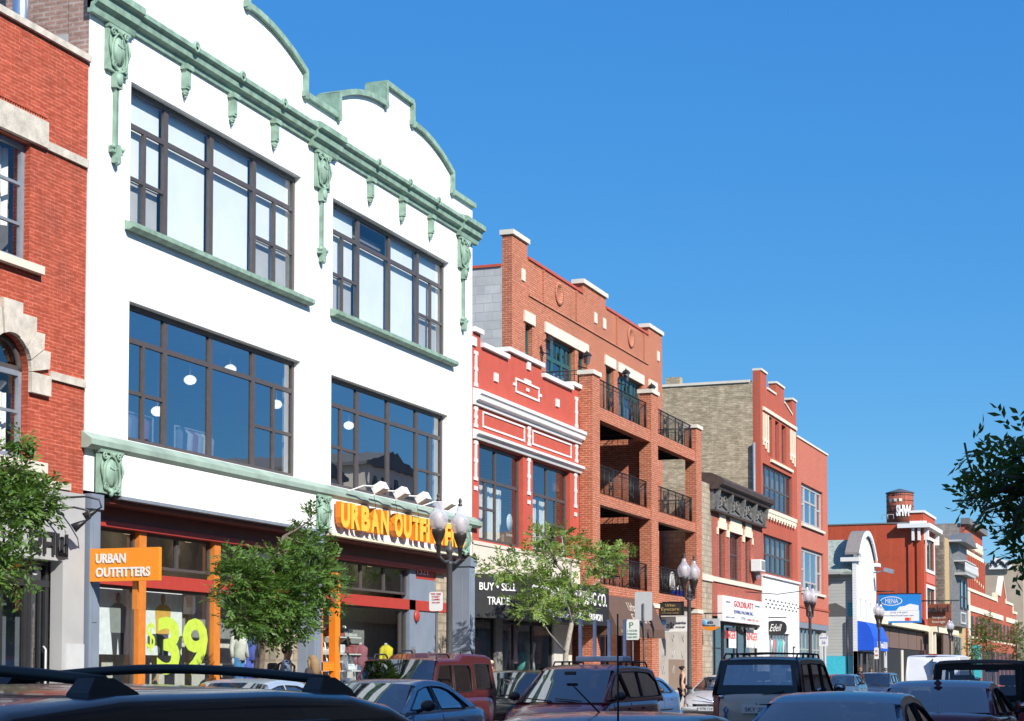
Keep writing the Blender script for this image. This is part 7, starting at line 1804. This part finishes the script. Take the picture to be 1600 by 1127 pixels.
def tree(name, label, base, trunk, clumps, lm_, bm, ll=.115, lw=.024, nl=8, sl=.28, r0=.07, seed=1, group=None, droop=.4, cat='tree', twigs=True, bare=()):
    random.seed(seed)
    t = thing(name, label, cat, base, group)
    m = MB(); pts = [Vector(p) for p in trunk]; n = len(pts); m.tube(pts, [r0*(1-.55*i/(n-1)) for i in range(n)], 9)
    lf = MB()
    for (c, rad, num) in clumps:
        c = Vector(c); rad = Vector(rad)
        k = min(range(n), key=lambda i: (pts[i]-c).length + (0 if pts[i].z < c.z+.2 else 2)); s = pts[k]; mid = (s+c)/2+Vector((random.uniform(-.12, .12), random.uniform(-.12, .12), -.05))
        m.tube([s, mid, c], [r0*.42, r0*.28, r0*.12], 6)
        for _ in range(max(3, num//26)):
            while True:
                u = Vector((random.uniform(-1, 1), random.uniform(-1, 1), random.uniform(-1, 1)))
                if u.length < 1: break
            q = c+Vector((u.x*rad.x, u.y*rad.y, u.z*rad.z))*.9; mm = c.lerp(q, .5)+Vector((random.uniform(-.05, .05),)*3)
            if twigs: m.tube([c, mm, q], [r0*.12, r0*.08, r0*.03], 4)
        for _ in range(num):
            u = Vector((random.gauss(0, 1), random.gauss(0, 1), random.gauss(0, 1))); u.normalize(); rr = random.random()**.5
            rr *= 1+.22*math.sin(u.x*5+c.x*3)*math.cos(u.z*6+c.z)      # uneven outline
            p = c+Vector((u.x*rad.x, u.y*rad.y, u.z*rad.z))*rr
            d = u*.8+Vector((random.uniform(-.7, .7), random.uniform(-.7, .7), random.uniform(-.35, .7)))
            leaf_sprig(lf, p, unit(d), sl*random.uniform(.6, 1.2), nl, ll, lw, droop)
    for br in bare: m.tube(br, [r0*.25]+[r0*.10]*(len(br)-1), 5)
    m.build('trunk', bm, t); lf.build('crown', lm_, t, recalc=False)
    return t
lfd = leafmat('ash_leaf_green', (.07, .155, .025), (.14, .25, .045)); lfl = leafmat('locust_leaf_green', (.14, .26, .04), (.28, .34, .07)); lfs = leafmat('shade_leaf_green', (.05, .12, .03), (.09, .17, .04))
lff = leafmat('far_leaf_green', (.08, .14, .03), (.15, .15, .03))
XT = -15.5
def P3(px, py, X=XT): y, z = onX(px, py, X); return Vector((X, y, z))
def clump(px, py, rpx, rpy, num, X=XT, dx=0, rx=None):
    p = P3(px, py, X); e = P3(px, py-rpy, X); ry = abs(P3(px+rpx, py, X).y-p.y); rz = e.z-p.z
    return ((p.x+dx, p.y, p.z), (rx or rz*1.0, min(ry, rz*1.8 if rpx < rpy*1.6 else ry), rz), num)
# left tree, half out of the frame
yb = P3(-45, 900).y
tree('street_tree', 'dark leafy young tree cut by the left edge in front of the grey shopfront', (XT, yb, WALK), [(XT, yb, .12), (XT+.05, yb+.05, 1.4), (XT, yb+.1, 2.4), (XT, yb, 3.4), (XT, yb-.1, 4.4)],
     [clump(-8, 888, 36, 46, 152), clump(14, 780, 56, 32, 160), clump(-52, 830, 62, 86, 288), clump(55, 796, 30, 16, 44), clump(25, 735, 22, 28, 56), clump(30, 690, 14, 16, 20), clump(75, 770, 18, 16, 28), clump(-60, 740, 60, 70, 176), clump(45, 775, 30, 20, 48)], lfd, M['bark'], seed=5, sl=.26)
# main tree before the first bay
yb = P3(405, 1030).y
tree('street_tree', 'dense leafy young ash tree in front of the white building, pedestrians beneath', (XT, yb, WALK), [(XT, yb, .12), (XT-.02, yb+.04, 1.2), (XT, yb+.15, 2.0), (XT, yb+.35, 2.8), (XT, yb+.5, 3.4), (XT, yb+.9, 4.0)],
     [clump(435, 935, 70, 52, 496), clump(385, 905, 42, 34, 184), clump(480, 900, 44, 46, 264), clump(478, 848, 28, 30, 104), clump(486, 812, 10, 18, 19), clump(430, 975, 62, 28, 208), clump(380, 962, 30, 28, 104), clump(365, 880, 24, 16, 48), clump(508, 925, 26, 30, 88), clump(440, 870, 30, 22, 88), clump(355, 925, 16, 20, 32), clump(515, 890, 16, 14, 24)], lfd, M['bark'], seed=11, sl=.24)
# sparse locust tree
yb = P3(882, 1040).y
T = [P3(882, 1060), P3(884, 1020), P3(893, 975), P3(900, 940), P3(890, 905), P3(868, 880)]
T[0].z = .12
tree('locust_tree', 'sparse pale trunked locust tree before the black fascia', (XT, yb, WALK), T,
     [clump(792, 890, 38, 13, 70), clump(862, 868, 36, 12, 60), clump(878, 838, 18, 10, 24), clump(845, 838, 24, 11, 34), clump(880, 925, 62, 22, 210), clump(835, 950, 42, 16, 90), clump(930, 872, 42, 22, 140), clump(972, 866, 22, 14, 46), clump(905, 850, 16, 9, 22), clump(845, 905, 40, 10, 46), clump(905, 955, 25, 10, 30), clump(825, 868, 14, 8, 14)], lfl, M['barkpale'], ll=.13, lw=.026, nl=10, sl=.30, r0=.085, seed=17, droop=.3)
# near tree hanging in from the right
def Q(px, py, Y=14.0): x, z = onY(px, py, Y); return Vector((x, Y, z))
def cl2(px, py, rp, rq, num, Y=14.0): p = Q(px, py, Y); k = Y/F_PX*1.0; return ((p.x, p.y, p.z), (rp*k, .45, rq*k), num)
tb = Vector((-1.0, 17.5, WALK))
tree('street_tree', 'shaded leafy tree hanging into the frame from the right edge', tuple(tb), [tb, tb+Vector((0, 0, 1.8)), tb+Vector((-.05, -1.0, 2.9)), tb+Vector((-.1, -2.2, 3.6)), Q(1640, 740)],
     [cl2(1560, 760, 38, 40, 33), cl2(1595, 800, 45, 50, 44), cl2(1540, 795, 20, 20, 11), cl2(1590, 730, 28, 24, 23), cl2(1580, 838, 20, 22, 11), cl2(1604, 868, 24, 18, 15), cl2(1526, 703, 9, 15, 6), cl2(1516, 778, 12, 8, 5), cl2(1548, 740, 20, 14, 10), cl2(1592, 690, 12, 14, 5), cl2(1650, 790, 60, 110, 122)],
     lfs, M['bark'], ll=.095, lw=.019, nl=7, sl=.2, r0=.09, seed=23, bare=[[Q(1600, 770), Q(1570, 768), Q(1540, 772), Q(1510, 782), Q(1488, 783)], [Q(1540, 772), Q(1522, 745), Q(1512, 718), Q(1507, 692)], [Q(1600, 730), Q(1580, 705), Q(1574, 695)]])
# far street trees
for k, (px, py, rp, rq, n_, lb) in enumerate(((1541, 1000, 26, 34, 260, 'small thin crowned street tree before the cream banded red block'), (1588, 1008, 24, 28, 240, 'small olive street tree at the far right before the low red block'), (1520, 1015, 10, 14, 50, 'tiny young tree beside the farther twin globe lamp'))):
    X = -15.4; p = P3(px, py, X); sc = (p.z-P3(px, py+10, X).z)/10
    tree('street_tree', lb, (X, p.y, WALK), [(X, p.y, .12), (X, p.y, 1.6), (X, p.y, p.z-.3)], [((X, p.y, p.z), (rp*sc, rp*sc, rq*sc), n_), ((X, p.y-.6, p.z+rq*sc*.5), (rp*sc*.6, rp*sc*.6, rq*sc*.6), n_//3)], lff, M['bark'], ll=.2, lw=.05, nl=7, sl=.5, r0=.1, seed=31+k, twigs=True)
# utility wires by the far buildings
w_ = thing('overhead_wire', 'thin dark wire with a bracket crossing above the white painted shop', 'wire', (-18.4, 84, 5.6)); a, b = P3(1165, 925, -18.3), P3(1265, 922, -15.6); MB().tube([a, (a+b)/2+Vector((0, 0, -.15)), b], .02, 4).build('wire', M['iron'], w_)
# ================================================================ people
def skinned(pts, edges, rad, sub=2):
    me = bpy.data.meshes.new('sk'); me.from_pydata([tuple(p) for p in pts], edges, [])
    o = bpy.data.objects.new('sk', me); COL.objects.link(o)
    md = o.modifiers.new('skin', 'SKIN'); md.use_smooth_shade = True
    bpy.context.view_layer.update()
    for v, r in zip(me.skin_vertices[0].data, rad):
        v.radius = (r, r) if not isinstance(r, tuple) else r
    me.skin_vertices[0].data[0].use_root = True
    sb = o.modifiers.new('sub', 'SUBSURF'); sb.levels = sub
    bpy.context.view_layer.update()
    m2 = bpy.data.meshes.new_from_object(o.evaluated_get(bpy.context.evaluated_depsgraph_get()))
    vs = [v.co.copy() for v in m2.vertices]; fs = [tuple(p.vertices) for p in m2.polygons]
    bpy.data.objects.remove(o); bpy.data.meshes.remove(me); bpy.data.meshes.remove(m2)
    return vs, fs
SKIN = plain('skin_tone', (.48, .29, .20), .6, var=.05); SKIN2 = plain('tanned_skin_tone', (.36, .20, .13), .6, var=.05)
def person(label, x, y, h, face, shirt, trousers, hair, skin=SKIN, sleeve='short', step=.14, hairlen='short', arms=None, lean=0, extra=None, hat=None):
    """face = direction the person looks to, radians from +y turning to -x; arms = ((hand fwd, hand side, hand height) for left, right)"""
    t = thing('person', label, 'person', (x, y, WALK+.002)); s = h/1.75
    M4 = Matrix.Translation((x, y, WALK+.004)) @ Matrix.Rotation(face, 4, 'Z') @ Matrix.Scale(s, 4)
    L = lean
    J = {'pel': (0, 0, .94), 'wai': (0, .01+L*.3, 1.10), 'che': (0, .02+L*.8, 1.30), 'nb': (0, 0+L, 1.45), 'nk': (0, .01+L, 1.51), 'hd': (0, .03+L, 1.60), 'tp': (0, .02+L, 1.68)}
    arms = arms or ((.10, .26, .82), (-.04, .26, .80))
    P = []; idx = {}; E_ = []; Rr = []
    def add(n, p, r, par=None):
        idx[n] = len(P); P.append(Vector(p)); Rr.append(r)
        if par: E_.append((idx[par], idx[n]))
    add('pel', J['pel'], (.15, .105)); add('wai', J['wai'], (.13, .095), 'pel'); add('che', J['che'], (.155, .11), 'wai'); add('nb', J['nb'], (.075, .065), 'che'); add('nk', J['nk'], .055, 'nb'); add('hd', J['hd'], (.075, .092), 'nk'); add('tp', J['tp'], (.066, .085), 'hd')
    ends = []
    for k, sd in enumerate((-1, 1)):
        f, sdw, hz = arms[k]; sh = Vector((sd*.17, L, 1.41)); hd = Vector((sd*sdw, f+L*.8, hz)); el = (sh+hd)/2+Vector((sd*.05, -.07 if hz < 1.2 else .0, -.03 if hz < 1.2 else -.1))
        add('sh%d' % k, sh, .062, 'che'); add('el%d' % k, el, .043, 'sh%d' % k); add('wr%d' % k, hd, .028, 'el%d' % k); ends.append((el, hd))
        st = step*(1 if k else -1); kn = Vector((sd*.10, st*.55+.03, .50)); an = Vector((sd*.09, st, .09))
        add('hp%d' % k, (sd*.09, 0, .86), .092, 'pel'); add('kn%d' % k, kn, .062, 'hp%d' % k); add('an%d' % k, an, .042, 'kn%d' % k); add('ft%d' % k, an+Vector((0, .12, -.05)), (.04, .03), 'an%d' % k)
    vs, fs = skinned(P, E_, Rr); b = MB(); b.add(vs, fs, True)
    for el, hd in ends:                                                     # hand: palm, four fingers, thumb
        d = unit(hd-el); sidev = unit(d.cross(Vector((0, 1, 0)))); u = d.cross(sidev)
        b.obox(hd+d*.045, d, u, sidev, .045, .036, .014)
        for q in range(4):
            a = hd+d*.085+u*(-.028+.019*q); ln = (.062, .072, .068, .052)[q]
            b.tube([a, a+d*ln*.5+sidev*.006, a+d*ln*.95+sidev*.022], [.009, .008, .006], 5)
        a = hd+d*.03+u*.036; b.tube([a, a+d*.03+u*.022, a+d*.062+u*.026], [.011, .009, .007], 5)
    hc = Vector(J['hd'])
    b.ball(hc+Vector((0, .098, .0)), .014, .022, .022, 8, 6)
    for sd in (-1, 1): b.ball(hc+Vector((sd*.078, .0, .0)), .012, .022, .032, 8, 6)
    b.xf(M4); bo = b.build('body', skin, t)
    e = MB()
    for sd in (-1, 1): e.ball(hc+Vector((sd*.032, .086, .028)), .012, .006, .007, 8, 5)
    e.xf(M4).build('eyes', M['blackframe'], bo)['kind'] = 'stuff'
    e = MB(); e.ball(hc+Vector((0, .088, -.048)), .026, .006, .007, 8, 5); e.xf(M4).build('mouth', M['redbeam'], bo)
    # shirt
    P2 = [J['pel'], J['wai'], J['che'], (0, L, 1.43)]; E2 = [(0, 1), (1, 2), (2, 3)]; R2 = [(.165, .12), (.145, .11), (.17, .125), (.10, .085)]
    if sleeve != 'none':
        for k in (0, 1):
            sh = P[idx['sh%d' % k]]; el = P[idx['el%d' % k]]; wr = P[idx['wr%d' % k]]; n = len(P2)
            P2 += [sh, sh.lerp(el, .7 if sleeve == 'short' else 1)]; R2 += [.074, .062]; E2 += [(2, n), (n, n+1)]
            if sleeve == 'long': P2.append(wr); R2.append(.04); E2.append((n+1, n+2))
    vs, fs = skinned([Vector(p) for p in P2], E2, R2); c = MB(); c.add(vs, fs, True); c.xf(M4).build('shirt', shirt, t)
    P2 = [Vector((0, 0, .98))]; R2 = [(.155, .115)]; E2 = []
    for k in (0, 1):
        n = len(P2); P2 += [P[idx['hp%d' % k]], P[idx['kn%d' % k]], P[idx['an%d' % k]]]; R2 += [.105, .075, .062]; E2 += [(0, n), (n, n+1), (n+1, n+2)]
    vs, fs = skinned(P2, E2, R2); c = MB(); c.add(vs, fs, True); c.xf(M4).build('trousers', trousers, t)
    for k in (0, 1):
        an = P[idx['an%d' % k]]; c = MB(); c.ball(an+Vector((0, .05, -.045)), .048, .13, .045, 10, 6); c.xf(M4).build('shoe', M['blackmatte'], t)
    c = MB(); c.ball(hc+Vector((0, -.022, .05)), .088, .102, .088, 14, 10)
    if hairlen == 'long':
        c.tube([hc+Vector((0, -.05, .06)), hc+Vector((0, -.07, -.05)), hc+Vector((0, -.085, -.2)), hc+Vector((0, -.08, -.34))], [.08, .105, .11, .06], 12)
        for sd in (-1, 1): c.tube([hc+Vector((sd*.05, .02, .06)), hc+Vector((sd*.085, -.0, -.05)), hc+Vector((sd*.09, -.02, -.2))], [.03, .035, .02], 8)
    if hairlen == 'bun': c.ball(hc+Vector((0, -.115, .07)), .05); c.ball(hc+Vector((.06, -.09, .08)), .035)
    # remove the face side
    c.v = [Vector((p.x, min(p.y, hc.y+.035+(.04 if p.z > hc.z+.075 else 0)), p.z)) for p in c.v]
    c.xf(M4).build('hair', hair, t)
    if hat:
        c = MB(); c.lathe(hc+Vector((0, 0, .06)), [(.098, 0), (.1, .04), (.07, .09), (0, .105)], 14); c.ball(hc+Vector((0, .11, .065)), .07, .07, .01, 10, 4); c.xf(M4).build('cap', hat, t)
    if extra == 'backpack':
        c = MB(); c.tube([(-.10, .12+L, 1.18), (-.11, .13+L, 1.36), (-.10, .03, 1.47), (-.11, -.12, 1.40), (-.1, -.16, 1.2)], .022, 6); c.rbox(-.15, .15, -.30, -.13, 1.02, 1.42, .05); c.xf(M4).build('backpack', M['blackmatte'], t)
    return t
cl = lambda n, c: plain(n, c, .85, var=.15)
def foot(px, X): return onX(px, 1040, X)[1-1]
person('young man in a grey blue t-shirt with a dark backpack strap under the leafy tree', -16.6, foot(445, -16.6), 1.93, R(-70), cl('grey_blue_cotton', (.14, .19, .28)), cl('dark_denim', (.05, .06, .1)), cl('dark_hair', (.02, .015, .012)), SKIN2, extra='backpack', lean=.03)
person('woman with long fair hair seen from behind near the orange door', -16.9, foot(489, -16.9), 1.76, R(80), cl('dark_brown_top', (.05, .035, .035)), cl('dark_trousers', (.03, .03, .035)), cl('fair_hair', (.26, .17, .08)), SKIN2, hairlen='long')
person('woman in a black tank top with dark hair tied up walking by the rendered wall', -16.2, foot(1066, -16.2), 1.66, R(-60), cl('black_jersey', (.012, .012, .014)), cl('dark_navy_trousers', (.02, .022, .035)), cl('near_black_hair', (.012, .01, .01)), SKIN, sleeve='none', hairlen='bun', step=.22)
person('child with dark hair in a patterned top by the black shopfront', -16.2, foot(757, -16.2), 1.72, R(100), cl('patterned_pale_cotton', (.45, .36, .30)), cl('blue_denim', (.1, .15, .25)), cl('dark_brown_hair', (.025, .015, .01)), SKIN2)
person('woman in a pale flowered blouse and hat among the group by the black shopfront', -16.5, foot(768, -16.5), 1.70, R(120), cl('pale_flowered_cotton', (.60, .52, .48)), cl('sand_trousers', (.35, .3, .22)), cl('brown_hair', (.08, .04, .02)), SKIN, hat=cl('pale_straw', (.5, .42, .3)))
person('girl with light brown hair and bare shoulders, foremost by the black shopfront', -15.9, foot(770, -15.9), 1.50, R(150), cl('pale_orange_top', (.6, .33, .18)), cl('white_shorts', (.6, .6, .58)), cl('light_brown_hair', (.25, .12, .06)), SKIN, sleeve='none', hairlen='long')
person('man in a black t-shirt standing below the blue awning', -17.0, foot(1345, -17.0), 1.85, R(160), cl('black_cotton', (.015, .015, .017)), cl('black_denim', (.02, .02, .025)), cl('brown_short_hair', (.1, .05, .03)), SKIN2)
person('second man in dark clothes just right of the one in black below the awning', -17.2, foot(1361, -17.2), 1.75, R(200), cl('charcoal_cotton', (.03, .03, .035)), cl('dark_trousers', (.03, .03, .03)), cl('black_hair', (.02, .015, .01)), SKIN2)
person('man in a white shirt and dark cap bending forward beside the lamp post', -16.3, foot(1385, -16.3), 1.74, R(30), cl('white_cotton', (.66, .66, .64)), cl('pale_trousers', (.5, .46, .38)), cl('grey_hair', (.2, .2, .2)), SKIN2, hat=cl('dark_cap', (.03, .03, .04)), lean=.12)
# ---------------------------------------------------------------- camera, light, world
cam = bpy.data.cameras.new('camera'); co = bpy.data.objects.new('camera', cam); COL.objects.link(co); S.camera = co
cam.sensor_width = 36; cam.lens = F_PX/1600*36; cam.clip_start = .1; cam.clip_end = 3000
cam.shift_y = (PPY-563.5)/1600
co.location = (0, 0, EYE); co.rotation_euler = (math.pi/2+PITCH, 0, YAW)
SUN = Vector((1, -.62, .84)).normalized()
ld = bpy.data.lights.new('sun', 'SUN'); ld.energy = 4.3; ld.angle = R(.5); ld.color = (1, .95, .87)
lo = bpy.data.objects.new('sun', ld); COL.objects.link(lo); lo.rotation_euler = SUN.to_track_quat('Z', 'Y').to_euler()
w = bpy.data.worlds.new('World'); S.world = w; w.use_nodes = True
t = w.node_tree; sk = t.nodes.new('ShaderNodeTexSky'); sk.sky_type = 'NISHITA'; sk.sun_disc = False
sk.sun_elevation = math.asin(SUN.z); sk.sun_rotation = math.atan2(SUN.x, SUN.y)
sk.air_density = 1.0; sk.dust_density = 0; sk.ozone_density = 3.5; sk.altitude = 3000
hs = t.nodes.new('ShaderNodeHueSaturation'); hs.inputs['Saturation'].default_value = 1.3; t.links.new(sk.outputs[0], hs.inputs['Color'])
sx = t.nodes.new('ShaderNodeSeparateColor'); cx = t.nodes.new('ShaderNodeCombineColor'); t.links.new(hs.outputs[0], sx.inputs[0])
for i_, (pw, gn, ad) in enumerate(((.73, .70, .13), (.60, 1.15, .32), (.25, 2.9, .3))):   # film response of the photograph's sky, channel by channel
    a_ = t.nodes.new('ShaderNodeMath'); a_.operation = 'POWER'; a_.inputs[1].default_value = pw; t.links.new(sx.outputs[i_], a_.inputs[0])
    b_ = t.nodes.new('ShaderNodeMath'); b_.operation = 'MULTIPLY_ADD'; b_.inputs[1].default_value = gn; b_.inputs[2].default_value = ad; t.links.new(a_.outputs[0], b_.inputs[0]); 
    if i_ == 2:
        c_ = t.nodes.new('ShaderNodeMath'); c_.operation = 'MULTIPLY_ADD'; c_.inputs[1].default_value = 1.6; c_.inputs[2].default_value = .25; t.links.new(sx.outputs[2], c_.inputs[0])
        d_ = t.nodes.new('ShaderNodeMath'); d_.operation = 'MINIMUM'; t.links.new(b_.outputs[0], d_.inputs[0]); t.links.new(c_.outputs[0], d_.inputs[1]); b_ = d_
    t.links.new(b_.outputs[0], cx.inputs[i_])
# unseen sky above the frame, regraded brighter and paler to neutralise blue shade
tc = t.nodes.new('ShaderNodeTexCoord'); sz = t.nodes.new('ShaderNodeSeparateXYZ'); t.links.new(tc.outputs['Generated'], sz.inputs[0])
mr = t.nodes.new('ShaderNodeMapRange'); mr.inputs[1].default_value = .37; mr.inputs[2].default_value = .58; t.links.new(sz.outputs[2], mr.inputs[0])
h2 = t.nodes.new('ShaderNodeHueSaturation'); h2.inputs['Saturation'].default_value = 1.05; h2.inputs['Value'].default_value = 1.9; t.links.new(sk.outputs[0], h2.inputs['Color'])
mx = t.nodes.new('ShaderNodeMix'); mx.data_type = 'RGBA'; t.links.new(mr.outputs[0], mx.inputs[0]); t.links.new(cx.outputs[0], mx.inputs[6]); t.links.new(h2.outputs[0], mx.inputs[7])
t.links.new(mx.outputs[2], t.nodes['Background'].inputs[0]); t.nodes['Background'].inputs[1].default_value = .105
S.view_settings.view_transform = 'Standard'; S.view_settings.look = 'None'; S.view_settings.exposure = .71
S.render.engine = 'CYCLES'; S.render.resolution_x = 1024; S.render.resolution_y = 721
S.cycles.max_bounces = 8; S.cycles.transparent_max_bounces = 24
